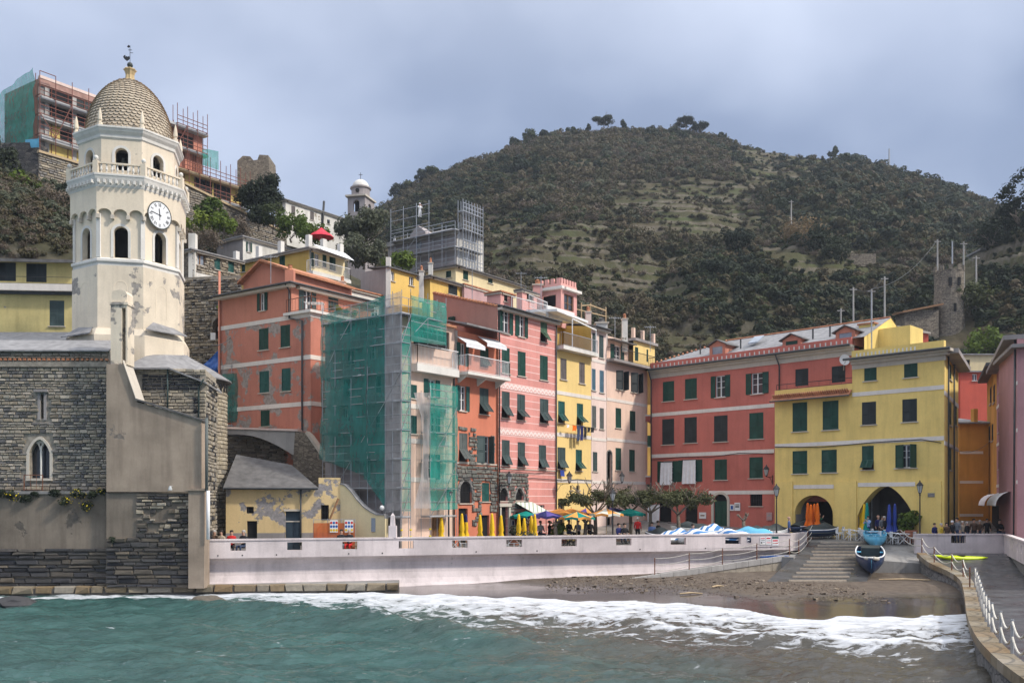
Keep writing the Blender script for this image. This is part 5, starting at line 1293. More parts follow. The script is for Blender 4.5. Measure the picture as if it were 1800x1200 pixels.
def stone_zone(th,x0,x1,y0,y1,mats,seed,keep=None,w=.42,h=.24,limit=60,drop=0,off=.02):
 f_=ROW.off(off);tm=f_.t((x0+x1)/2);stones(th,f_,f_.t(x0),f_.t(x1),f_.z(tm,y1),f_.z(tm,y0),w,h,mats,limit,keep=keep,seed=seed,proud=.03,drop=drop,stuffmat=['sg_a','sg_b','sg_c'])
plain('sg_a',(0.16,0.155,0.14));plain('sg_b',(0.22,0.21,0.19));plain('sg_c',(0.12,0.12,0.115));rndstone('rs_grey',[(0.10,0.10,0.095),(0.24,0.23,0.20),(0.17,0.165,0.15),(0.14,0.15,0.13)])
def avoid(rects,pad=.12):return lambda t,z:not any(a-pad<t<b+pad and c-pad<z<d+pad for a,b,c,d in rects)
rc=[arch,dr1,dr2]+[w[0]for w in wl]
stone_zone(gh,802,873,818,845,['rs_grey'],51,avoid(rc));stone_zone(gh,830,846,845,925,['rs_grey'],52,avoid(rc),limit=40,drop=.2);stone_zone(gh,861,873,845,900,['rs_grey'],53,avoid(rc),limit=30);stone_zone(gh,824,838,760,818,['rs_grey'],54,avoid(rc),limit=30,drop=.1);stone_zone(gh,863,869,765,815,['rs_grey'],55,avoid(rc),limit=12);stone_zone(gh,806,836,750,757,['rs_grey'],56,avoid(rc),limit=10,drop=.2)
zb=ROW.z(ROW.t(840),661);balcony(gh,ROW,ROW.t(799)+.1,ROW.t(876),zb,1.15,1.15,'white_paint','pl_white',.2,.11)
eave(gh,ROW,t0,t1,zG+.35,1.1,3,1.0,'slate',.1,soffit=False)
for i,(x0,x1)in enumerate(((799,834),(836,872))):
 a,b=ROW.t(x0)+.1,ROW.t(x1);z=ROW.z((a+b)/2,597);q=MB();q.slab([ROW.pt(a,1.0,z-.45),ROW.pt(b,1.0,z-.45),ROW.pt(b,.1,z+.1),ROW.pt(a,.1,z+.1)],.03);q.slab([ROW.pt(a,1.0,z-.45),ROW.pt(b,1.0,z-.45),ROW.pt(b,.98,z-.44),ROW.pt(a,.98,z-.44)],.28);q.build('awning','white_cloth',gh)
bandpx(gh,ROW,801,873,815,.10,'cornice_stone',.08);
q=MB();ROW.obox(q,t0,t0+.3,-.3,.0,zb,zG);q.build('corner_pier','pl_white',gh)
pipe(gh,[ROW.pt(t1-.05,.1,Z0+.4),ROW.pt(t1-.05,.1,zG)],.06,'rust')
# tall pink house with painted courses
ph=thing('pink_house','tall pink house with thin white painted courses and friezes','house',ROW.pt(ROW.t(925),0,PIA))
t0,t1=ROW.t(874.5),ROW.t(977);zH=ROW.z(ROW.t(925),553)
wl=wpx(ROW,[(882,895,541,586,'o','sh_green'),(911,922,549,592,'o','sh_green'),(950,962,560,601,'s','sh_light'),(882,896,611,656,'c','sh_green'),(910,924,618,661,'c','sh_green'),(949,963,625,668,'c','sh_green'),(882,896,688,734,'s','sh_slate'),(909,923,693,738,'s','sh_slate'),(949,964,701,743,'s','sh_slate'),(882,896,773,818,'s','sh_slate'),(910,923,777,820,'s','sh_slate'),(947,960,782,823,'s','sh_slate')])
dr1=(ROW.t(880),ROW.t(892),PIA,ROW.z(ROW.t(886),890));dr2=(ROW.t(906),ROW.t(922),PIA,ROW.z(ROW.t(914),900));ar1=(ROW.t(878),ROW.t(892),ROW.z(ROW.t(885),880),ROW.z(ROW.t(885),857));ar2=(ROW.t(906),ROW.t(920),ROW.z(ROW.t(913),879),ROW.z(ROW.t(913),857));wd3=winpx(ROW,944,957,887,897)
house_box(ph,ROW,t0,t1,Z0,zH,[(w[0],)for w in wl]+[(r_,)for r_ in(dr1,dr2,ar1,ar2,wd3)],'pl_pink',6)
put_wins(ph,ROW,wl)
for r_ in(dr1,dr2):window(ph,ROW,*r_,'n','sh_green',False,wname='door')
q=MB();
for r_ in(ar1,ar2):spandrel(q,ROW,r_[0],r_[1],lerp(r_[2],r_[3],.35),r_[3],.2,m=0,pointed=r_ is ar2);archring(q,ROW,r_[0],r_[1],r_[2],lerp(r_[2],r_[3],.35),r_[3],.22,-.01,.05,m=0,pointed=r_ is ar2)
q.build('stone_arches','st_grey',ph)
window(ph,ROW,*ar1,'b','sh_green',True,wname='arch_window');window(ph,ROW,*ar2,'b','sh_green',True,wname='arch_window');window(ph,ROW,*wd3,'g','sh_green',True)
stone_zone(ph,875,928,830,900,['rs_grey'],61,avoid([dr1,dr2,ar1,ar2]+[w[0]for w in wl],.2),limit=80,off=.025)
for py in(684,762):bandpx(ph,ROW,875.5,976.5,py,.42,'frieze',.02,at=925,name='frieze')
q=MB();
for a,b in((878,893),):ROW.obox(q,ROW.t(876),ROW.t(879.5),0,.12,PIA,dr1[3]);ROW.obox(q,ROW.t(892.5),ROW.t(896),0,.12,PIA,dr1[3]);ROW.obox(q,ROW.t(875.5),ROW.t(896.5),0,.18,dr1[3],dr1[3]+.25)
q.build('door_surround','cornice_stone',ph)
bandpx(ph,ROW,875,977,825,.07,'cornice_stone',.06,name='string_course')
eave(ph,ROW,t0,t1,zH+.05,.55,6.2,1.8,'slate_dark')
# side wall above the orange house, shade put into its brown, roof edge of terracotta
HL=leftfac(Vector((ROW.pt(t0,0,0).x,ROW.pt(t0,0,0).y)),6.0)
q=MB();q.add([HL.pt(0,.01,zG-3),HL.pt(HL.L,.01,zG-3),HL.pt(HL.L,.01,zH),HL.pt(0,.01,zH+1.75)],[(0,1,2,3)]);q.build('party_wall','pl_brownwall',ph)
w_=winpx(HL,790,801,557,569);window(ph,HL.off(.2),*w_,'c','sh_green')
q=MB();n_=22
tmm=MB();tmm.tube([(0,-.14,0),(0,.14,0)],.10,6);tme=mk_mesh('ridge_tile',tmm,'tile_roof')
for i in range(n_):
 k=(i+.5)/n_;inst('ridge_tile',tme,ph,HL.pt(k*HL.L,0,lerp(zH+1.80,zH+.06,k)),(0,0,HL.ang+math.pi/2),(1,1,1))
 # terrace with white railing on the pink house roof
railing(ph,[ROW.pt(ROW.t(925),-1.4,zH+.6),ROW.pt(ROW.t(948),-1.0,zH+.5),ROW.pt(t1+.2,-.9,zH+.5)],1.0,'white_paint',.14,name='terrace_railing')
pipe(ph,[ROW.pt(t0+.12,.1,Z0+.4),ROW.pt(t0+.12,.1,zH-.3),ROW.pt(t0+.12,.5,zH)],.055)
pipe(ph,[ROW.pt(t1-.06,.1,Z0+.4),ROW.pt(t1-.06,.1,zH)],.06,'gutter')
for dz_,x0_,x1_ in((826,801,977),(838,801,1040)):
 pipe(ph,[ROW.pt(ROW.t(lerp(x0_,x1_,k/9)),.09,ROW.z(ROW.t(lerp(x0_,x1_,k/9)),dz_+6*k/9+1.5*math.sin(k*2.1)))for k in range(10)],.028,'gutter','cable',4)
 # shop awning
a,b=ROW.t(904),ROW.t(935);z=ROW.z((a+b)/2,882);aw=thing('shop_awning','cream awning with dark stripes over a shop doorway','awning',ROW.pt(a,0,z))
q=MB();q.slab([ROW.pt(a,1.7,z-.75),ROW.pt(b,1.7,z-.75),ROW.pt(b,.05,z),ROW.pt(a,.05,z)],.03);q.build('canopy','stripe_awning',aw);q=MB();q.slab([ROW.pt(a,1.72,z-.75),ROW.pt(b,1.72,z-.75),ROW.pt(b,1.70,z-.75),ROW.pt(a,1.70,z-.75)],.34);q.build('valance','awning_cream',aw)
q=MB();
for tt in(a+.03,b-.03):q.bar(ROW.pt(tt,0,z-1.0),ROW.pt(tt,1.68,z-.78),.03)
q.build('arm','steel',aw)
# yellow house
ih=thing('yellow_house','slim bright yellow house with laundry and white bands','house',ROW.pt(ROW.t(1008),0,PIA))
t0,t1=ROW.t(977.5),ROW.t(1039);zI=ROW.z(ROW.t(1008),620)
wl=wpx(ROW,[(985,996,630,667,'c','sh_brown'),(1018,1028,637,674,'c','sh_brown'),(981,993,705,743,'s','sh_teal'),(1014,1025,709,747,'s','sh_teal'),(980,994,786,824,'s','sh_slate'),(1012,1023,790,827,'s','sh_teal'),(1013,1019,853,861,'b','sh_green'),(1002,1005,853,861,'b','sh_green')])
dr=(ROW.t(981),ROW.t(992),PIA,ROW.z(ROW.t(986),876))
house_box(ih,ROW,t0,t1,Z0,zI,[(w[0],)for w in wl]+[(dr,)],'pl_yellow',7);put_wins(ih,ROW,wl);window(ih,ROW,*dr,'n','sh_green',False,wname='door')
for py in(694,766,845):bandpx(ih,ROW,978,1038.5,py,.30,at=1008)
q=MB();ROW.obox(q,t0+.05,t1+.1,-.1,.7,zI-.05,zI+.25);q.build('terrace_slab','pl_white',ih)
railing(ih,[ROW.pt(t0+.1,-.5,zI+.25),ROW.pt(t0+.1,.62,zI+.25),ROW.pt(t1+.05,.62,zI+.25)],1.05,'steel',.16,name='terrace_railing')
q=MB();q.add([ROW.pt(t0+.1,-3,zI+.2),ROW.pt(t1,-3,zI+.2),ROW.pt(t1,-3,zI+2.9),ROW.pt(t0+.1,-3,zI+2.9)],[(0,1,2,3)]);q.add([ROW.pt(t1,-3,zI+.2),ROW.pt(t1,0,zI+.2),ROW.pt(t1,0,zI+2.6),ROW.pt(t1,-3,zI+3)],[(3,2,1,0)]);q.build('upper_wall','pl_ochre',ih)
q=MB();q.bar(ROW.pt(t0+1.6,.5,zI+2.6),ROW.pt(t1,.5,zI+2.2),.10);q.bar(ROW.pt(t0+1.6,.5,zI+.25),ROW.pt(t0+1.6,.5,zI+2.6),.08);q.bar(ROW.pt(t1,.5,zI+.25),ROW.pt(t1,.5,zI+2.2),.08);q.slab([ROW.pt(t0,.1,zI+3.2),ROW.pt(t1-.6,.1,zI+2.95),ROW.pt(t1-.6,-3,zI+3.3),ROW.pt(t0,-3,zI+3.5)],.2);q.build('pergola','white_paint',ih)
# narrow pale pink house
jh=thing('pale_pink_house','very narrow pale pink house with grey blue shutters','house',ROW.pt(ROW.t(1052),0,PIA))
t0,t1=ROW.t(1039.5),ROW.t(1066);zJ=ROW.z(ROW.t(1052),578)
wl=wpx(ROW,[(1041,1047,585,622,'c','sh_slate'),(1053,1061,589,629,'c','sh_slate'),(1040.5,1047,648,686,'c','sh_blue'),(1054,1061.5,651,690,'c','sh_blue'),(1040.5,1048,713,752,'c','sh_grey'),(1054,1061.5,717,754,'c','sh_grey'),(1042,1050,794,828,'c','sh_slate')])
house_box(jh,ROW,t0,t1,Z0,zJ,[(w[0],)for w in wl],'pl_lightpink',7);put_wins(jh,ROW,wl)
for py in(635,700,772,847):bandpx(jh,ROW,1039.8,1065.5,py,.24,at=1052)
eave(jh,ROW,t0,t1,zJ+.05,.5,5,1.2,'slate_dark')
# peach house with corner balcony, yellow upper storey at its end
kh=thing('apricot_house','apricot house with long balcony half in shadow','house',ROW.pt(ROW.t(1100),0,PIA))
t0,t1=ROW.t(1066.5),ROW.t(1138);zK=ROW.z(ROW.t(1100),639)
wl=wpx(ROW,[(1083,1097,652,685,'a','sh_dark'),(1109,1123,656,690,'a','sh_dark'),(1082,1092,717,752,'c','sh_green'),(1107,1117,722,757,'c','sh_green'),(1082,1092,787,826,'c','sh_green'),(1106,1116,790,828,'c','sh_green'),(1103,1109,853,868,'b','sh_green')])
nic=(ROW.t(1067.2),ROW.t(1075),PIA,ROW.z(ROW.t(1071),792))
house_box(kh,ROW,t0,t1,Z0,zK,[(w[0],)for w in wl]+[(nic,)],'pl_peach',7);put_wins(kh,ROW,wl)
q=MB();spandrel(q,ROW,nic[0],nic[1],nic[3]-.3,nic[3],.3);archring(q,ROW,nic[0],nic[1],PIA,nic[3]-.3,nic[3],.10,-.01,.04);q.build('passage_arch','st_grey',kh);window(kh,ROW,*nic,'n','sh_green',False,depth=.5,wname='passage')
for py in(707,775,848):bandpx(kh,ROW,1076 if py>780 else 1066.8,1137.5,py,.26,at=1102)
balcony(kh,ROW,t0-.05,t1+.3,zK+.02,.8,1.0,'iron','pl_grey',.22,.16,False)
q=MB();z2=ROW.z(ROW.t(1085),585)
wl2=[ROW.off(-1.3)];f2_=ROW.off(-1.4);ta,tb_,tc2=f2_.t(1066),f2_.t(1105),f2_.t(1143)
hq=[winpx(f2_,1079,1091,607,640)];holes_wall(q,f2_,ta,tb_,zK,z2,hq,.15);q.add([f2_.pt(ta,0,z2),f2_.pt(tb_,0,z2),f2_.pt(tb_,-5,z2),f2_.pt(ta,-5,z2)],[(0,1,2,3)]);q.build('attic_wall','pl_peach',kh);window(kh,f2_,*hq[0],'o','sh_green',False)
eave(kh,f2_,ta,tb_,f2_.z(f2_.t(1085),602)+.0,.9,0.1,.15,'slate_dark',.1,'porch_roof',False)
z3=f2_.z(f2_.t(1125),605);f3_=f2_.off(.5);hq2=[winpx(f3_,1116,1122,610,634),winpx(f3_,1136.5,1139.5,614,636)];q=MB();holes_wall(q,f3_,tb_,tc2,zK,z3,hq2,.15);q.add([f3_.pt(tb_,0,z3),f3_.pt(tc2,0,z3),f3_.pt(tc2,-5,z3),f3_.pt(tb_,-5,z3)],[(0,1,2,3)]);q.add([f3_.pt(tc2,0,zK-3),f3_.pt(tc2,-5,zK-3),f3_.pt(tc2,-5,z3),f3_.pt(tc2,0,z3)],[(0,1,2,3)]);q.build('yellow_attic','pl_yellow',kh)
for w_ in hq2:window(kh,f3_,*w_,'c','sh_green',False)
q=MB();f3_.obox(q,tb_-.1,tc2+.1,-5,.3,z3,z3+.25);q.build('attic_cornice','pl_grey',kh)
for tt in(tb_+.1,lerp(tb_,tc2,.45),lerp(tb_,tc2,.95)):
 q=MB();f3_.obox(q,tt-.14,tt+.14,-.2,.08,z3+.25,z3+1.2);q.build('terrace_post','pl_peach',kh)
railing(kh,[f3_.pt(tb_+.1,-.05,z3+.25),f3_.pt(tc2,-.05,z3+.25)],.8,'iron',.2,name='roof_railing')
# lanes: bridging arches between the apricot and the red house with a yellow house far back
LF2=Fac((PX(1133,86),86),(PX(1150,86),86))
bk=thing('lane_house','ochre house at the end of the narrow lane gap','house',(PX(1141,95),95,PIA))
q=MB();q.box(PX(1120,95),PX(1165,95),95,101,2,EYE+(HY-660)/F*95);q.build('wall','pl_yellowdeep',bk);q=MB();q.slab([(PX(1118,94.6),94.6,EYE+(HY-655)/F*95),(PX(1168,94.6),94.6,EYE+(HY-655)/F*95),(PX(1168,101),101,EYE+(HY-645)/F*95),(PX(1118,101),101,EYE+(HY-645)/F*95)],.2);q.build('roof','terracotta',bk)
fq=Fac((PX(1120,94.95),94.95),(PX(1165,94.95),94.95));
window(bk,fq.off(.15),*winpx(fq,1137,1144,842,860),'c','sh_green');window(bk,fq.off(.15),*winpx(fq,1137,1144,765,785),'c','sh_green')
FB=Fac((PX(1130,84.6),84.6),(PX(1148,84.6),84.6))
for i,(yt,ys_,yb)in enumerate(((731,740,748),(838,850,862))):
 br=thing('lane_arch',('upper' if i==0 else 'lower')+' red buttress arch bridging the lane between two houses','arch',(PX(1139,84.6),84.6,EYE+(HY-yb)/F*84.6));q=MB();za,zb_,zc=[EYE+(HY-v)/F*84.6 for v in(yt,ys_,yb)]
 spandrel(q,FB,.05,FB.L-.05,zc,zb_,.8);FB.obox(q,0,FB.L,-.8,0,zb_,za);q.build('arch_wall','pl_red',br);q=MB();FB.obox(q,-.02,FB.L+.02,-.85,.06,za,za+.12);q.build('coping','pl_band',br)
# red palazzo and yellow palazzo on the right
LL=Fac((LRED0.x,LRED0.y),(PX(1690,96.36/(.994+(1690-900)/1600)),96.36/(.994+(1690-900)/1600)))
rh=thing('red_palazzo','long dark red building with slate roof and cream cornice','building',(LRED0.x,LRED0.y,PIA))
t0,t1=LL.t(1145),LL.t(1499);zL=LL.z(LL.t(1250),641)
G='sh_green'
wl=wpx(LL,[(1165,1185,670,705,'c',G),(1204,1225,665,701,'c',G),(1258,1275,660,698,'o',G),(1321,1341,655,692,'o',G),(1398,1421,648,678,'c','sh_dark',{'sill':False}),(1462,1486,643,672,'c','sh_dark',{'sill':False}),(1164,1185,736,781,'c','sh_dark'),(1203,1225,733,778,'c','sh_dark'),(1255,1279,730,776,'c','sh_dark'),(1317,1342,725,771,'c',G),(1165,1184,810,847,'o',G),(1203,1224,808,846,'o',G),(1256,1278,807,843,'c',G),(1317,1341,803,840,'c',G),(1318,1340,868,889,'b',G)])
ard=(LL.t(1255),LL.t(1279),PIA,LL.z(LL.t(1267),868));dk=(LL.t(1204),LL.t(1226),PIA,LL.z(LL.t(1215),872));dk2=(LL.t(1158),LL.t(1180),PIA,LL.z(LL.t(1169),875))
house_box(rh,LL,t0,t1,Z0,zL,[(w[0],)for w in wl]+[(ard,),(dk,),(dk2,),((LL.t(1390),LL.t(1470),Z0,PIA+3.2),)],'pl_red',9);put_wins(rh,LL,wl)
q=MB();spandrel(q,LL,ard[0],ard[1],ard[3]-.62,ard[3],.2);q.build('arch_wall','pl_red',rh);q=MB();archring(q,LL,ard[0],ard[1],PIA,ard[3]-.62,ard[3],.22,0,.10);q.build('door_surround','cornice_stone',rh);window(rh,LL,*ard,'n',G,False,wname='door');window(rh,LL,*dk,'n',G,False,wname='shop_opening');window(rh,LL,*dk2,'n',G,False,wname='shop_opening')
q=MB();LL.obox(q,ard[0]+.03,(ard[0]+ard[1])/2-.01,-.16,-.10,PIA,ard[3]-.6);LL.obox(q,(ard[0]+ard[1])/2+.01,ard[1]-.03,-.16,-.10,PIA,ard[3]-.6);q.build('door_leaf','sh_green',rh)
for x,py in((1250,721),(1250,797),(1310,865)):bandpx(rh,LL,1246 if py==865 else 1145.5,1361,py,.32,at=x)
q=MB();
for dz,o_,h_ in((-.62,.06,.45),(-.22,.22,.22),(-.02,.42,.20)):LL.obox(q,t0-.1,t1+.1,-.05,o_,zL+dz,zL+dz+h_)
q.build('cornice','cornice_stone',rh)
q=MB();q.tube([LL.pt(t0-.2,.55,zL+.16),LL.pt(t1,.55,zL+.16)],.10,6);q.build('gutter','gutter',rh)
# low parapet of the eaves with small white vents
q=MB();LL.obox(q,t0,t1,-.1,.25,zL+.18,zL+.78);q.build('eaves_parapet','pl_red',rh)
sq_=MB();sq_.box(-.05,.05,-.01,.01,-.13,.13);sqm=mk_mesh('vent',sq_,'pl_white')
n_=42
for i in range(n_):inst('vent',sqm,rh,LL.pt(lerp(t0+.5,t1-.3,i/(n_-1)),.255,zL+.45),(0,0,LL.ang))
zr=zL+2.85;hip=3.2;q=MB()
q.add([LL.pt(t0,.1,zL+.7),LL.pt(t1+1,.1,zL+.7),LL.pt(t1+1,-4.8,zr),LL.pt(t0+5.2,-4.8,zr),LL.pt(t0,-9.5,zL+.7),LL.pt(t1+1,-9.5,zL+.7)],[(0,1,2,3),(0,3,4),(4,3,2,5)]);q.build('roof','slate',rh);q=MB();q.add([LL.pt(t1+.95,.1,zL-.3),LL.pt(t1+.95,-9.5,zL-.3),LL.pt(t1+.95,-9.5,zL+.66),LL.pt(t1+.95,-4.8,zr-.05),LL.pt(t1+.95,.1,zL+.66)],[(0,1,2,3,4)]);q.build('gable','pl_yellowfront',rh)
n_=34
for i in range(n_):inst('ridge_tile',tme,rh,LL.pt(lerp(t0+5.2,t1+.9,(i+.5)/n_),-4.8,zr+.02),(0,0,LL.ang+math.pi/2),(1.2,1.6,1))
for i in range(18):
 k=(i+.5)/18;inst('ridge_tile',tme,rh,LL.pt(lerp(t0,t0+5.2,k),lerp(.1,-4.8,k),lerp(zL+.72,zr+.02,k)),(R(25),0,LL.ang+R(45)),(1,1.3,1))
def dormer(x0,x1,y0,y1,sh,kind):
 d_=-0.2;f_=LL.off(d_);a,b,c,e_=winpx(f_,x0,x1,y0,y1);tm=(a+b)/2;w_=(b-a)/2+.28
 dm_=MB();hq=[(a,b,c,e_)];holes_wall(dm_,f_,tm-w_,tm+w_,c-.4,e_+.12,hq,.12);dm_.add([f_.pt(tm-w_,0,e_+.12),f_.pt(tm+w_,0,e_+.12),f_.pt(tm,0,e_+.5)],[(0,1,2)])
 for s_ in(-1,1):dm_.add([f_.pt(tm+s_*w_,0,c-.4),f_.pt(tm+s_*w_,-2.4,c-.4),f_.pt(tm+s_*w_,-2.4,e_+.12),f_.pt(tm+s_*w_,0,e_+.12)],[(0,1,2,3)])
 o=dm_.build('dormer','pl_salmonup',rh);q=MB()
 for s_ in(-1,1):q.slab([f_.pt(tm,.2,e_+.62),f_.pt(tm+s_*(w_+.25),.2,e_+.12),f_.pt(tm+s_*(w_+.25),-2.6,e_+.12),f_.pt(tm,-2.6,e_+.62)][::s_],.08)
 q.build('dormer_roof','slate_dark',o);
 q=MB();f_.obox(q,a,b,-.12,-.05,c,e_);q.build('shutter' if kind=='c' else 'glazing',sh,o)
dormer(1252,1270,609,622,'pane_light','g');dormer(1381,1402,599,612,'sh_green','c');dormer(1475,1497,585,600,'pane_light','g')
f_=LL.off(-2.0);a,b,c,e_=winpx(f_,1320,1337,604,616);q=MB();q.slab([LL.pt(a,-1.5,zL+1.75),LL.pt(b,-1.5,zL+1.75),LL.pt(b,-2.6,zL+2.45),LL.pt(a,-2.6,zL+2.45)],.1);q.build('skylight','pane_light',rh)
for x in(1231,1302,1429,1459):
 t=LL.off(-1.3).t(x);q=MB();q.tube([LL.pt(t,-1.3,zL+1.2),LL.pt(t,-1.3,zL+2.15)],.07,6);q.build('vent_pipe','gutter',rh)
pipe(rh,[LL.pt(t0+.05,.12,Z0+.4),LL.pt(t0+.05,.12,zL-.8),LL.pt(t0+.05,.5,zL)],.06)
pipe(rh,[LL.pt(LL.t(1371),.12,zL-3),LL.pt(LL.t(1371),.12,zL-.8),LL.pt(LL.t(1368),.5,zL+.1)],.06)
pipe(rh,[LL.pt(LL.t(1145.5),.04,LL.z(LL.t(1145),808)),LL.pt(LL.t(1200),.05,LL.z(LL.t(1200),803)),LL.pt(LL.t(1250),.05,LL.z(LL.t(1250),803)),LL.pt(LL.t(1300),.05,LL.z(LL.t(1300),796)),LL.pt(LL.t(1360),.05,LL.z(LL.t(1360),797))],.025,'iron','cable',4)
# curtains hung out of the two first-floor windows
for i,(x0,x1,y0,y1)in enumerate(((1164,1184,812,852),(1203,1225,808,850))):
 cu=thing('hanging_curtain',('left' if i==0 else 'right')+' white curtain hung out of a first floor window of the red building','curtain',LL.pt(LL.t(x0),.2,LL.z(LL.t(x0),y1)));q=MB();n_=14;a,b,c,e_=winpx(LL,x0,x1,y0,y1);vs=[]
 for j in range(6):
  for k in range(n_+1):
   u=k/n_;fl=1+.10*(5-j)/5;t=(a+b)/2+(u-.5)*(b-a)*fl;vs.append(LL.pt(t,.22+.06*math.sin(u*22)*(1-j/7)+.10*(1-j/5),lerp(c,e_,j/5)))
 q.add(vs,[(j*(n_+1)+k,j*(n_+1)+k+1,(j+1)*(n_+1)+k+1,(j+1)*(n_+1)+k)for j in range(5)for k in range(n_)]);q.build('cloth','white_cloth',cu,smooth=True);q=MB();q.tube([LL.pt(a-.1,.24,e_),LL.pt(b+.1,.24,e_)],.02,5);q.build('rod','iron',cu)
# yellow palazzo
MF=LL.off(1.5);ya=thing('yellow_palazzo','large yellow building with green shutters and two arches on piazza','building',MF.pt(MF.t(1500),0,PIA))
t0,tm_,t1=MF.t(1362),MF.t(1498),MF.t(1660);zM=MF.z(MF.t(1560),630);zT=MF.z(MF.t(1430),697)
wl1=wpx(MF,[(1393,1419,707,758,'c',G),(1446,1474,704,755,'c',G),(1393,1419,792,832,'c',G),(1444,1471,790,830,'c',G)])
wl2_=wpx(MF,[(1519,1541,638,669,'c',G),(1589,1613,632,663,'c',G),(1515,1540,706,746,'c','sh_dark'),(1586,1612,701,741,'c','sh_dark'),(1515,1536,783,825,'s',G),(1574,1611,781,822,'a',G)])
A1=(MF.t(1397),MF.t(1464),PIA,MF.z(MF.t(1430),870));A2=(MF.t(1507),MF.t(1606),PIA,MF.z(MF.t(1556),853))
q=MB();holes_wall(q,MF,t0,tm_,Z0,zT,[w[0]for w in wl1]+[A1],.18);q.add([MF.pt(t0,0,Z0),MF.pt(t0,-1.5,Z0),MF.pt(t0,-1.5,zT),MF.pt(t0,0,zT)],[(0,1,2,3)]);q.add([MF.pt(t0,0,zT),MF.pt(tm_,0,zT),MF.pt(tm_,-1.49,zT),MF.pt(t0,-1.49,zT)],[(0,1,2,3)]);q.build('terrace_block','pl_yellowfront',ya)
q=MB();holes_wall(q,MF,tm_,t1,Z0,zM,[w[0]for w in wl2_]+[A2],.18);q.add([MF.pt(tm_,0,zT-1),MF.pt(tm_,-1.6,zT-1),MF.pt(tm_,-1.6,zM),MF.pt(tm_,0,zM)],[(0,1,2,3)]);q.build('wall','pl_yellowfront',ya)
for A_,h_ in((A1,1.5),(A2,2.3)):q=MB();spandrel(q,MF,A_[0],A_[1],A_[3]-h_,A_[3],1.0,n=18,pointed=A_ is A2);q.build('arcade_arch','pl_yellowfront',ya)
for A_ in(A1,A2):q=MB();MF.obox(q,A_[0]-.3,A_[1]+.3,-4.2,-4.0,PIA,A_[3]);q.build('arcade_back','sh_brown' if A_ is A2 else 'dark_void',ya);  # back walls coloured dark to paint in the deep shade inside the arches
for A_ in(A1,A2):q=MB();MF.obox(q,A_[0]-.3,A_[1]+.3,-4.0,-.2,A_[3]+.02,A_[3]+.2);[MF.obox(q,tt-.15,tt+.15,-4,-.19,PIA,A_[3])for tt in(A_[0]-.15,A_[1]+.15)];q.build('arcade_vault','pl_grey',ya)
put_wins(ya,MF,wl1);put_wins(ya,MF,wl2_)
for x0,x1,py in((1498,1660,687),(1362,1660,777),(1395,1466,855),(1508,1609,851)):bandpx(ya,MF,x0+.3,x1-.3,py,.30,at=None)
# pilaster slabs
for x0,x1 in((1367,1394),(1467,1506),(1612,1655)):
 q=MB();MF.obox(q,MF.t(x0),MF.t(x1),-.02,.10,Z0,MF.z(MF.t(x0),846));q.build('pilaster','pl_yellowfront',ya)
q=MB();MF.obox(q,t0,tm_,-.25,.02,zT,zT+.75);q.build('terrace_parapet','pl_yellowfront',ya)
q=MB();q.slab([MF.pt(t0-.15,.55,zT-.12),MF.pt(tm_,.55,zT-.12),MF.pt(tm_,.02,zT+.28),MF.pt(t0-.15,.02,zT+.28)],.08);q.build('tile_canopy','terracotta',ya);q=MB();q.tube([MF.pt(t0-.15,.58,zT-.18),MF.pt(tm_,.58,zT-.18)],.06,6);q.build('gutter','gutter',ya)
tl2=MB();tl2.tube([(0,-.3,0),(0,.3,0)],.07,6);tl2m=mk_mesh('canopy_tile',tl2,'tile_roof')
for i in range(36):inst('canopy_tile',tl2m,ya,MF.pt(lerp(t0,tm_-.1,(i+.5)/36),.28,zT+.13),(R(-37),0,MF.ang),(1,1.1,1))
railing(ya,[MF.pt(t0+.1,-.1,zT+.75),MF.pt(tm_,-.1,zT+.75)],.45,'iron',.9,name='terrace_rail')
q=MB()
for dz,o_,h_ in((-.55,.06,.40),(-.2,.28,.22),(.0,.55,.20)):MF.obox(q,tm_,t1+.05+o_,-.05,o_,zM+dz,zM+dz+h_)
q.build('cornice','cornice_stone',ya);q=MB();q.tube([MF.pt(tm_-.4,.68,zM+.18),MF.pt(t1+.6,.68,zM+.18)],.10,6);q.build('gutter','gutter',ya)
q=MB();MF.obox(q,tm_,t1,-.3,.1,zM+.2,zM+.85);q.build('eaves_parapet','pl_yellowfront',ya)
for i in range(16):inst('vent',sqm,ya,MF.pt(lerp(tm_+.4,t1-2,i/15),.105,zM+.5),(0,0,MF.ang))
q=MB();q.slab([MF.pt(tm_,.4,zM+.25),MF.pt(t1+.5,.4,zM+.25),MF.pt(t1+.5,.4,zM+.25)+Vector((5.6,9.4,.5)),MF.pt(tm_,-8,zM+1.2)],.2);q.build('roof','slate',ya)
# side face towards the street
ms=MF.pt(t1+.01,0,0);MS=Fac((ms.x,ms.y),(ms.x+.51*11,ms.y+.86*11));q=MB()
hs=[winpx(MS,1668.5,1672.5,640,668),winpx(MS,1668.5,1672.5,706,748),winpx(MS,1668.5,1672.5,785,826),winpx(MS,1679,1682,710,748)];hs=[h for h in hs if h[0]>0 and h[1]<11]
holes_wall(q,MS,0,11,Z0,zM,hs,.15);q.build('street_wall','pl_yellowfront',ya)
for w_ in hs:window(ya,MS,*w_,'c',G)
q=MB();MS.obox(q,0,11,-.1,.9,zM-.1,zM+.22);q.build('street_eave','pl_grey',ya)
pipe(ya,[MS.pt(1.6,.12,Z0+.4),MS.pt(1.6,.12,zM)],.06);pipe(ya,[MS.pt(6,.12,Z0+.4),MS.pt(6,.12,zM)],.06)
for py in(690,778):q=MB();MS.obox(q,0,11,-.02,.03,MS.z(0,py)-.15,MS.z(0,py)+.15);q.build('band','pl_band',ya)
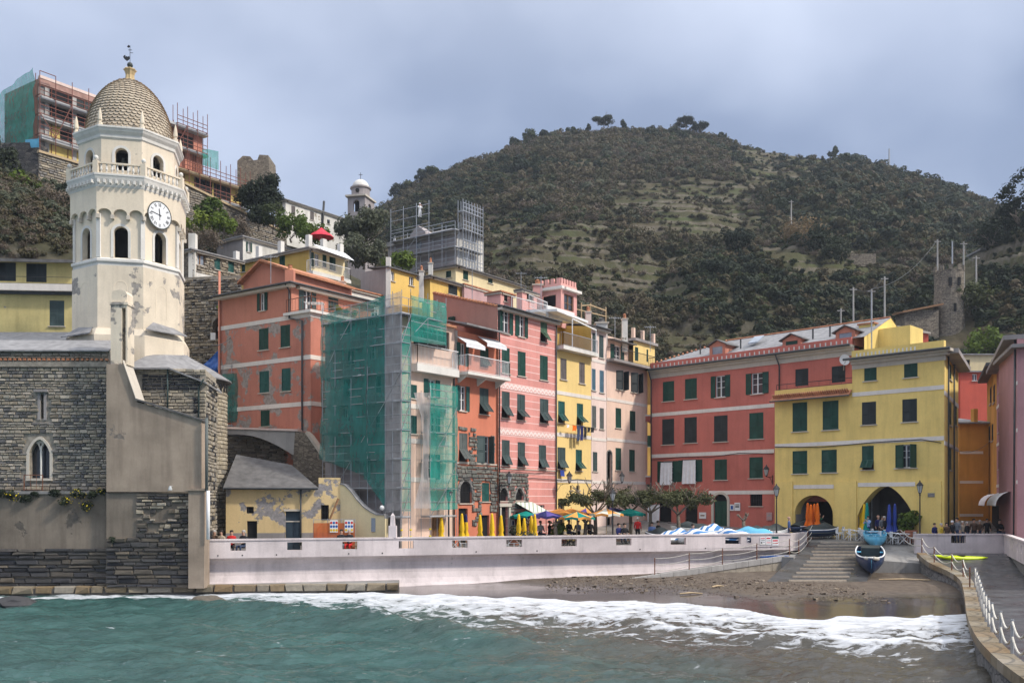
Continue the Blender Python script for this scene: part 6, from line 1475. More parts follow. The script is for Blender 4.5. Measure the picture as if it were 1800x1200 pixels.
pipe(ya,[MF.pt(MF.t(1363),.06,MF.z(MF.t(1363),785)),MF.pt(MF.t(1440),.06,MF.z(MF.t(1440),786)),MF.pt(MF.t(1540),.06,MF.z(MF.t(1540),777)),MF.pt(MF.t(1620),.06,MF.z(MF.t(1620),772)),MF.pt(MF.t(1655),.06,MF.z(MF.t(1655),778))],.03,'iron','cable',4)
q=MB();MF.obox(q,MF.t(1632),MF.t(1644),.10,.13,MF.z(MF.t(1638),873),MF.z(MF.t(1638),866));q.build('plaque','st_grey',ya)
# rooftop of the yellow palazzo: stair head and chimney
q=MB();a,b=MF.off(-4).t(1512),MF.off(-4).t(1600);m4=MF.off(-4);m4.obox(q,a,b,-2.5,0,zM,m4.z(a,583));m4.obox(q,a-.2,a+1.0,-1.5,-.2,zM,m4.z(a,571));q.build('stair_head','pl_yellowfront',ya);q=MB();m4.obox(q,a-.3,a+1.1,-1.6,-.1,m4.z(a,571),m4.z(a,568));q.build('chimney_cap','terracotta',ya)
# scaffolds and nets
def netsheet(th,fac,t0,t1,za0,zb0,za1,zb1,mat,amp=.06,name='net',seed=0,nt_=16,nz=26,d=0.0):
 q=MB();vs=[]
 for j in range(nz+1):
  v=j/nz
  for i in range(nt_+1):
   u=i/nt_;t=lerp(t0,t1,u);z=lerp(lerp(za0,zb0,u),lerp(za1,zb1,u),v)
   w_=amp*(mnoise.noise(Vector((t*.9+seed,z*.6,seed)))+.6*abs(math.sin(z*math.pi/1.9)))
   vs.append(fac.pt(t,d+w_,z))
 q.add(vs,[(j*(nt_+1)+i,j*(nt_+1)+i+1,(j+1)*(nt_+1)+i+1,(j+1)*(nt_+1)+i)for j in range(nz)for i in range(nt_)]);return q.build(name,mat,th,smooth=True)
def scaffold(th,fac,ts,z0,z1,levels,mat='steel',width=.8,decks=True,diag=True,rails=True,r=.022,deckmat='deck',d0=0.0):
 for t in ts:
  for d in(d0,d0-width):
   q=MB();q.tube([fac.pt(t,d,z0),fac.pt(t,d,z1)],r,5);q.build('standard',mat,th)
 for z in levels:
  q=MB();
  for d in(d0,d0-width):q.bar(fac.pt(ts[0],d,z),fac.pt(ts[-1],d,z),r*1.7)
  if rails:q.bar(fac.pt(ts[0],d0,z+.5),fac.pt(ts[-1],d0,z+.5),r*1.5);q.bar(fac.pt(ts[0],d0,z+1.0),fac.pt(ts[-1],d0,z+1.0),r*1.5)
  for t in ts:q.bar(fac.pt(t,d0,z-.03),fac.pt(t,d0-width,z-.03),r*1.7)
  q.build('ledger',mat,th)
  if decks:
   q=MB();fac.obox(q,ts[0],ts[-1],d0-width+.05,d0-.05,z+.03,z+.09);q.build('deck',deckmat,th)
 if diag:
  for k,(a,b)in enumerate(zip(levels,levels[1:])):
   i=k%max(1,len(ts)-1);q=MB();q.bar(fac.pt(ts[i],d0+.02,a),fac.pt(ts[i+1],d0+.02,b),r*1.5);q.build('brace',mat,th)
sf=thing('scaffolding','steel scaffolding hung with green and white nets on corner house','scaffold',(R0.x,R0.y,PIA))
FLs=FL.off(.95);RWs=ROW.off(.95)
zlv=[PIA+2.2+1.85*i for i in range(8)]
topz=RWs.z(RWs.t(715),517)
tl_=[FLs.t(x)for x in(567,589,617,646,677)]+[FLs.t(704)]
scaffold(sf,FLs,tl_,PIA,topz-.2,[z for z in zlv if z<topz-1])
tr_=[RWs.t(706),RWs.t(722),RWs.t(756),RWs.t(784),RWs.t(803)]
scaffold(sf,RWs,tr_[:2],PIA,topz+.2,[z for z in zlv if z<topz-1]);
scaffold(sf,RWs,tr_[2:],PIA,RWs.z(RWs.t(780),688),[z for z in zlv if z<RWs.z(RWs.t(780),700)-.3])
scaffold(sf,RWs,[tr_[1],RWs.t(752),tr_[3]],RWs.z(RWs.t(755),606),RWs.z(RWs.t(755),516),[RWs.z(RWs.t(755),598),RWs.z(RWs.t(755),560)])
def zf(f_,px,py):return f_.z(f_.t(px),py)
dN=-.03
netsheet(sf,FLs,FLs.t(564),FLs.t(646),zf(FLs,564,806),zf(FLs,646,838),zf(FLs,564,556),zf(FLs,646,530),'net_greendark',.16,seed=1,d=dN)
netsheet(sf,FLs,FLs.t(646),FLs.t(677),zf(FLs,646,846),zf(FLs,677,890),zf(FLs,646,530),zf(FLs,677,519),'net_greendark',.14,seed=2,d=dN,nt_=8)
netsheet(sf,FLs,FLs.t(677),FLs.t(704.5),zf(FLs,677,900),zf(FLs,704,896),zf(FLs,677,520),zf(FLs,704,512),'net_white',seed=3,d=dN,nt_=8)
netsheet(sf,RWs,RWs.t(706),RWs.t(722),zf(RWs,706,898),zf(RWs,722,898),zf(RWs,706,588),zf(RWs,722,562),'net_green',seed=4,d=dN,nt_=6)
netsheet(sf,RWs,RWs.t(722),RWs.t(784),zf(RWs,722,600),zf(RWs,784,607),zf(RWs,722,519),zf(RWs,784,533),'net_green',.14,seed=5,d=dN)
netsheet(sf,RWs,RWs.t(755),RWs.t(804),zf(RWs,755,897),zf(RWs,804,894),zf(RWs,755,672),zf(RWs,804,679),'net_green',.13,seed=6,d=dN)
# slack white net gathered in the middle
q=MB();vs=[]
for j in range(25):
 v=j/24;y_=lerp(893,690,v);xa=interp([(0,724),(.25,736),(.55,740),(.8,738),(1,726)],v);xb=interp([(0,755),(.3,752),(.6,754),(1,754)],v)
 for i in range(9):u=i/8;px_=lerp(xa,xb,u);t=RWs.t(px_);vs.append(RWs.pt(t,.12+.08*math.sin(u*9+v*4),RWs.z(t,y_)))
q.add(vs,[(j*9+i,j*9+i+1,(j+1)*9+i+1,(j+1)*9+i)for j in range(24)for i in range(8)]);q.build('net','net_white',sf,smooth=True)
netsheet(sf,FLs,FLs.t(640),FLs.t(652),zf(FLs,640,842),zf(FLs,652,845),zf(FLs,640,806),zf(FLs,652,806),'net_greendark',seed=7,d=dN+.05,nt_=4,nz=6)
for x in(706,722,756):
 for z in(PIA+.9,PIA+1.35):q=MB();p=RWs.pt(RWs.t(x),0,z);q.lathe([(.04,0),(.08,.02),(.08,.08),(.04,.1)],p,8);q.build('guard','yellow_plastic',sf)
for x in(646,677):
 for z in(PIA+.9,PIA+2.3):q=MB();p=FLs.pt(FLs.t(x),0,z);q.lathe([(.04,0),(.08,.02),(.08,.08),(.04,.1)],p,8);q.build('guard','yellow_plastic',sf)
# salmon house
SCn=Vector((PX(546,66),66));SLf=leftfac(SCn,10.2);SRf=Fac(SCn,SCn+RU*7)
sh_=thing('salmon_house','weathered salmon house with roof terrace behind green netting','house',(SCn.x,SCn.y,PIA))
zS=SLf.z(SLf.t(504),556)
wl=wpx(SLf,[(455,472,577,615,'c','sh_green'),(493,510,571,610,'c','sh_green'),(456,473,652,690,'c','sh_teal'),(495,511,647,687,'c','sh_teal'),(458,474,721,749,'c','sh_green')])
mb=MB();holes_wall(mb,SLf,0,SLf.L,3,zS,[w[0]for w in wl],.15);hq=[winpx(SRf,560,566,640,682)];holes_wall(mb,SRf,0,7,3,zS,[],.15);mb.add([SLf.pt(0,0,zS),SLf.pt(SLf.L,0,zS),SRf.pt(7,0,zS),SRf.pt(7,-9,zS),SLf.pt(0,-7,zS)],[(0,1,2,3,4)]);mb.add([SLf.pt(0,0,3),SLf.pt(0,-7,3),SLf.pt(0,-7,zS),SLf.pt(0,0,zS)],[(0,1,2,3)]);mb.build('wall','pl_salmon',sh_);put_wins(sh_,SLf,wl)
for py,at in((563,480),(635,480),(714,480)):q=MB();z=SLf.z(SLf.t(at),py);SLf.obox(q,0,SLf.L+.03,-.02,.03,z-.16,z+.16);SRf.obox(q,.0,7,-.02,.03,z-.16,z+.16);q.build('band','pl_band',sh_)
tU=SLf.t(512);U0=Vector((SLf.pt(tU,0,0).x,SLf.pt(tU,0,0).y));SUf=Fac(U0,U0+RU*8.4);zU=SLf.z(tU,499)
wu=wpx(SLf,[(457,466,515,546,'o','sh_green')]);wr=wpx(SUf,[(533,548,509,549,'o','sh_slate',{'sill':False}),(577,595,519,553,'c','sh_slate',{'sill':False})])
mb=MB();holes_wall(mb,SLf,0,tU,zS-.01,zU,[w[0]for w in wu],.15);holes_wall(mb,SUf,0,8.4,zS-.01,zU,[w[0]for w in wr],.15);mb.add([SLf.pt(0,0,zU),SLf.pt(tU,0,zU),SUf.pt(8.4,0,zU),SUf.pt(8.4,-6,zU),SLf.pt(0,-6,zU)],[(0,1,2,3,4)]);mb.build('upper_wall','pl_salmonup',sh_);put_wins(sh_,SLf,wu);put_wins(sh_,SUf,wr)
q=MB();q.slab([SLf.pt(-.1,.55,zU+.05),SLf.pt(tU+.5,.55,zU+.05),SUf.pt(8.7,.55,zU+.05),SUf.pt(8.7,-5,zU+.9),SLf.pt(-.1,-5,zU+.9)],.12);q.build('roof','slate_dark',sh_);q=MB();SLf.obox(q,-.1,tU+.4,-.05,.45,zU-.28,zU-.09);SUf.obox(q,.46,8.6,-.05,.45,zU-.281,zU-.091);q.build('cornice','cornice_stone',sh_)
q=MB();q.tube([SLf.pt(-.1,.6,zU-.02),SLf.pt(tU+.55,.6,zU-.02),SUf.pt(8.7,.6,zU-.02)],.07,6);q.build('gutter','gutter',sh_)
# terrace slab, railing, table and pots
q=MB();q.slab([SLf.pt(SLf.t(502),.25,zS+.2),SLf.pt(SLf.L+.25,.25,zS+.2),SRf.pt(6.5,.3,zS+.2),SRf.pt(6.5,-2,zS+.2),SLf.pt(SLf.t(502),-2,zS+.2)],.2);q.build('terrace_slab','pl_white',sh_)
railing(sh_,[SLf.pt(SLf.t(507),.2,zS+.2),SLf.pt(SLf.L+.2,.2,zS+.2),SRf.pt(6.4,.25,zS+.2)],.95,'rust',.3,name='terrace_railing')
pipe(sh_,[SLf.pt(tU-.1,.5,zU-.05),SLf.pt(tU-.1,.12,zU-.5),SLf.pt(tU-.1,.12,zS-.2),SLf.pt(SLf.t(533),.12,zS-.5),SLf.pt(SLf.t(533),.12,6)],.07)
pipe(sh_,[SLf.pt(.3,.12,6),SLf.pt(.3,.12,zU+2)],.09,'pl_salmonup')
# rear gabled block with chimney
SGf=SLf.off(-2.5);a,b=SGf.t(428),SGf.t(508);zg0=zU-.2;zg1=SGf.z(SGf.t(475),470);zpk=SGf.z(SGf.t(463),461)
mb=MB();mb.extrude([SGf.pt(b,0,zg0),SGf.pt(b,0,SGf.z(b,478)),SGf.pt(SGf.t(463),0,zpk),SGf.pt(a,0,SGf.z(a,497)),SGf.pt(a,0,zg0)],(-SGf.n.x*7,-SGf.n.y*7,0));mb.build('rear_block','pl_salmonup',sh_)
for p0,p1 in(((a-.3,SGf.z(a,497)-.15),(SGf.t(463),zpk)),((SGf.t(463),zpk),(b+.4,SGf.z(b,478)-.1))):
 q=MB();vv=[SGf.pt(p0[0],.4,p0[1]+.02),SGf.pt(p1[0],.4,p1[1]+.02),SGf.pt(p1[0],-7,p1[1]+.02),SGf.pt(p0[0],-7,p0[1]+.02)];q.slab([v+Vector((0,0,.18))for v in vv],.18);q.build('roof','terracotta',sh_)
q=MB();t=SLf.off(-.8).t(510);p=SLf.pt(t,-.8,0);q.box(p.x-.32,p.x+.32,p.y-.3,p.y+.3,zU-.2,SLf.z(t,472));q.build('chimney','pl_salmonup',sh_);q=MB();q.lathe([(.22,0),(.22,.1),(.15,.15),(.17,.4),(.2,.42),(.0,.45)],(p.x,p.y,SLf.z(t,472)),8);q.build('chimney_pot','terracotta',sh_)
# terrace furniture
def box_table(label,p,w,d_,h,mat,rz=0):
 tb=thing('table',label,'table',p);q=MB();q.box(p[0]-w/2,p[0]+w/2,p[1]-d_/2,p[1]+d_/2,p[2]+h-.05,p[2]+h);q.build('table_top',mat,tb)
 for sx in(-1,1):
  for sy in(-1,1):q=MB();q.box(p[0]+sx*(w/2-.06)-.03,p[0]+sx*(w/2-.06)+.03,p[1]+sy*(d_/2-.06)-.03,p[1]+sy*(d_/2-.06)+.03,p[2],p[2]+h-.05);q.build('leg',mat,tb)
 return tb
box_table('white table on the roof terrace of the salmon house',SRf.pt(.9,-.6,zS+.2),1.3,.7,.72,'white_paint')
def pot_plant(label,p,r,seed,mats=['lf_bright'],cat='potted plant',name='potted_plant',n=160,group=None):
 t_=thing(name,label,cat,p,group);q=MB();q.lathe([(r*.35,0),(r*.5,r*.7),(r*.55,r*.7),(r*.55,r*.8),(r*.45,r*.8)],p,10);q.build('pot','pot',t_);rd=random.Random(seed);q=MB();
 for _ in range(4):leafball(q,rd,(p[0]+rd.uniform(-.3,.3)*r,p[1]+rd.uniform(-.3,.3)*r,p[2]+r*rd.uniform(1.0,1.6)),r*.5,n//4,r*.14,.9,0)
 q.build('foliage',mats,t_);return t_
for i,(tt,r_)in enumerate(((2.2,.38),(2.9,.45),(3.6,.35),(4.4,.42))):pot_plant(['leafy potted plant next to the white terrace table','large potted plant second along salmon terrace rail','small potted plant in middle of the salmon terrace','potted plant at the netting end of salmon terrace'][i],SRf.pt(tt,-.2,zS+.2),r_,90+i,['lf_bright' if i%2 else 'lf_olive'])
# old yellow building on the quay terrace
OF=Fac((PX(397,58.0),58.0),(PX(598,58.9),58.9));oy=thing('quay_house','low peeling yellow building with slate roof on the quay terrace','building',(PX(480,58.4),58.4,PIA))
def oz(py):return EYE+(HY-py)/F*58.5
zO=oz(856)
wl=wpx(OF,[(433,446,890,902,'b','sh_green',{'sill':False}),(564,578,887,914,'b','sh_green',{'sill':False})]);drs=[(OF.t(434),OF.t(452),PIA,oz(915)),(OF.t(502),OF.t(528),PIA,oz(898))]
mb=MB();holes_wall(mb,OF,0,OF.t(560),Z0,zO,[w[0]for w in wl if w[0][1]<OF.t(560)]+drs,.2);holes_wall(mb,OF,OF.t(560),OF.L,Z0,oz(839),[w[0]for w in wl if w[0][1]>OF.t(560)],.2);OF.obox(mb,OF.t(560),OF.L,-.5,-.25,Z0,oz(839));
mb.add([OF.pt(OF.t(560),0,zO),OF.pt(OF.t(560),-.5,zO),OF.pt(OF.t(560),-.5,oz(839)),OF.pt(OF.t(560),0,oz(839))],[(0,1,2,3)]);mb.add([OF.pt(OF.t(560),0,oz(839)),OF.pt(OF.L,0,oz(839)),OF.pt(OF.L,-.5,oz(839)),OF.pt(OF.t(560),-.5,oz(839))],[(0,1,2,3)])
mb.build('wall','pl_oldyellow',oy);put_wins(oy,OF,wl)
q=MB();OF.obox(q,*drs[0][:2],-.22,-.15,*drs[0][2:]);q.build('doorway','dark_void',oy)
dr=drs[1];q=MB();OF.obox(q,dr[0]+.02,(dr[0]+dr[1])/2-.01,-.15,-.08,PIA,oz(917));OF.obox(q,(dr[0]+dr[1])/2+.01,dr[1]-.02,-.15,-.08,PIA,oz(917));OF.obox(q,dr[0],dr[1],-.22,-.15,PIA,dr[3]);q.build('door','door_blue',oy);q=MB();OF.obox(q,dr[0]-.1,dr[1]+.1,-.02,.06,dr[3],dr[3]+.12);OF.obox(q,dr[0],dr[1],-.15,-.05,oz(917),oz(915));q.build('lintel','cornice_stone',oy)
q=MB();OF.obox(q,0,drs[0][0],0,.03,Z0,oz(936));OF.obox(q,drs[0][1],drs[1][0],0,.03,Z0,oz(936));OF.obox(q,drs[1][1],OF.L,0,.03,Z0,oz(936));q.build('plinth','pl_grey',oy)
tr0=OF.t(560);q=MB();q.slab([OF.pt(-.1,.35,zO-.02),OF.pt(tr0,.35,zO-.02),OF.pt(OF.t(500),-4.0,oz(822)+.35),OF.pt(-.1,-4.4,oz(808)+.55)],.14);q.build('roof','slate_dark',oy)
q=MB();q.tube([OF.pt(-.1,.42,zO-.08),OF.pt(tr0,.42,zO-.08)],.06,6);q.build('gutter','gutter',oy);pipe(oy,[OF.pt(OF.t(529),.12,zO),OF.pt(OF.t(529),.12,PIA+.4)],.06)
# stones on roof, leaning plank
q=MB();q.bar(OF.pt(OF.t(580),.5,oz(914)),OF.pt(OF.t(595),.15,oz(876)),.10);q.build('leaning_plank','wood',oy)
# sweeping garden wall to the right of it
GF=Fac((OF.B.x,OF.B.y),(PX(690,57.6),57.6));gw=thing('sweeping_wall','yellow garden wall sweeping down to the right of quay building','wall',(OF.B.x,OF.B.y,PIA))
prf=[(598,851),(606,853),(616,863),(628,879),(640,892),(652,900),(662,905),(676,905),(677,911)]
pts_=[GF.pt(GF.t(x),0,GF.z(GF.t(x),y))for x,y in prf];mb=MB();mb.extrude([GF.pt(GF.t(677),0,Z0)]+list(reversed(pts_))+[GF.pt(0.02,0,Z0)],(-GF.n.x*.4,-GF.n.y*.4,0));mb.build('wall','pl_yellowpale',gw)
for a,b in zip(pts_,pts_[1:]):q=MB();bk_=Vector((-GF.n.x,-GF.n.y,0));up=Vector((0,0,.08));q.add([a-bk_*.06,b-bk_*.06,b+bk_*.46,a+bk_*.46,a-bk_*.06+up,b-bk_*.06+up,b+bk_*.46+up,a+bk_*.46+up],[(0,3,2,1),(4,5,6,7),(0,1,5,4),(1,2,6,5),(2,3,7,6),(3,0,4,7)]);q.build('coping_slab','slate',gw)
p=GF.pt(GF.t(669),-.2,GF.z(GF.t(669),905));q=MB();q.tube([p,p+Vector((0,0,.35))],.03,6);q.build('lamp_stem','iron',gw);q=MB();q.lathe([(0,.3),(.12,.35),(.17,.47),(.12,.59),(0,.64)],p,12);q.build('globe_lamp','glass_globe',gw,smooth=True)
q=MB();GF.obox(q,GF.t(653),GF.t(660),.01,.04,GF.z(GF.t(656),934),GF.z(GF.t(656),910));q.build('notice','pane_light',gw)
# orange site fence with notice boards
ofn=thing('site_fence','orange plastic site fence with two white notice boards','fence',OF.pt(OF.t(556),1.2,PIA));f5=OF.off(1.4);ta,tb_=f5.t(551),f5.t(624);netsheet(ofn,f5,ta,tb_,PIA,PIA,oz(918),oz(918),'net_orange',.03,'fence_mesh',9,8,4)
for x in(551,576,600,624):q=MB();t=f5.t(x);q.tube([f5.pt(t,-.03,PIA),f5.pt(t,-.03,oz(911))],.025,6);q.build('post','steel',ofn)
q=MB();q.bar(f5.pt(ta,-.03,oz(912)),f5.pt(tb_,-.03,oz(912)),.03);q.build('rail','steel',ofn)
for x0,x1 in((580,594),(606,621)):
 q=MB();a,b=f5.t(x0),f5.t(x1);z0_,z1_=oz(934),oz(913);f5.obox(q,a,b,.05,.07,z0_,z1_);bd=q.build('notice_board','white_paint',ofn)
 for r_ in range(3):
  for c_ in range(3):
   q=MB();cx,cz2=lerp(a,b,(c_+.5)/3),lerp(z0_,z1_,.18+r_*.3);vs=[f5.pt(cx+.075*math.cos(k*math.pi/6),.074,cz2+.085*math.sin(k*math.pi/6))for k in range(12)];q.add(vs,[tuple(range(11,-1,-1))]if False else[tuple(range(12))]);q.build('pictogram',('tarp_blue' if r_ else 'yellow_cloth')if not(r_==2)else('red_cloth' if c_!=1 else 'tarp_blue'),bd)
pm=thing('small_palm','small potted palm beside the orange site fence','palm',OF.pt(OF.t(541),.9,PIA));q=MB();pp=OF.pt(OF.t(541),.9,PIA);rd=random.Random(5);q.tube([pp,pp+Vector((0,0,.5))],.09,7);q.build('trunk','bark',pm);q=MB()
for i in range(22):
 a=rd.uniform(0,6.28);l=rd.uniform(.5,.75);c=pp+Vector((0,0,.55));prev=c;w0=.05
 for k in range(1,5):u=k/4;nx_=c+Vector((math.cos(a)*l*u,math.sin(a)*l*u,.55*u-.55*u*u*1.3));s_=Vector((-math.sin(a),math.cos(a),0))*.05*(1-u*.8);q.add([prev-s_,prev+s_,nx_+s_*.8,nx_-s_*.8],[(0,1,2,3)]);prev=nx_
q.build('fronds','lf_olive',pm)
# stair bridge and stone wall behind it
bf=Fac((PX(390,66.2),66.2),(PX(560,65.2),65.2));sb=thing('stair_bridge','stone arch footbridge with stepped parapet behind quay building','bridge',(PX(470,66),66,PIA+4))
def bz2(py):return EYE+(HY-py)/F*65.8
q=MB();A0,A1_=bf.t(392),bf.t(519);ap=[(lerp(A0,A1_,i/14),lerp(bz2(768),bz2(802),i/14)+(bz2(756)-bz2(772))*math.sin(math.pi*min(1,i/14*.9+.1)))for i in range(15)]
tops=[(A0,bz2(752)),(bf.t(520),bz2(757)),(bf.t(523),bz2(758))]
q.extrude([bf.pt(t,0,z)for t,z in ap]+[bf.pt(bf.t(523),0,bz2(803)),bf.pt(bf.t(523),0,bz2(758)),bf.pt(A0,0,bz2(752))],(-bf.n.x*1.6,-bf.n.y*1.6,0));q.build('arch','concrete_pale',sb)
q=MB();q.slab([bf.pt(A0,.1,bz2(749)),bf.pt(bf.t(524),.1,bz2(755)),bf.pt(bf.t(524),-1.7,bz2(755)),bf.pt(A0,-1.7,bz2(749))],.14);q.build('coping','pl_lightpink',sb)
q=MB();q.extrude([bf.pt(bf.t(505),.02,2.2),bf.pt(bf.t(604),.02,2.2),bf.pt(bf.t(604),.02,bz2(850)),bf.pt(bf.t(541),.02,bz2(762)),bf.pt(bf.t(519),.02,bz2(757))],(-bf.n.x*.9,-bf.n.y*.9,0));q.build('stair_wall','st_wall',sb)
pa,pb=bf.pt(bf.t(537),.1,bz2(762)),bf.pt(bf.t(598),.1,bz2(850))
for i in range(8):
 a,b=pa.lerp(pb,i/8),pa.lerp(pb,(i+.96)/8);bk_=Vector((-bf.n.x,-bf.n.y,0));up=Vector((.10,0,.16));q=MB();q.add([a,b,b+bk_*1.1,a+bk_*1.1,a+up,b+up,b+bk_*1.1+up,a+bk_*1.1+up],[(0,3,2,1),(4,5,6,7),(0,1,5,4),(1,2,6,5),(2,3,7,6),(3,0,4,7)]);q.build('parapet_slab','plank' if False else 'cornice_stone',sb)
rw_=thing('retaining_wall','rough brown stone retaining wall under the footbridge','wall',(PX(450,68),68,PIA));rf=Fac((PX(385,68),68),(PX(562,67.2),67.2));q=MB();rf.obox(q,0,rf.L,-.8,0,2,EYE+(HY-760)/F*67.6);q.build('core','mortar',rw_);stones(rw_,rf,0,rf.L,EYE+(HY-850)/F*67.6,EYE+(HY-764)/F*67.6,.42,.2,['rs_wall'],220,seed=71,proud=.06,stuffmat=['rk_a','rk_b','rk_e'])
# small netted scaffold and blue tarp between church and salmon house
s2=thing('small_scaffold','small netted scaffold between church apse and salmon house','scaffold',(PX(422,70.5),70.5,12));f6=Fac((PX(385,71),71),(PX(446,70),70));zz=lambda py:EYE+(HY-py)/F*70.5
scaffold(s2,f6,[f6.t(392),f6.t(407),f6.t(446)],zz(760),zz(640),[zz(y)for y in(748,715,690,665)]);netsheet(s2,f6,f6.t(392),f6.t(446),zz(742),zz(742),zz(656),zz(656),'net_greendark',seed=12,d=.08)
tp=thing('blue_tarp','crumpled blue tarp draped below the stone cave wall','tarp',(PX(370,72),72,zz(665)));q=MB();n_=10;vs=[]
for j in range(n_+1):
 for i in range(n_+1):
  u,v=i/n_,j/n_;x=lerp(352,384,u);y=lerp(660,616+(1-u)*30,v);p=P(x,y,72+1.0*v);p.y+=.35*mnoise.noise(Vector((u*4,v*4,2)));vs.append(p)
q.add(vs,[(j*(n_+1)+i,j*(n_+1)+i+1,(j+1)*(n_+1)+i+1,(j+1)*(n_+1)+i)for j in range(n_)for i in range(n_)]);q.build('sheet','tarp_blue',tp,smooth=True)
# houses on the hill
def cornerhouse(name,label,xl,xc,xr,Yc,ytop,mat,ybase,wL=(),wR=(),roof='slate_dark',matL=None,rise=1.0,over=.35,cat='house',eavem='cornice_stone',backd=None,ztop=None):
 C=Vector((PX(xc,Yc),Yc));k=(xl-900)/F
 # intersect left direction with the ray of xl
 tl=(C.x-k*C.y)/(LDIR.x-k*LDIR.y);tr=((xr-900)/F*C.y-C.x)/(RU.x-(xr-900)/F*RU.y)
 L=Fac(C-LDIR*tl,C);Rr=Fac(C,C+RU*tr);z1=EYE+(HY-ytop)/F*Yc if ztop is None else ztop;z0=EYE+(HY-ybase)/F*Yc
 th=thing(name,label,cat,(C.x,C.y,z0));a=wpx(L,wL);b=wpx(Rr,wR)
 mb=MB();holes_wall(mb,L,0,L.L,z0,z1,[w[0]for w in a],.15);mb.add([L.pt(0,0,z0),L.pt(0,-Rr.L,z0),L.pt(0,-Rr.L,z1),L.pt(0,0,z1)],[(0,1,2,3)])
 if matL:mb.build('side_wall',matL,th);mb=MB()
 holes_wall(mb,Rr,0,Rr.L,z0,z1,[w[0]for w in b],.15);mb.add([Rr.pt(Rr.L,0,z0),Rr.pt(Rr.L,-L.L,z0),Rr.pt(Rr.L,-L.L,z1),Rr.pt(Rr.L,0,z1)],[(0,1,2,3)]);mb.build('wall',mat,th)
 put_wins(th,L,a);put_wins(th,Rr,b)
 if roof:
  q=MB();o_=over;q.slab([L.pt(-o_,o_,z1+.1),L.pt(L.L+o_,o_,z1+.1),Rr.pt(Rr.L+o_,o_,z1+.1),Rr.pt(Rr.L+o_,-L.L-o_,z1+rise),L.pt(-o_,-Rr.L-o_,z1+rise)],.12);q.build('roof',roof,th)
  q=MB();L.obox(q,-o_,L.L+o_*.6,-.05,o_*.7,z1-.16,z1-.03);Rr.obox(q,o_*.75,Rr.L+o_,-.05,o_*.7,z1-.161,z1-.031);q.build('eaves',eavem,th)
 return th,L,Rr,z1
G='sh_green'
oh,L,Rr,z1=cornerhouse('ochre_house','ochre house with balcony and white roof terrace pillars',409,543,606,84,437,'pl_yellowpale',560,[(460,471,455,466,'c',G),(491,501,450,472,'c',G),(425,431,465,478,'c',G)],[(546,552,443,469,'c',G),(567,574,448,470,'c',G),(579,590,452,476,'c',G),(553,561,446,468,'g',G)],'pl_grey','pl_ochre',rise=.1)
balcony(oh,Rr,-.3,Rr.L,Rr.z(2,487),.9,1.1,'white_paint','pl_white',.3,.14,False)
q=MB();z=Rr.z(3,447);q.slab([Rr.pt(.5,1.3,z-.3),Rr.pt(Rr.L,1.3,z-.5),Rr.pt(Rr.L,.05,z+.4),Rr.pt(.5,.05,z+.4)],.03);q.build('awning','white_cloth',oh)
for f_,tt in((L,.2),(L,L.L*.33),(L,L.L*.62),(L,L.L-.3),(Rr,Rr.L*.45),(Rr,Rr.L-.3)):q=MB();f_.obox(q,tt-.22,tt+.22,-.5,-.06,z1+.1,z1+1.35);q.build('terrace_pillar','pl_white',oh)
pipe(oh,[Rr.pt(.1,.12,z1-6),Rr.pt(.1,.12,z1)],.06)
st,L,Rr,z1=cornerhouse('stone_cottage','rough stone cottage with arched green shutters above the tower',312,338,422,80,440,'st_wall',540,[],[(344,361,447,466,'g',G,{'frame':'wood','pane':'pane_light'}),(377,387,453,474,'c','sh_teal'),(401,411,457,479,'c','sh_teal')],'slate','st_wall',rise=.6)
stones(st,Rr,0,Rr.L,z1-4.5,z1-.2,.4,.2,['rs_church'],160,seed=81,proud=.04,keep=avoid([winpx(Rr,344,361,447,466),winpx(Rr,377,387,453,474),winpx(Rr,401,411,457,479)],.1),stuffmat=['rk_a','rk_c','rk_e'])
q=MB();p=Rr.pt(.2,-.2,0);q.box(p.x-.3,p.x+.3,p.y-.3,p.y+.3,z1-3,z1+1.5);q.build('chimney','pl_shabby',st);q=MB();Rr.obox(q,.3,2.2,0,.15,z1-3.6,z1-1.9);q.build('white_panel','pl_white',st)
cv=thing('cave_wall','dark stone retaining wall with cave arch left of salmon house','wall',(PX(360,76),76,12));f7=Fac((PX(305,76.5),76.5),(PX(424,75.5),75.5));zc=lambda py:EYE+(HY-py)/F*76
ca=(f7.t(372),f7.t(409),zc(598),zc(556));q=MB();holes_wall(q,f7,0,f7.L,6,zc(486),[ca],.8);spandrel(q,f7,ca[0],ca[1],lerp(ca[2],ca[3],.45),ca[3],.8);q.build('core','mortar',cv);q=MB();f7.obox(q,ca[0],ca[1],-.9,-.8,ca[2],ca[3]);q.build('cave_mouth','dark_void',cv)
stones(cv,f7,0,f7.L,zc(700),zc(490),.42,.22,['rs_wall','rs_church'],240,seed=82,proud=.08,keep=avoid([ca],.05),stuffmat=['rk_b','rk_a','rd_b'],drop=.08)
railing(cv,[f7.pt(f7.t(383),.1,zc(540)),f7.pt(f7.t(414),.1,zc(542))],1.0,'iron',.5,name='railing',mid=True)
q=MB();f7.obox(q,f7.t(380),f7.t(422),-.2,.25,zc(545),zc(541));q.build('ledge','concrete',cv)
shrub('shrub','grass tuft above the cave arch left of salmon house',f7.pt(f7.t(392),.1,zc(552)),.7,260,['lf_bright'],.09,4,11)
q=MB();p=f7.pt(f7.t(380),.5,zc(600));q.box(p.x-.2,p.x+.2,p.y-.1,p.y+.1,p.z,p.z+.6);q.bar((p.x,p.y,p.z+.3),(p.x,p.y+.7,p.z+.3),.04);q.build('meter_box','white_paint',cv)
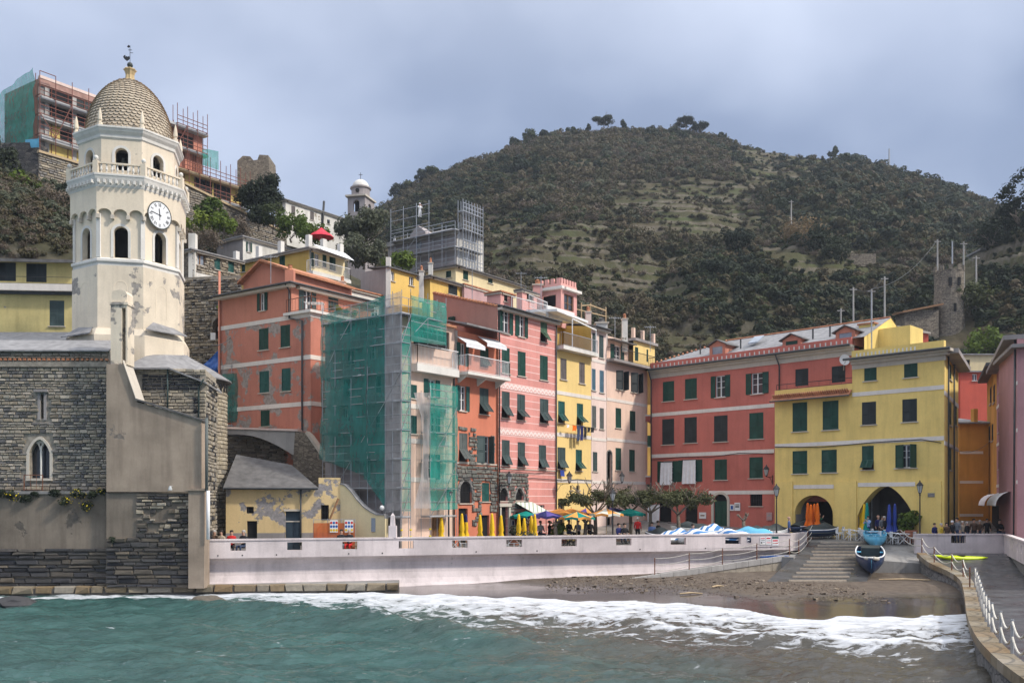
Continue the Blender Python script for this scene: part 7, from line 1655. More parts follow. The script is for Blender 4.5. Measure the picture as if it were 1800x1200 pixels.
wh,L,Rr,z1=cornerhouse('white_cottage','low white cottage with green shutters on the hillside',381,427,512,94,417,'pl_shabby',470,[],[(435,440,426,443,'o',G)],'slate','pl_grey',rise=.5)
sw_,L,Rr,z1=cornerhouse('shabby_white_house','long shabby white house with tiled roof on the ridge',484,502,607,122,352,'pl_shabby',430,[],[(512,519,362,379,'c','sh_brown'),(545,552,372,387,'c','sh_brown'),(575,580,386,394,'n',G)],'slate','pl_shabby',rise=1.0,ztop=EYE+(HY-352)/F*122)
pipe(sw_,[Rr.pt(Rr.t(566),.15,z1-6),Rr.pt(Rr.t(566),.15,z1-1.2),Rr.pt(Rr.t(567),.3,z1+1.5)],.16,'iron')
# small bell tower with white cupola
bt2=thing('bell_turret','small stone bell tower with white cupola on the ridge','bell tower',(PX(633,140),140,40));c=Vector((PX(634,140),140));zq=lambda py:EYE+(HY-py)/F*140
L=Fac(c-LDIR*.9+Vector((0,-2.3)),c+LDIR*2.6+Vector((0,-2.3)));hw=1.75
L=Fac((c.x-hw*1.0,c.y-1.4),(c.x+hw*.55,c.y-1.9));Rr=Fac((c.x+hw*.55,c.y-1.9),(c.x+hw*1.1,c.y+1.3));q=MB()
o1=(L.L*.32,L.L*.68,zq(378),zq(357));o2=(Rr.L*.35,Rr.L*.65,zq(378),zq(360));holes_wall(q,L,0,L.L,36,zq(349),[o1],.4);holes_wall(q,Rr,0,Rr.L,36,zq(349),[o2],.4);spandrel(q,L,o1[0],o1[1],o1[3]-.6,o1[3],.4);spandrel(q,Rr,o2[0],o2[1],o2[3]-.4,o2[3],.4);q.build('shaft','pl_greychurch',bt2)
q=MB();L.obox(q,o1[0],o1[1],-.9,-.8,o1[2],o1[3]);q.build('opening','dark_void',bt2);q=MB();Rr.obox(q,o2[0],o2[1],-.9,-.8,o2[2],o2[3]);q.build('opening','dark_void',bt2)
q=MB();q.prism([(c.x-2.1,c.y-1.7),(c.x+1.1,c.y-2.3),(c.x+2.2,c.y+1.4),(c.x-1.2,c.y+2)],zq(352),zq(349));q.build('cornice','cornice_stone',bt2)
q=MB();q.lathe([(1.42,zq(350)),(1.42,zq(334)),(1.62,zq(333)),(1.62,zq(331))],(c.x,c.y,0),16);q.build('drum','pl_greychurch',bt2,smooth=False);q=MB();q.lathe([(1.3,zq(331))]+[(1.3*math.cos(a),zq(331)+(zq(316)-zq(331))*math.sin(a))for a in[i*math.pi/2/8 for i in range(1,9)]],(c.x,c.y,0),18);q.build('cupola','pl_white',bt2,smooth=True)
q=MB();q.lathe([(.32,0),(.32,.05),(0,.05)],(0,0,0),10);o=inst('round_window',mk_mesh('round_window',q,'dark_void'),bt2,(c.x-.25,c.y-1.44,zq(340)),(R(90),0,0));
q=MB();p=Vector((c.x,c.y,zq(316)));q.bar(p,p+Vector((0,0,1.1)),.07);q.bar(p+Vector((-.3,0,.75)),p+Vector((.3,0,.75)),.06);q.build('cross','iron',bt2)
# grey church under scaffold
gc,L,Rr,z1=cornerhouse('grey_church','grey plastered church with hipped roof under scaffolding',682,803,850,112,404,'pl_shabby',480,[(730,741,408,437,'g',G,{'pane':'pane_light'}),(690,694,419,430,'g',G)],[],None,'pl_greychurch')
zr=EYE+(HY-384)/F*114;q=MB();a,b,c_,d_=L.pt(-.3,.4,z1),L.pt(L.L+.4,.4,z1),Rr.pt(Rr.L+.4,.4,z1),L.pt(-.3,-Rr.L,z1);r0,r1=L.pt(L.L*.1,-4.5,zr),L.pt(L.L*.62,-4.5,zr)
q.add([a,b,c_,d_,r0,r1],[(0,1,5,4),(1,2,5),(2,3,4,5),(3,0,4)]);q.build('roof','slate',gc);q=MB();L.obox(q,-.2,L.L+.3,0,.35,z1-.5,z1-.02);q.build('cornice','concrete_pale',gc)
q=MB();tmid=L.t(737);q.extrude([L.pt(tmid-1.3,.3,z1-.1),L.pt(tmid+1.3,.3,z1-.1),L.pt(tmid+1.2,.3,z1+.5),L.pt(tmid,.3,z1+1.45),L.pt(tmid-1.2,.3,z1+.5)][::-1],(-L.n.x*1.8,-L.n.y*1.8,0));q.build('pediment','pl_greychurch',gc)
s3=thing('church_scaffold','tall bare steel scaffold around the grey hilltop church','scaffold',(PX(803,110),110,z1-8));Ls=L.off(1.0);Rs=Rr.off(1.0)
scaffold(s3,Ls,[Ls.t(x)for x in(687,709,732,754,777,800)],z1-7,z1+.8,[z1-4.6,z1-2.3,z1-.2],r=.045,d0=0)
for x in(687,709,732,754):q=MB();q.tube([Ls.pt(Ls.t(x),0,z1+.8),Ls.pt(Ls.t(x),0,z1+4.0)],.045,5);q.build('standard','steel',s3)
q=MB();
for dz in(1.2,2.4,3.6):q.bar(Ls.pt(Ls.t(687),0,z1+dz),Ls.pt(Ls.t(756),0,z1+dz),.06)
q.build('ledger','steel',s3)
Rs=Fac(Rr.off(1.0).A,Rr.off(1.0).A+RU*14);scaffold(s3,Rs,[Rs.t(849)*i/7 for i in range(8)],z1-7,z1+3.6,[z1-6.5,z1-4.6,z1-2.3,z1,z1+2.2],r=.045)
# large castle house under construction, top left
cc,L,Rr,z1=cornerhouse('castle_house','big unfinished hotel block with yellow insulation on castle hill',8,68,335,105,138,'pl_grey',352,[],[],None,'pl_brownwall')
# replace the flat face by floors: slabs, columns, panels
def fy(x,y):t=Rr.t(x);return t
rows_=[(138,148,'brickred'),(172,177,'deck'),(205,212,'deck'),(240,247,'deck'),(270,276,'deck')]
zk=lambda y:EYE+(HY-y)/F*105
f8=Rr.off(.05)
for i,(a,b,m_)in enumerate(rows_):q=MB();f8.obox(q,-.1,Rr.L,-.02,.9 if m_=='deck' else .25,zk(b),zk(a));q.build('floor_slab',m_,cc)
for k,x in enumerate((82,130,175,230,285,332)):q=MB();t=f8.t(x);f8.obox(q,t-.25,t+.25,-.02,.12,zk(270),zk(150));q.build('column','concrete_pale',cc)
for(x0,x1,y0,y1,m_)in((86,128,178,204,'dark_void'),(134,172,178,204,'dark_void'),(180,330,178,204,'dark_void'),(84,128,150,171,'dark_void'),(134,330,150,171,'sh_dark'),(86,105,213,239,'insul'),(105,135,216,239,'dark_void'),(135,330,213,239,'insul'),(84,330,248,269,'insul')):
 q=MB();f8.obox(q,f8.t(x0),f8.t(x1),-.02,.06,zk(y1),zk(y0));q.build('panel_or_dark_opening',m_,cc)  # insulation panels, plus flat dark sheets painted as the shade inside openings
q=MB();f8.obox(q,0,Rr.L,-.3,.3,zk(138),zk(133));q.build('parapet','pl_lightpink',cc)
ro_=Rr.off(1.5);f9=Fac(ro_.pt(ro_.t(285),0,0).xy,(ro_.pt(ro_.t(285),0,0).xy+RU*30));E1,E2=f9.t(356),f9.t(431);zl_=lambda y:EYE+(HY-y)/F*118
cl=thing('castle_wing','lower wing of the unfinished hotel with yellow panels','building',f9.pt(0,0,40));q=MB();f9.obox(q,0,E1,-6,0,zl_(300),zl_(222));q.build('upper_wall','pl_salmonup',cl);q=MB();f9.obox(q,0,E2-.5,-6,-.05,zl_(352),zl_(300));q.build('lower_wall','insul',cl)
q=MB();f9.obox(q,2,4.5,0,.05,zl_(262),zl_(236));q.build('opening','dark_void',cl)
for t_,w_ in((E1*.8,2.6),(E1*1.3,2.6)):q=MB();f9.obox(q,t_,t_+w_,-.04,.04,zl_(330),zl_(304));q.build('opening','dark_void',cl)
for y in(225,262,300,334):q=MB();f9.obox(q,0,E1+.3 if y<270 else E2,-.05,.9,zl_(y+4),zl_(y));q.build('deck','wood_pale' if y==300 else 'deck',cl)
s4=thing('castle_scaffold','rusty red scaffold along the unfinished hotel on the hill','scaffold',Rr.pt(0,1,zk(270)));f10=Rr.off(1.2)
scaffold(s4,f10,[f10.t(x)for x in(70,98,127,156,185,215,245,275,305,332)],zk(285),zk(132),[zk(205),zk(240),zk(172)],'scaf_red',1.0,False,True,True,.045)
q=MB()
for dz in(0,):q.bar(f10.pt(f10.t(70),0,zk(132)+dz),f10.pt(f10.t(98),0,zk(132)+dz),.07)
q.build('ledger','scaf_red',s4)
f11=f9.off(1.1);scaffold(s4,f11,[E2*i/8 for i in range(9)],zl_(352),zl_(300)+2.5,[zl_(334),zl_(300)],'scaf_red',1.0,False,True,True,.045);scaffold(s4,f11,[E1*(.25+i*.25)for i in range(4)],zl_(300),zl_(225)+2.5,[zl_(262),zl_(225)],'scaf_red',1.0,False,True,True,.045)
netsheet(s4,L.off(.9),-.5,L.L+.8,zk(250),zk(250),zk(150),zk(128),'net_green',.25,seed=15);netsheet(s4,f11,f11.t(356),f11.t(384),zl_(284),zl_(284),zl_(255),zl_(250),'net_green',.1,seed=16,nt_=6,nz=8)
bt_=thing('blue_banner','pale blue rectangular tarp hung on the castle hill wall','tarp',P(57,262,104));q=MB();fb_=Fac((PX(45,104),104),(PX(69,103.5),103.5));netsheet(bt_,fb_,0,fb_.L,zk(267),zk(268),zk(252),zk(253),'boat_sky',.08,'sheet',3,8,6)
cw_=thing('castle_wall','tall stone rampart below the unfinished hotel','wall',P(75,300,103.5));fw=Fac((PX(68,103.6),103.6),(Vector((PX(68,103.6),103.6))+RU*8));q=MB();fw.obox(q,0,8,-4,0,zk(450),zk(276));q.build('core','st_wall',cw_);stones(cw_,fw,0,8,zk(420),zk(276),.6,.3,['rs_church'],200,seed=91,proud=.06,stuffmat=['rk_b','rk_e','rk_a']);q=MB();fw.obox(q,-.1,8,-.2,.3,zk(277),zk(273));q.build('coping','wood_pale',cw_)
fw2=Fac((PX(-60,104),104),(PX(68,103.7),103.7));q=MB();fw2.obox(q,0,fw2.L,-3,0,zk(420),zk(258));q.build('left_rampart','st_dark',cw_)
rw2=thing('long_retaining_wall','long grey stone retaining wall below the castle wing','wall',P(400,380,112));f12=Fac((PX(318,107),107),(Vector((PX(318,107),107))+RU*15.5));zm=lambda y:EYE+(HY-y)/F*110;q=MB();q.extrude([f12.pt(0,0,zm(430)),f12.pt(15.5,0,zm(430)),f12.pt(15.5,0,zm(372)),f12.pt(0,0,zm(336))][::-1],(-f12.n.x*1.5,-f12.n.y*1.5,0));q.build('core','st_wall',rw2);
stones(rw2,f12,0,15.5,zm(428),zm(345),.5,.24,['rs_wall'],240,seed=92,proud=.05,keep=lambda t,z:z<lerp(zm(336),zm(372),t/15.5)-.3,stuffmat=['rk_a','rk_b','rk_e'])
q=MB();q.bar(f12.pt(0,.1,zm(335)),f12.pt(15.5,.1,zm(371)),.25);q.build('coping','wood_pale',rw2)
rt=thing('ruined_keep','ruined stone castle keep on the ridge behind scaffold','tower',P(445,300,130));zn=lambda y:EYE+(HY-y)/F*130;q=MB();x0,x1=PX(417,130),PX(474,130);top=[(x0,zn(283)),(x0+.8,zn(274)),(lerp(x0,x1,.4),zn(275)),(lerp(x0,x1,.5),zn(282)),(lerp(x0,x1,.62),zn(281)),(lerp(x0,x1,.68),zn(272)),(x1-.2,zn(273)),(x1,zn(310))]
q.extrude([Vector((x,130,z))for x,z in top]+[Vector((x1,130,zn(345))),Vector((x0,130,zn(345)))],(0,4,0));q.build('masonry','st_wall',rt)
# yellow, cream and other houses in the second row
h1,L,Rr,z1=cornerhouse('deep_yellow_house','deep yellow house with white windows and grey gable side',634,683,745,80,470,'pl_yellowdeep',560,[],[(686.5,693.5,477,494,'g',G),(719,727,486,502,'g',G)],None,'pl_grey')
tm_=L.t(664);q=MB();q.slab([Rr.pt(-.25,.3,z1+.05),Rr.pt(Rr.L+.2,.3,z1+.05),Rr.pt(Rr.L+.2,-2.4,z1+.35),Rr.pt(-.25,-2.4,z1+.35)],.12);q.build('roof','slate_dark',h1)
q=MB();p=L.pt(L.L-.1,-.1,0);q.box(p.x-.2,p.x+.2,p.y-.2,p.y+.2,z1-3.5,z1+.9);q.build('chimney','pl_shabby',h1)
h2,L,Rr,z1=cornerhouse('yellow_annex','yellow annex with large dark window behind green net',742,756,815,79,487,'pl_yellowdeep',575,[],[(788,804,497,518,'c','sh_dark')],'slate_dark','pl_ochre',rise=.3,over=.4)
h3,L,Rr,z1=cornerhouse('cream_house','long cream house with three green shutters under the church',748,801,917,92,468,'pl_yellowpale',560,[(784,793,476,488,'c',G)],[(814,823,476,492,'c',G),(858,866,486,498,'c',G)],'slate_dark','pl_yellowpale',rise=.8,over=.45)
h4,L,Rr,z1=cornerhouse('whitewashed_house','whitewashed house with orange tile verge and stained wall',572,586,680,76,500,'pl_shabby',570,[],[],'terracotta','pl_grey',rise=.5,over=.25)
h5,L,Rr,z1=cornerhouse('mauve_house','mauve roof block with tile verge behind brown wall',812,816,870,82,500,'pl_mauve',560,[],[],'terracotta','pl_mauve',rise=.2,over=.15)
h6,L,Rr,z1=cornerhouse('rose_shed','small rose coloured rooftop shed with sloping tiles',856,880,902,76,513,'pl_pinkplain',560,[],[(886,892,518,530,'c','sh_dark')],'terracotta','pl_pinkplain',rise=.5,over=.2)
h7,L,Rr,z1=cornerhouse('rose_annex','rose rooftop annex with dark window beside crenellated room',908,918,944,76,510,'pl_pinkplain',570,[],[(926,938,516,528,'n',G)],'slate_dark','pl_pinkplain',rise=.4,over=.2)
# crenellated pink room
cr_,L,Rr,z1=cornerhouse('crenellated_pink_room','pink rooftop room with battlements and large windows',945,986,1014,78,507,'pl_pinkplain',575,[(953,977,519,540,'n',G,{'sill':False})],[(991.5,1008.5,518,546,'g',G,{'frame':'wood','sill':False})],None,'pl_pinkplain')
q=MB();L.obox(q,-.3,L.L+.3,-.1,.35,z1-.05,z1+.18);Rr.obox(q,.3,Rr.L+.3,-.1,.35,z1-.052,z1+.178);q.build('cornice','pl_white',cr_);q=MB();L.obox(q,0,L.L,-.25,0,z1+.18,z1+.5);Rr.obox(q,0,Rr.L,-.25,0,z1+.18,z1+.502);q.build('parapet','pl_pinkplain',cr_)
for f_,n_ in((L,4),(Rr,6)):
 for i in range(n_):q=MB();t=(i+.5)*f_.L/n_;w_=f_.L/n_*.28;f_.obox(q,t-w_,t+w_,-.24,-.01,z1+.5,z1+.95);q.build('merlon','pl_pinkplain',cr_)
wr_=thing('terrace_balustrade','white balustrade of the roof terrace below battlements','balustrade',ROW.pt(ROW.t(985),-2,ROW.z(ROW.t(985),560)));q=MB();f13=ROW.off(-1.0);z=f13.z(f13.t(985),562);f13.obox(q,f13.t(962),f13.t(1010),-.15,0,z,z+.9);q.build('panel','pl_white',wr_);railing(wr_,[f13.pt(f13.t(930),0,z+.3),f13.pt(f13.t(962),0,z+.1)],1.0,'white_paint',.13)
# roof-top pergola and clutter
pg=thing('roof_pergola','wooden pole pergola on the roof right of the battlements','pergola',ROW.pt(ROW.t(1040),-4,ROW.z(ROW.t(1040),575)));f14=ROW.off(-4);P_=[(f14.t(1022),560,532),(f14.t(1038),563,533),(f14.t(1065),578,540)]
for t,yb,yt in P_:q=MB();q.tube([f14.pt(t,0,f14.z(t,yb+12)),f14.pt(t,0,f14.z(t,yt))],.06,5);q.build('post','wood_pale',pg)
q=MB();q.bar(f14.pt(P_[0][0],0,f14.z(P_[0][0],537)),f14.pt(P_[1][0],0,f14.z(P_[1][0],536)),.09);q.bar(f14.pt(P_[1][0],0,f14.z(P_[1][0],536)),f14.pt(P_[2][0],0,f14.z(P_[2][0],546)),.09);q.bar(f14.pt(P_[0][0]-1,0,f14.z(P_[0][0],546)),f14.pt(P_[2][0],0,f14.z(P_[2][0],556)),.07);q.build('beam','wood_pale',pg)
def chimney(label,x,y0,y1,Y,w=.5,mat='pl_shabby',pot='terracotta'):
 c=thing('chimney',label,'chimney',P(x,y0,Y));p=P(x,y0,Y);q=MB();zt_=PZ(y1,Y);q.box(p.x-w/2,p.x+w/2,p.y-w/2,p.y+w/2,p.z-1.5,zt_);q.build('stack',mat,c);q=MB();q.box(p.x-w*.62,p.x+w*.62,p.y-w*.62,p.y+w*.62,zt_,zt_+.1);q.build('cap','cornice_stone',c);q=MB();q.lathe([(w*.3,.1),(w*.25,.45),(w*.34,.47),(0,.6)],(p.x,p.y,zt_),8);q.build('pot',pot,c)
chimney('pale chimney left of the deep yellow house',602,505,497,77);chimney('tall pale chimney on edge of yellow annex',741,500,478,79,.4);chimney('slim chimney behind the yellow annex roof',757,482,464,84,.4);chimney('pink chimney on roof left of the battlements',945,510,503,79,.8,'pl_pinkplain');chimney('small chimney among clutter above pale pink house',1034,565,550,80,.5,'pl_lightpink');chimney('chimney with aerial above apricot house',1098,590,562,84,.5,'pl_shabby');chimney('broad chimney on the roof of the apricot house',1057,578,570,80,1.0,'pl_white','slate_dark')
def antenna(label,x,y0,y1,Y):
 a=thing('aerial',label,'aerial',P(x,y0,Y));q=MB();p0,p1=P(x,y0+8,Y),P(x,y1,Y);q.tube([p0,p1],.03,5);q.build('mast','steel',a);q=MB();L_=p1-Vector((0,0,.15));q.bar(L_-Vector((.5,0,0)),L_+Vector((.5,0,0)),.03)
 for i in range(6):c=L_+Vector((-.5+i*.2,0,0));q.bar(c-Vector((0,.25,.12)),c+Vector((0,.25,.12)),.02)
 q.build('elements','steel',a)
antenna('tv aerial standing on the salmon house roof',476,490,448,70);antenna('tv aerial with dish mast at end of cream house',916,520,478,92);antenna('thin aerial over terrace left of battlements',951,540,485,77);antenna('aerial mast above the apricot house roof',1081,590,556,83);antenna('aerial on roof at end of row above the lane',1143,610,572,86);antenna('tall aerial among netting top of corner house',830,520,468,80)
def dish(label,x,y,Y,r=.45):
 d=thing('satellite_dish',label,'satellite dish',P(x,y,Y));p=P(x,y,Y);q=MB();vs=[p+Vector((r*math.cos(k*math.pi/8),-.12 if False else 0,r*math.sin(k*math.pi/8)))for k in range(16)];q.add(vs+[p+Vector((0,.15,0))],[(k,(k+1)%16,16)for k in range(16)]);q.build('reflector','white_paint',d,smooth=True);q=MB();q.bar(p+Vector((0,.15,0)),p+Vector((0,.25,-.8)),.06);q.bar(p+Vector((0,.1,-.3)),p+Vector((0,-.4,0)),.03);q.build('arm','steel',d)
dish('satellite dish on red palazzo corner under cornice',1485,632,LL.Y(LL.t(1485))-.4,.42);dish('satellite dish on pole behind the yellow palazzo roof',1608,590,74,.6)
# far right street houses
def bx(name,label,x0,x1,y0,y1,Y,d,mat,roof=None,wins=(),cat='house',sh=G):
 th=thing(name,label,cat,P((x0+x1)/2,y1,Y));f_=Fac((PX(x0,Y),Y),(PX(x1,Y),Y));w=wpx(f_,wins);q=MB();z0,z1=PZ(y1,Y),PZ(y0,Y);holes_wall(q,f_,0,f_.L,z0,z1,[a[0]for a in w],.12)
 for tt in(0,f_.L):q.add([f_.pt(tt,0,z0),f_.pt(tt,-d,z0),f_.pt(tt,-d,z1),f_.pt(tt,0,z1)],[(0,1,2,3)])
 q.build('wall',mat,th);put_wins(th,f_,w)
 if roof:q=MB();q.slab([f_.pt(-.3,.3,z1),f_.pt(f_.L+.3,.3,z1),f_.pt(f_.L+.3,-d,z1+.9),f_.pt(-.3,-d,z1+.9)],.15);q.build('roof',roof,th)
 return th,f_
t_,f_=bx('orange_house','orange rendered house at the end of the main street',1686,1738,742,960,84,6,'pl_orangedeep','slate',[],'house')
for y in(795,847,905):bandpx(t_,f_,1687,1728,y,.25)
q=MB();f_.obox(q,f_.t(1712),f_.t(1719),-.6,0,PZ(742,84),PZ(718,84));q.build('chimney','pl_orangedeep',t_)
bx('scarlet_house','small scarlet house with white window up the street',1688,1742,652,740,98,6,'pl_redhouse','slate',[(1709,1718,657,669,'g',G)],'house')
bx('cream_street_house','pale cream house above the scarlet house',1686,1765,622,700,112,6,'pl_yellowpale','slate',[(1698,1705,632,644,'n',G)],'house')
bx('red_gable_house','red house with pale gable edge behind the yellow palazzo',1528,1632,586,640,92,7,'pl_redhouse',None,[],'house')
o=bpy.data.objects['red_gable_house'];q=MB();q.extrude([P(1528,586,92),P(1632,586,92),P(1618,583,92),P(1560,573,92)][::-1],(0,7,0));q.build('gable','pl_redhouse',o)
for a,b in((P(1524,588,91.8),P(1560,572,91.8)),(P(1560,572,91.8),P(1636,587,91.8))):q=MB();u_=Vector((0,0,.2));q.add([a,b,b+Vector((0,7,0)),a+Vector((0,7,0)),a+u_,b+u_,b+u_+Vector((0,7,0)),a+u_+Vector((0,7,0))],[(0,3,2,1),(4,5,6,7),(0,1,5,4),(1,2,6,5),(2,3,7,6),(3,0,4,7)]);q.build('verge','cornice_stone',o)
# right edge: house faces looking across the street
RS=Fac((PX(1735,88),88),(PX(1788,60),60));rp=thing('mauve_street_house','mauve street house with dark shutters at right edge','house',RS.pt(5,0,PIA));
zr_=lambda y,Y:EYE+(HY-y)/F*Y
wl=[]
for(x0,x1,y0,y1)in((1756,1759,665,690),(1761,1765,661,688),(1768,1772,655,683),(1755,1758,722,760),(1760,1764,718,758),(1755,1759,790,824)):
 a,b=RS.t(x0),RS.t(x1);tm=(a+b)/2;wl.append(((min(a,b),max(a,b),RS.z(tm,y1),RS.z(tm,y0)),'c','sh_dark'))
tS=RS.t(1752);q=MB();zt_=RS.z(RS.t(1762),640);holes_wall(q,RS,tS,RS.L,Z0,zt_,[w[0]for w in wl],.12);q.build('wall','pl_pinkright',rp);put_wins(rp,RS,wl)
q=MB();RS.obox(q,tS,RS.L,-5,.8,zt_,zt_+.3);q.build('eaves','pl_grey',rp)
for y in(705,775,852):q=MB();z=RS.z(RS.t(1762),y);RS.obox(q,tS,RS.L,-.02,.03,z-.12,z+.12);q.build('band','pl_band',rp)
pipe(rp,[RS.pt(RS.t(1785)if RS.t(1785)<RS.L else RS.L-.3,.1,PIA),RS.pt(RS.L-.3,.1,zt_)],.07)
ys=thing('gold_street_house','narrow gold house with dark shutters beyond mauve house','house',RS.pt(1,0,PIA));q=MB();wl=[]
for(x0,x1,y0,y1)in((1740,1743,680,710),(1746,1749,676,708),(1738,1741,748,775),(1743,1746,745,775)):
 a,b=RS.t(x0),RS.t(x1);tm=(a+b)/2;wl.append(((min(a,b),max(a,b),RS.z(tm,y1),RS.z(tm,y0)),'c','sh_dark'))
zt2=RS.z(RS.t(1745),655);holes_wall(q,RS,0,tS,Z0,zt2,[w[0]for w in wl],.12);q.build('wall','pl_orangedeep',ys);put_wins(ys,RS,wl);q=MB();RS.obox(q,0,tS,-4,.8,zt2,zt2+.3);q.build('eaves','gutter',ys)
RE=Fac((PX(1788,60),60),(PX(2060,57),57));rl=thing('lilac_corner_house','lilac corner house cut by the right edge','house',RE.pt(1,0,PIA));q=MB();RE.obox(q,0,RE.L,-8,0,Z0,zr_(592,60));q.build('wall','pl_pinkright',rl);q=MB();RE.obox(q,-.4,RE.L,-8,.5,zr_(612,60),zr_(606,60));q.build('eaves','pl_grey',rl)
# watch tower on the right hill with ruins
wt=thing('watch_tower','round stone watch tower on the right hillside','tower',P(1668,590,128));zw=lambda y:PZ(y,128);c=(PX(1668,128),128,0);q=MB();q.lathe([(2.15,zw(620)),(1.9,zw(500)),(1.95,zw(490)),(1.95,zw(478))],c,20);q.build('shaft','st_wall',wt)
for k in range(10):a=-math.pi+k*math.pi*2/10;q=MB();q.ob((c[0]+1.9*math.cos(a),c[1]+1.9*math.sin(a),zw(475)),(-.28*math.sin(a),.28*math.cos(a),0),(.12*math.cos(a),.12*math.sin(a),0),(0,0,.4));q.build('merlon','st_wall',wt)
for dx,y in((-.7,500),(.5,500),(-.1,545)):q=MB();q.box(c[0]+dx-.18,c[0]+dx+.18,c[1]-2.05,c[1]-1.7,zw(y+7),zw(y-7));q.build('slit_window','dark_void',wt)
wb=thing('hut_ruin','low stone hut with wooden roof left of watch tower','hut',P(1630,560,126));q=MB();f_=Fac((PX(1590,126),126),(PX(1650,126),126));f_.obox(q,0,f_.L,-3,0,PZ(605,126),PZ(545,126));q.build('wall','st_wall',wb);q=MB();q.slab([f_.pt(-.5,.6,PZ(548,126)),f_.pt(f_.L+.4,.6,PZ(534,126)),f_.pt(f_.L+.4,-3,PZ(530,126)),f_.pt(-.5,-3,PZ(544,126))],.25);q.build('roof','wood',wb)
hb=thing('stone_hut','grey stone farm hut on the terraces of far right hill','hut',P(1745,450,150));q=MB();f_=Fac((PX(1725,146),146),(PX(1785,146),146));f_.obox(q,0,f_.L,-4,0,PZ(475,146),PZ(440,146));q.build('wall','st_grey',hb);q=MB();f_.obox(q,-.3,f_.L+.3,-4.2,.3,PZ(440,146),PZ(437,146));q.build('roof','slate',hb)
fm2=thing('farmhouse','small flat roofed farmhouse on the middle spur','house',P(1308,440,186));q=MB();Yf=178;f_=Fac((PX(1285,Yf),Yf),(PX(1330,Yf),Yf));f_.obox(q,0,f_.L,-5,0,PZ(455,Yf),PZ(433,Yf));q.build('wall','pl_grey',fm2);q=MB();f_.obox(q,-.3,f_.L+.3,-5.3,.3,PZ(433,Yf),PZ(430.5,Yf));q.build('roof','slate',fm2);q=MB();f_.obox(q,f_.t(1316),f_.t(1327),.01,.08,PZ(441,Yf),PZ(434,Yf));q.build('white_door','pl_white',fm2)
for i,(x0,x1,y)in enumerate(((1275,1300,452),(1310,1420,462),(1420,1540,468))):
 Yt=172-i*1.0;w__=thing('terrace_wall',['short','middle','long right'][i]+' stretch of pale dry stone wall on the middle spur','wall',P((x0+x1)/2,y,Yt));f_=Fac((PX(x0,Yt),Yt),(PX(x1,Yt),Yt));q=MB();z=max(PZ(y,Yt),ground(PX((x0+x1)/2,Yt),Yt)-.2);f_.obox(q,0,f_.L,-.5,0,z-1.6,z+.8);q.build('masonry','st_wall',w__)
# trees
def limb(mb,rd,a,d,L,r,depth,tips,bend=.35,split=2,ratio=.68):
 pts=[a];p=a.copy();dd=d.copy()
 for i in range(4):
  dd=(dd+Vector((rd.uniform(-bend,bend),rd.uniform(-bend,bend),rd.uniform(-bend*.4,bend*.5)))*.5).normalized();p=p+dd*L/4;pts.append(p.copy())
 mb.tube(pts,[r*(1-.35*i/4)for i in range(5)],6,0)
 if depth==0:tips.append(p);return
 for k in range(split):
  nd=(dd+Vector((rd.uniform(-.9,.9),rd.uniform(-.9,.9),rd.uniform(-.15,.55)))).normalized();limb(mb,rd,p,nd,L*ratio*rd.uniform(.8,1.2),r*.62,depth-1,tips,bend,split,ratio)
def round_tree(name,label,p,h,r,leaf,seed,n=900,ls=.22,trunk=.35,flat=.8,cat='tree',group=None,tr=None,nb=16,limbs=True):
 rd=random.Random(seed);t=thing(name,label,cat,p,group);mb=MB();p=Vector(p);tips=[];hb=h*trunk
 mb.tube([p-Vector((0,0,.4)),p+Vector((rd.uniform(-.05,.05)*h,0,hb*.5)),p+Vector((rd.uniform(-.06,.06)*h,0,hb))],[h*.035,h*.028,h*.022],7)
 top=p+Vector((0,0,hb));
 for k in range(4):a=rd.uniform(0,6.28);limb(mb,rd,top,Vector((math.cos(a)*.8,math.sin(a)*.8,.8)).normalized(),r*.55,h*.014,1,tips)
 mb.build('trunk','bark',t,smooth=True);mb=MB();cz_2=p.z+hb+(h-hb)*.5;hh=(h-hb)*.5
 for i in range(nb):
  a=rd.uniform(0,6.28);e_=math.asin(rd.uniform(-.85,.95));q_=rd.uniform(.45,.85);c=(p.x+r*q_*math.cos(a)*math.cos(e_),p.y+r*q_*math.sin(a)*math.cos(e_),cz_2+hh*q_*math.sin(e_))
  leafball(mb,rd,c,r*rd.uniform(.30,.50),n//nb,ls,flat,0,.3)
 mb.build('crown',leaf,t);return t
def pine(label,p,h,r,seed,leaf='lf_dark',group=None):
 rd=random.Random(seed);t=thing('umbrella_pine',label,'tree',p,group);p=Vector(p);mb=MB();top=p+Vector((rd.uniform(-.1,.1)*h,0,h*.62));mb.tube([p-Vector((0,0,.5)),p.lerp(top,.5)+Vector((.03*h,0,0)),top],[h*.035,h*.028,h*.02],7);tips=[]
 for k in range(6):a=k*1.05+rd.uniform(0,.5);limb(mb,rd,top-Vector((0,0,.05*h)),Vector((math.cos(a),math.sin(a),.55)).normalized(),r*.7,h*.012,1,tips,.2)
 mb.build('trunk','bark',t,smooth=True);mb=MB()
 for i in range(20):a=rd.uniform(0,6.28);q_=math.sqrt(rd.random())*.82;leafball(mb,rd,(top.x+r*q_*math.cos(a),top.y+r*q_*math.sin(a),p.z+h*(.80+.10*(1-q_*q_))+rd.uniform(-.05,.03)*h),r*rd.uniform(.24,.38),150,r*.065,.6,0,.2)
 mb.build('crown',leaf,t)
def gpt(px,Y):X=PX(px,Y);return Vector((X,Y,ground(X,Y)))
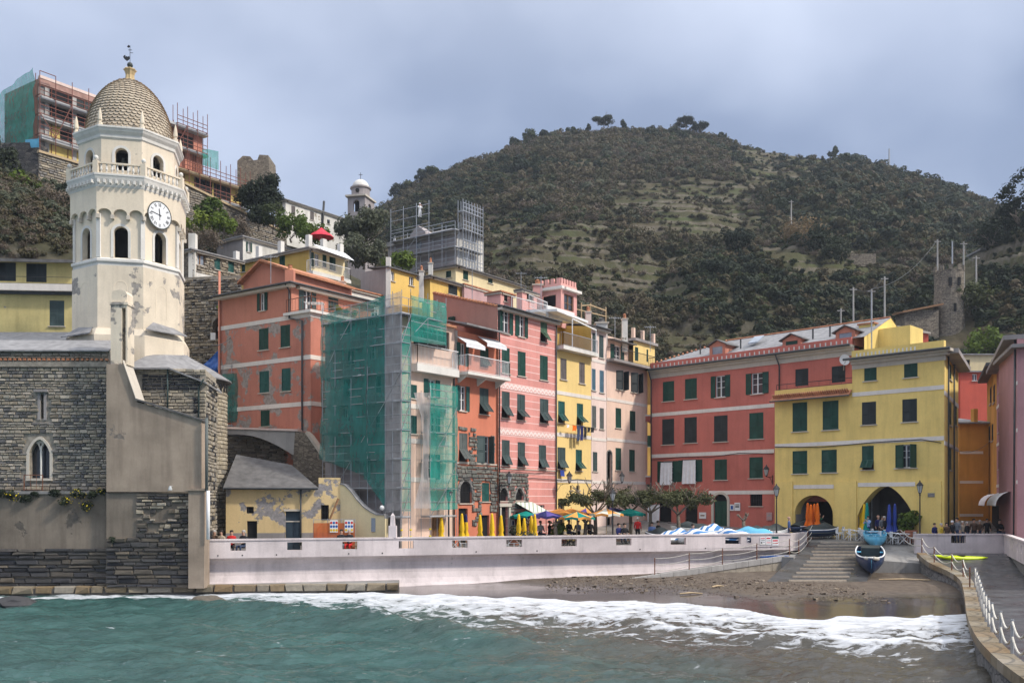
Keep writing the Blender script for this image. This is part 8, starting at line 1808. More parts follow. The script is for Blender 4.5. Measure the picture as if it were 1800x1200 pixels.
# ridge-line trees on the main hill
ridge=[(1063,'p',1.0,'large flat topped umbrella pine left of hill summit'),(1207,'p',1.0,'left umbrella pine of the pair on the summit'),(1230,'p',.85,'right umbrella pine of the pair on the summit'),(745,'r',.9,'bare leaning tree on the left shoulder of the hill'),(762,'r',.7,'small tree right of leaning tree on left shoulder'),(700,'r',.9,'bushy tree lowest on the hill left skyline'),(718,'r',.7,'rounded tree second lowest on hill left skyline'),(905,'r',.6,'small round tree where the left skyline steepens'),(930,'r',.75,'bushy tree on left skyline below the summit'),(957,'r',.5,'small bush tree near left end of summit'),(1003,'r',.55,'round tree left of the large umbrella pine'),(1033,'c',.5,'small pointed tree touching the large umbrella pine'),(1097,'c',.75,'pointed cypress right of the large umbrella pine'),(1268,'r',.5,'round tree right of the summit pines'),(1330,'r',.4,'small round tree on the right skyline descent'),(1465,'c',.95,'tall bushy tree on the right skyline knoll'),(1482,'r',.55,'low tree between tall bushy tree and round one on right knoll'),(1503,'r',.65,'round dark tree at right end of the knoll')]
for i,(px,k,sz,lab)in enumerate(ridge):
 Yr=330+14*math.sin(px/160)-2;p=gpt(px,Yr)
 if k=='p':pine(lab,p-Vector((0,0,1.2)),6.4*sz,4.4*sz,200+i)
 elif k=='c':round_tree('cypress',lab,p,7*sz,2.0*sz,'lf_dark',220+i,700,.42,.04,1.3,nb=12)
 else:round_tree('hill_tree',lab,p,6.5*sz,3.6*sz,'lf_dark' if i%2 else 'lf_hillgreen',240+i,800,.42,.05,.9,nb=14)
for i,(px,Y,h,r_,lf,lab)in enumerate(((1795,140,11,3.2,'lf_dark','tall dark conifer cut by the right edge'),(1772,142,6,1.6,'lf_dark','slim dark cypress left of the edge conifer'),(1745,142,5,3.2,'lf_dark','broad dark tree on right near ridge'),(1705,128,5,3.4,'lf_hillgreen','broad green bush right of watch tower'),(1735,118,4.5,2.8,'lf_bright','bright green bush lower right of watch tower'),(1700,112,5,3.2,'lf_olive','olive bush above cream street house'),(1760,112,5,3.0,'lf_hillgreen','green bush above lilac corner house'),(1640,118,3.6,2.4,'lf_twig','bare brown bush below watch tower'),(1590,122,3.4,2.4,'lf_hillgreen','green bush left of wooden roofed hut'),(1545,124,3.4,2.6,'lf_olive','olive bush above yellow palazzo roof'),(1430,172,7,3.6,'lf_dark','dark oak on the terrace of the middle spur'),(1300,165,6,3,'lf_dark','dark tree in front of the small farmhouse'),(1470,165,5.5,2.8,'lf_dark','dark tree right of the spur oak'),(1420,176,5,4.6,'lf_reed','clump of tan reeds on the spur top'),(1380,112,4,5,'lf_reed','clump of tan reeds right above the red palazzo roof'),(1460,112,4,4,'lf_reed','clump of tan reeds above the yellow roof'))):
 round_tree('hillside_tree',lab,gpt(px,Y),h,r_,lf,300+i,1300,.27,.03,.9,nb=18)
 # vegetation on the castle hill
for i,(px,py,Y,h,r_,lf,lab,n_)in enumerate(((470,388,112,5.6,3.1,'lf_dark','large dark holm oak beside the castle retaining wall',2000),(445,376,116,4,2.2,'lf_dark','smaller dark oak under the ruined keep',700),(645,430,108,4.0,3.0,'lf_olive','round grey green olive tree below small bell tower',1500),(607,425,108,3.0,1.6,'lf_olive','small olive beside the round one',400),(512,420,100,3.4,2.0,'lf_bright','bright green shrub above the ochre house terrace',700),(548,428,98,2.2,1.8,'lf_bright','green shrub by the red parasol on terrace',500),(372,408,98,4.2,1.7,'lf_bright','tall yellow green bush in front of long stone wall',700),(392,418,97,2.6,1.6,'lf_bright','low yellow green bush beside the tall one',500),(345,418,97,3.0,2.0,'lf_bright','yellow green bush right of the tower clock',500),(352,440,92,2.4,2.2,'lf_twig','bare brown bush above the stone cottage',600),(335,438,93,2.0,1.6,'lf_twig','small bare bush touching the tower edge',400),(415,420,101,2.4,1.8,'lf_twig','bare shrub against long stone wall',500),(8,330,97,6.0,2.2,'lf_dark','dark conifer at far left edge of castle hill',800),(35,370,94,4.0,2.2,'lf_bright','yellow green bush under rampart at far left',600),(10,400,90,3.2,2.4,'lf_twig','bare brown thicket at far left hillside',600),(65,395,91,3.2,2.6,'lf_twig','bare brown thicket left of the tower',600),(100,392,91,3.4,2.4,'lf_twig','bare thicket close to tower left side',600),(45,437,84,2.4,1.4,'lf_dark','dark round bush above the yellow house roof',500),(100,440,85,1.6,1.6,'lf_olive','low olive bush behind yellow house roof ridge',300),(118,365,93,3.0,1.8,'lf_dark','dark bush between rampart and tower dome',500),(700,466,98,1.0,2.2,'lf_bright','grass bank below the grey church',500),(640,466,103,3.6,2.8,'lf_olive','low hedge under the olive tree',1200),(455,400,107,3.0,1.4,'lf_dark','ivy hanging at end of long stone wall',400),(480,405,106,3.2,1.6,'lf_hillgreen','green bush left of shabby white house',400))):
 p=P(px,py,Y);round_tree('hill_shrub',lab,p,h,r_,lf,400+i,int(n_*2.2),.19 if lf!='lf_twig' else .12,.02,.95,cat='bush' if h<5 else 'tree',nb=14)
ag=thing('agave','pale spiky agave on the rampart left of dome','agave',P(100,338,101));p=P(100,338,101);q=MB();rd=random.Random(4)
for i in range(14):a=i*.45;l=rd.uniform(.9,1.3);e_=p+Vector((math.cos(a)*l,math.sin(a)*l,rd.uniform(.3,1.1)));s_=Vector((-math.sin(a),math.cos(a),0))*.09;q.add([p-s_,p+s_,p.lerp(e_,.5)+s_*1.2+Vector((0,0,.1)),e_,p.lerp(e_,.5)-s_*1.2+Vector((0,0,.1))],[(0,1,2,3,4)])
q.build('leaves','lf_olive',ag)
# piazza trees: pollarded evergreens with glossy crowns
def pollard(label,px,Y,h,r,seed,crown=True,lean=0,n=1500):
 rd=random.Random(seed);p=Vector((PX(px,Y),Y,pz(Y)));t=thing('piazza_tree',label,'tree',p);mb=MB();top=p+Vector((lean,0,h*.52));mb.tube([p-Vector((0,0,.1)),p.lerp(top,.5)+Vector((.04,0,0)),top],[.17,.14,.13],8);tips=[]
 for k in range(5):a=k*1.26+rd.uniform(0,.6);limb(mb,rd,top,Vector((math.cos(a),math.sin(a)*.7,.75 if crown else 1.1)).normalized(),r*(.5 if crown else .35),.075,2 if crown else 1,tips,.3,3 if crown else 2,.72)
 mb.build('trunk','bark',t,smooth=True)
 if crown:
  mb=MB();nb=26
  for i in range(nb):
   a=rd.uniform(0,6.28);q_=math.sqrt(rd.random());c=(top.x+r*q_*math.cos(a),top.y+r*.7*q_*math.sin(a),p.z+h*(.80+.14*(1-q_)+rd.uniform(-.07,.05)));leafball(mb,rd,c,r*rd.uniform(.14,.26),n//nb,.11,.8,0,.2)
  mb.build('crown','lf_magnolia',t)
pollard('evergreen piazza tree with twin crown left of lamp',1046,67,3.7,2.6,501,n=3200);pollard('evergreen piazza tree behind the lamp post',1108,70,3.6,2.3,502,n=2600);pollard('evergreen piazza tree in front of lane arch',1141,68,3.7,2.3,503,lean=.1,n=2600);pollard('rightmost evergreen piazza tree before red palazzo',1192,66,3.8,2.6,504,n=3200)
pollard('bare pollarded tree with two stubs by red door',1307,68,2.6,1.2,505,False);pollard('bare pollard among the yellow umbrellas',932,65,2.4,1.1,506,False);pollard('bare leaning pollard left of twin crowned tree',1026,66,2.6,1.2,507,False,.15);pollard('bare slim pollard under orange parasols',976,65,2.4,.9,508,False)
# lamp posts
def lamp_post(label,px,Y,ytop):
 p=Vector((PX(px,Y),Y,pz(Y)));t=thing('street_lamp',label,'street lamp',p);h=PZ(ytop,Y)-p.z-.95;q=MB();q.lathe([(.16,0),(.16,.15),(.11,.2),(.13,.5),(.08,.6),(.055,.8),(.045,h*.6),(.04,h-.1),(.07,h-.06),(.05,h)],p,10);q.build('post','iron',t,smooth=True);lantern_head(t,(p.x,p.y,p.z+h),1.0)
lamp_post('black street lamp in front of the scaffold netting',789,61.5,857);lamp_post('grey street lamp among the evergreen trees',1077,63.5,858);lamp_post('green street lamp at the border of red and yellow palazzo',1365,66.5,851);lamp_post('street lamp at the right end of yellow palazzo',1617,64.5,845)
lantern_bracket('wall lantern on the corner of the orange house',ROW,ROW.t(876),ROW.z(ROW.t(876),852),1.0);lantern_bracket('wall lantern between yellow and pink houses',ROW,ROW.t(979),ROW.z(ROW.t(979),850),1.2);lantern_bracket('wall lantern on the apricot house by passage',ROW,ROW.t(1076),ROW.z(ROW.t(1076),849),1.0);lantern_bracket('wall lantern on red palazzo right edge',LL,LL.t(1358),LL.z(LL.t(1358),838),1.0)
# parasols
def closed_parasol(label,px,Y,ytop,mat,tip=None,group=None,h0=.75):
 p=Vector((PX(px,Y),Y,pz(Y)));t=thing('closed_parasol',label,'parasol',p,group);zt_=PZ(ytop,Y);H=zt_-p.z;rd=random.Random(int(px));q=MB();q.tube([p,p+Vector((0,0,H-.1))],.028,6);q.build('pole','wood_pale',t)
 n_=14;pr=[(.05,H),(.08,H-.12),(.12,H*.75),(.15,H*.55),(.11,H*.48),(.19,H*.36),(.24,H*.28)];vs=[]
 for j,(r_,z)in enumerate(pr):
  for k in range(n_):a=2*math.pi*k/n_;w_=r_*(1+.28*(1 if k%2 else-1)*min(1,j/3))*(1+rd.uniform(-.08,.08));vs.append((p.x+w_*math.cos(a),p.y+w_*math.sin(a),p.z+z+(rd.uniform(-.08,.04)if j==len(pr)-1 else 0)))
 q=MB();fs_=[(j*n_+(k+1)%n_,j*n_+k,(j+1)*n_+k,(j+1)*n_+(k+1)%n_)for j in range(len(pr)-1)for k in range(n_)];q.add(vs,fs_+[tuple(range(n_))]);
 if tip:
  for i,f_ in enumerate(fs_):q.m[i]=1 if i<2*n_ else 0
 q.build('cloth',[mat,tip or mat],t,smooth=True);q=MB();q.box(p.x-.25,p.x+.25,p.y-.25,p.y+.25,p.z,p.z+.1);q.build('base','concrete',t)
ym='yellow_cloth'
for i,(px,Y,yt,tip,lab)in enumerate(((749,61.5,902,'navy','closed yellow parasol with navy top left of the wooden door'),(776,61,907,None,'closed yellow parasol directly left of black street lamp'),(812,61.5,902,None,'closed yellow parasol in front of the navy topped one'),(819,63.5,903,'navy','closed yellow parasol with navy top behind another'),(844,62,904,None,'closed yellow parasol left of the dark doorway'),(865,61.5,902,None,'bright closed yellow parasol in front of dark doorway'),(881,62,905,None,'closed yellow parasol right of the dark doorway'),(912,62.2,903,None,'closed yellow parasol under the striped awning'),(921.5,63.5,910,None,'short closed yellow parasol behind bare pollard'),(934,64.5,906,None,'closed yellow parasol half hidden behind its neighbour'),(940,62.5,903,None,'rightmost closed yellow parasol of the cafe'),(1475,70.3,884,None,'pale closed yellow parasol between the two arches'),(1481,69.6,885,None,'closed yellow parasol right of the pale one between arches'),(1513,68.9,884,None,'closed yellow parasol at left jamb of the large arch'),(1519,68.3,885,None,'closed yellow parasol next to the green one in large arch'))):closed_parasol(lab,px,Y,yt,ym,tip,'closed yellow cafe parasols')
for i,(px,mat,lab)in enumerate(((1420,'orange_cloth','leftmost closed orange parasol before small arch'),(1425.5,'orange_cloth','second closed orange parasol from left before small arch'),(1431.5,'orange_cloth','third closed orange parasol from left before small arch'),(1437,'orange_cloth','rightmost closed orange parasol before small arch'),(1524,'teal_cloth','closed green parasol in the large arch'),(1563,'blue_cloth','left closed blue parasol in the large arch'),(1573,'blue_cloth','right closed blue parasol in the large arch'))):closed_parasol(lab,px,MF.Y(MF.t(px))-.6-(i%2)*.4,883+(i*3)%4,mat,None)
def open_parasol(label,px,Y,ytop,r,mats):
 p=Vector((PX(px,Y),Y,pz(Y)));t=thing('open_parasol',label,'parasol',p);H=PZ(ytop,Y)-p.z;q=MB();q.tube([p,p+Vector((0,0,H+.1))],.03,6);q.build('pole','wood_pale',t);n_=8;top=p+Vector((0,0,H));q=MB()
 for k in range(n_):
  a0,a1=2*math.pi*k/n_,2*math.pi*(k+1)/n_;b0,b1=top+Vector((r*math.cos(a0),r*math.sin(a0),-.42)),top+Vector((r*math.cos(a1),r*math.sin(a1),-.42));m0=(b0+b1)/2+Vector((0,0,.05))-(((b0+b1)/2-top)*.06)
  q.add([top,b0,m0],[(0,1,2)],k%len(mats));q.add([top,m0,b1],[(0,1,2)],k%len(mats));q.add([b0,m0,m0-Vector((0,0,.16)),b0-Vector((0,0,.18))],[(0,1,2,3)],(k+1)%len(mats));q.add([m0,b1,b1-Vector((0,0,.18)),m0-Vector((0,0,.16))],[(0,1,2,3)],(k+1)%len(mats))
 q.build('canopy',mats,t);q=MB()
 for k in range(n_):a0=2*math.pi*k/n_;q.bar(top-Vector((0,0,.06)),top+Vector((r*.98*math.cos(a0),r*.98*math.sin(a0),-.46)),.025)
 q.build('ribs','wood_pale',t)
for a in(('open blue and purple parasol at left of cafe row',960,66,897,1.35,['purple_cloth','navy']),('open orange parasol second in cafe row',984,68,893,1.4,['peach_cloth']),('open orange parasol behind the green one',1004,69,893,1.4,['peach_cloth']),('low open green parasol left of bare leaning pollard',1014,65,899,1.3,['teal_cloth','peach_cloth']),('open orange parasol with white hem by evergreen trunk',1030,70,893,1.3,['peach_cloth','purple_cloth']),('open pale orange parasol just left of grey lamp',1066,66,893,1.25,['peach_cloth','awning_cream']),('open blue parasol behind the grey lamp',1078,70,891,1.5,['navy','purple_cloth']),('open green parasol right of the grey lamp',1107,68,893,1.2,['teal_cloth']),('open green parasol edge behind yellow parasols',926,68,897,1.3,['teal_cloth'])):open_parasol(*a)
pr=thing('red_parasol','small open red parasol on a hillside terrace','parasol',P(565,415,97));p=P(565,415,97);q=MB();q.lathe([(1.35,-.45),(1.0,-.1),(.5,.2),(.12,.55),(.0,.62)],(p.x,p.y,p.z+.3),10);q.build('canopy','crimson',pr);q=MB();q.tube([p+Vector((0,0,-2)),p+Vector((0,0,.4))],.05,6);q.build('pole','wood_pale',pr)
# people
def make_body(pose):
 J={};S=[]
 def j(n,x,y,z,r):J[n]=len(S);S.append((x,y,z,r))
 sit=pose=='sit';hip=.48 if sit else .92
 j('pelvis',0,0,hip,.135);j('waist',0,0,hip+.16,.125);j('chest',0,-.01,hip+.36,.15);j('upper',0,0,hip+.50,.125);j('neck',0,0,hip+.58,.058);j('chin',0,-.02,hip+.66,.075);j('head',0,-.02,hip+.75,.10);j('crown',0,0,hip+.83,.07)
 E=[('pelvis','waist'),('waist','chest'),('chest','upper'),('upper','neck'),('neck','chin'),('chin','head'),('head','crown')]
 for s_,sd in((-1,'l'),(1,'r')):
  j('sh'+sd,s_*.19,0,hip+.49,.075)
  if pose=='phone':el=(s_*.24,-.18,hip+.30);ha=(s_*.07,-.30,hip+.56)
  elif pose=='walk':el=(s_*.25,.10*s_,hip+.22);ha=(s_*.25,-.10*s_-.06,hip+.0)
  elif sit:el=(s_*.24,-.06,hip+.22);ha=(s_*.14,-.30,hip+.18)
  else:el=(s_*.25,.02,hip+.22);ha=(s_*.24,-.07,hip-.03)
  j('el'+sd,*el,.05);j('wr'+sd,*ha,.036);d=(Vector(ha)-Vector(el)).normalized();e_=Vector(ha)+d*.10;j('hd'+sd,e_.x,e_.y,e_.z,.04)
  E+=[('upper','sh'+sd),('sh'+sd,'el'+sd),('el'+sd,'wr'+sd),('wr'+sd,'hd'+sd)]
  j('hp'+sd,s_*.095,0,hip-.05,.10)
  if sit:kn=(s_*.13,-.42,hip+.0);an=(s_*.13,-.44,.08);to=(s_*.13,-.60,.04)
  elif pose=='walk':kn=(s_*.10,-.12 if s_>0 else .04,.50);an=(s_*.10,-.30 if s_>0 else .34,.09 if s_>0 else .14);to=(an[0],an[1]-.16,.04)
  else:kn=(s_*.11,-.02,.50);an=(s_*.11,.02,.08);to=(s_*.13,-.14,.04)
  j('kn'+sd,*kn,.065);j('an'+sd,*an,.045);j('to'+sd,*to,.045);E+=[('pelvis','hp'+sd),('hp'+sd,'kn'+sd),('kn'+sd,'an'+sd),('an'+sd,'to'+sd)]
 me=bpy.data.meshes.new('body');me.from_pydata([s_[:3]for s_ in S],[(J[a],J[b])for a,b in E],[]);ob=bpy.data.objects.new('body_tmp',me);COL.objects.link(ob)
 md=ob.modifiers.new('skin','SKIN');sv=me.skin_vertices[0].data
 for i,s_ in enumerate(S):sv[i].radius=(s_[3]*(1.25 if i in(J['waist'],J['chest'],J['pelvis'])else 1),s_[3]*(.85 if i in(J['waist'],J['chest'])else 1));sv[i].use_root=(i==0)
 ob.modifiers.new('sub','SUBSURF').levels=1
 dg=bpy.context.evaluated_depsgraph_get();out=bpy.data.meshes.new_from_object(ob.evaluated_get(dg));bpy.data.objects.remove(ob)
 zones=[];top={'waist','chest','upper','sh','el'}
 names=list(J);pos=[Vector(s_[:3])for s_ in S]
 for k in range(4):out.materials.append(None)
 for f_ in out.polygons:
  b=min(range(len(pos)),key=lambda i:(pos[i]-f_.center).length-S[i][3]*.7);nm=names[b]
  z=0 if nm[:2]in('wr','hd')or nm in('neck','chin','head','crown')else(2 if nm[:2]in('hp','kn')or nm=='pelvis' else(3 if nm[:2]in('an','to')else 1));f_.material_index=z;f_.use_smooth=True
 hair=MB();hz_=hip+.77
 hair.lathe([(.098,-.02),(.108,.04),(.095,.09),(.05,.125),(0,.132)],(0,.02,hz_),10,squash=1.1);nose=MB();nose.add([(-.02,-.115,hip+.735),(.02,-.115,hip+.735),(0,-.15,hip+.735),(0,-.112,hip+.78)],[(0,2,3),(2,1,3),(0,1,2)])
 return out,hair,nose
BODY={k:make_body(k)for k in('stand','walk','sit','phone')}
HAIRM={}
def person(label,px,Y,pose,rz,top,legs,hair='hair_dark',h=1.0,z=None,shoes='black_cloth',hat=None,group=None,dz=0):
 me,hb,nb=BODY[pose];m2=me.copy()
 for i_,m_ in enumerate(('skin',top,legs,shoes)):m2.materials[i_]=M(m_)
 p=Vector((PX(px,Y),Y,(pz(Y)if z is None else z)+dz));o=bpy.data.objects.new('person',m2);COL.objects.link(o);o.location=p;o.rotation_euler=(0,0,rz);o.scale=(h,h,h);tag(o,label,'person',group);o['kind']='thing'
 k=(pose,hat or hair)
 if k not in HAIRM:HAIRM[k]=mk_mesh('hair',hb,hat or hair)
 c=bpy.data.objects.new('hat' if hat else 'hair',HAIRM[k]);COL.objects.link(c);c.parent=o
 return o
def bench(label,px,Y,w,rz=0,mat='wood'):
 t=thing('bench',label,'bench',(PX(px,Y),Y,PIA));x,y=PX(px,Y),Y;q=MB();q.box(x-w/2,x+w/2,y-.05,y+.35,PIA+.40,PIA+.45);q.build('seat',mat,t)
 for s_ in(-1,1):q=MB();q.box(x+s_*(w/2-.15)-.05,x+s_*(w/2-.15)+.05,y,y+.3,PIA,PIA+.40);q.build('leg','iron',t)
 return t
bench('bench behind the far left sea wall openings',408,55.4,3.6);bench('bench behind the third opening of the sea wall',612,57.2,2.2);bench('bench under the piazza trees by the lamp',1088,65,2.4)
PP=[('seated person in dark coat at the far left bench end',366,55.3,'sit',0,'black_cloth','denim','hair_dark'),('seated person in brown coat on far left bench',377,55.5,'sit',.3,'brown_coat','black_cloth','hair_grey'),('seated person in beige coat on far left bench',389,55.4,'sit',-.2,'beige_coat','denim','hair_dark'),('seated person in red jacket by first wall opening',407,55.4,'sit',.2,'red_cloth','black_cloth','hair_dark'),('white haired seated person in dark coat by first opening',428,55.5,'sit',-.4,'black_cloth','denim','hair_grey'),('seated person in black left of red trousered one',600,57.2,'sit',.2,'black_cloth','grey_coat','hair_dark'),('seated person in black with red trousers and sunhat',614,57.2,'sit',-.1,'black_cloth','red_cloth','hair_grey'),('white haired man standing in red jumper on the piazza',1121,66,'stand',2.6,'red_cloth','black_cloth','hair_grey'),('seated man in navy coat left on piazza bench',1088,65,'sit',.6,'navy','denim','hair_dark'),('seated man in dark jacket right on piazza bench',1098,65,'sit',.4,'black_cloth','grey_coat','hair_dark'),('man in black sitting before the white banner',1157,67,'sit',.9,'black_cloth','black_cloth','hair_dark'),('person in blue crouched behind tree trunk',1146,66,'sit',0,'steelblue_shirt','denim','hair_dark'),('cafe guest in black under the purple parasol',966,67,'sit',1.2,'black_cloth','black_cloth','hair_dark'),('cafe guest in brown under the orange parasol',985,67.5,'sit',-1.0,'brown_coat','denim','hair_dark'),('cafe guest in black left of leaning pollard',1000,68,'sit',.6,'black_cloth','denim','hair_dark'),('cafe guest in grey beside leaning pollard',1016,67.5,'sit',-.6,'grey_coat','black_cloth','hair_dark'),('dark clothed cafe guest beside thick evergreen trunk',1037,68,'sit',.3,'black_cloth','black_cloth','hair_dark'),('cafe guest in white at left edge of the parasols',950,67,'sit',.5,'white_cloth','denim','hair_dark'),('man in blue bent among covered boats',1218,64.5,'sit',.5,'steelblue_shirt','denim','hair_dark'),('man in blue shirt standing by the wall end',1387,66.5,'stand',1.3,'steelblue_shirt','denim','skin'),('waiter in green coat reaching to orange parasols',1440,70.8,'phone',1.2,'green_coat','black_cloth','hair_dark'),('woman in light blue jumper holding a phone on the slipway top',1526,67.4,'phone',-1.0,'blue_shirt','navy','hair_dark'),('man in navy coat left of the large arch pillar',1544,67.6,'stand',.2,'navy','black_cloth','skin'),('person in black walking behind woman in blue',1555,67.0,'walk',.9,'black_cloth','black_cloth','hair_grey'),('person in grey scarf beside walking person',1551,67.4,'stand',.4,'grey_coat','black_cloth','hair_dark')]
cr2=[(1643,'navy'),(1655,'yellow_coat'),(1664,'brown_coat'),(1674,'black_cloth'),(1682,'grey_coat'),(1692,'beige_coat'),(1700,'black_cloth'),(1712,'brown_coat'),(1722,'brown_coat'),(1735,'black_cloth'),(1757,'black_cloth'),(1775,'grey_coat'),(1783,'black_cloth')]
crl=['man in navy coat at left end of the right parapet','person in yellow coat second from left at right parapet','person in dark brown coat third from left at right parapet','person in black with white cap at right parapet','tall person in grey coat above the parapet opening','woman in beige coat right of the parapet opening','person in black between beige and brown coats','first of two brown coats standing at right parapet','second of two brown coats standing at right parapet','tall person in black under the street corner','person in black sitting at the right parapet corner','woman in grey jacket close to the right edge','person in black at the very right edge']
rd=random.Random(12)
for a in PP:person(a[0],a[1],a[2],a[3],a[4],a[5],a[6],a[7],h=1.0 if a[3]!='sit' else 1.08)
for(px,c),lab in zip(cr2,crl):person(lab,px,63.3+rd.uniform(0,.9)+max(0,px-1665)*rd.uniform(.005,.035),'stand' if px not in(1757,1783)else 'sit',rd.uniform(-1.2,1.2),c,rd.choice(['denim','black_cloth']),rd.choice(['hair_dark','hair_dark','hair_grey']),h=rd.uniform(.88,1.08)if px not in(1757,1783)else 1.1,hat='white_cloth' if px==1674 else None,dz=0 if px not in(1757,1783)else .25)
wk=thing('roof_worker','worker in white overalls on the church scaffold','person',(0,0,0));bpy.data.objects.remove(wk);pw=P(738,384,112);person('worker in white overalls standing on the church scaffold',738,113.5,'phone',.5,'white_cloth','white_cloth','white_cloth',h=1.15,z=EYE+(HY-386)/F*113.5)
# cafe furniture
def chair_mesh():
 parts={}
 q=MB();q.box(-.22,.22,-.22,.22,.42,.46);parts['seat']=q
 q=MB();[q.box(-.22+i*.11-.012,-.22+i*.11+.012,.20,.23,.46,.85)for i in range(5)];q.box(-.22,.22,.195,.235,.82,.88);parts['backrest']=q
 q=MB();q.box(-.018,.018,-.018,.018,0,.42);parts['leg']=q
 return parts
CHM={}
def chair(label,p,rz,mat='white_paint',group=None):
 t=thing('chair',label,'chair',p,group,rz)
 if mat not in CHM:CHM[mat]={k:mk_mesh(k,v,mat)for k,v in chair_mesh().items()}
 for k in('seat','backrest'):o=bpy.data.objects.new(k,CHM[mat][k]);COL.objects.link(o);o.parent=t
 for sx in(-1,1):
  for sy in(-1,1):o=bpy.data.objects.new('leg',CHM[mat]['leg']);COL.objects.link(o);o.parent=t;o.location=(sx*.19,sy*.19,0)
def cafe_table(label,p,mat='white_cloth',group=None):
 t=thing('cafe_table',label,'table',p,group);q=MB();q.box(p[0]-.4,p[0]+.4,p[1]-.4,p[1]+.4,p[2]+.70,p[2]+.74);q.build('table_top',mat,t);q=MB()
 for s_ in(-1,1):q.bar((p[0]-.34*s_,p[1]-.3,p[2]),(p[0]+.34*s_,p[1]-.3,p[2]+.7),.035);q.bar((p[0]-.34*s_,p[1]+.3,p[2]),(p[0]+.34*s_,p[1]+.3,p[2]+.7),.035)
 q.build('trestle',mat if mat!='white_cloth' else 'white_paint',t)
for i,px in enumerate((1462,1490,1512,1534,1566,1586)):
 Yt=MF.Y(MF.t(px))-1.3;p=(PX(px,Yt),Yt,pz(Yt));cafe_table('white folding cafe table in the row before the yellow arches',p,'white_cloth','white cafe tables before the arches')
 for dx,rz in((-.62,math.pi/2),(.62,-math.pi/2)):chair('white slatted cafe chair in the row before the yellow arches',(p[0]+dx,p[1]-.1,p[2]),rz,'white_paint','white cafe chairs before the arches')
for i,px in enumerate((735,760,800,830,868,892,915)):
 p=(PX(px,60.5),60.5,PIA);cafe_table('white folding cafe table behind the sea wall under yellow parasols',p,'white_cloth','white cafe tables behind the sea wall')
 for dx,rz in((-.6,math.pi/2),(.6,-math.pi/2)):chair('white slatted cafe chair behind the sea wall openings',(p[0]+dx,p[1],PIA),rz,'white_paint','white cafe chairs behind the sea wall')
for i,px in enumerate((948,965,982,1000,1016)):
 p=(PX(px,63.5),63.5,PIA);cafe_table('dark cafe table behind the sea wall under open parasols',p,'black_cloth','dark cafe tables under open parasols')
 for dx,rz in((-.55,math.pi/2),(.55,-math.pi/2)):chair('dark cafe chair behind the sea wall under open parasols',(p[0]+dx,p[1],PIA),rz,'black_cloth','dark cafe chairs under open parasols')
pot_plant('big green shrub in terracotta pot right of large arch',(PX(1597,65.6),65.6,pz(65.6)),1.15,601,['lf_bright'],n=700);pot_plant('green shrub in pot at the shop awning',(PX(905,64.5),64.5,PIA),.8,602,['lf_olive'],n=300);pot_plant('leafy pot plant beside the bare slim pollard',(PX(985,65.5),65.5,PIA),1.0,603,['lf_bright'],n=300)
# planter box hedge seen over the wall
shrub('planter_hedge','low green planter hedge by the rightmost yellow parasols',(PX(935,61.8),61.8,PIA+.3),1.0,400,['lf_olive'],.08,6,31,cat='hedge')
# boats
def hull(mb,L,W,H,m_out=0,m_in=1,n=14):
 vs=[];ring=9
 for i in range(n+1):
  u=i/n;w_=W/2*(math.sin(math.pi*min(1,u*.62+.30))**.9)*(1 if u<.75 else math.sqrt(max(0,1-((u-.75)/.25)**2))*.97+.03);sh=H*(1+.55*max(0,u-.4)**2*2.2);k=.12*H*(max(0,u-.6)/.4)**2
  for j in range(ring):a=math.pi*(j/(ring-1));c=math.cos(a);vs.append((-c*w_*(abs(math.sin(a))**.0 if True else 1)*(1-.0),u*L,k+sh-(sh-k)*math.sin(a)**.65 if 0<j<ring-1 else sh))
 fs=[(i*ring+j,i*ring+j+1,(i+1)*ring+j+1,(i+1)*ring+j)for i in range(n)for j in range(ring-1)]
 mb.add(vs,fs,m_out);mb.add([vs[j]for j in range(ring)],[tuple(range(ring-1,-1,-1))],m_out)
 return vs,ring,n
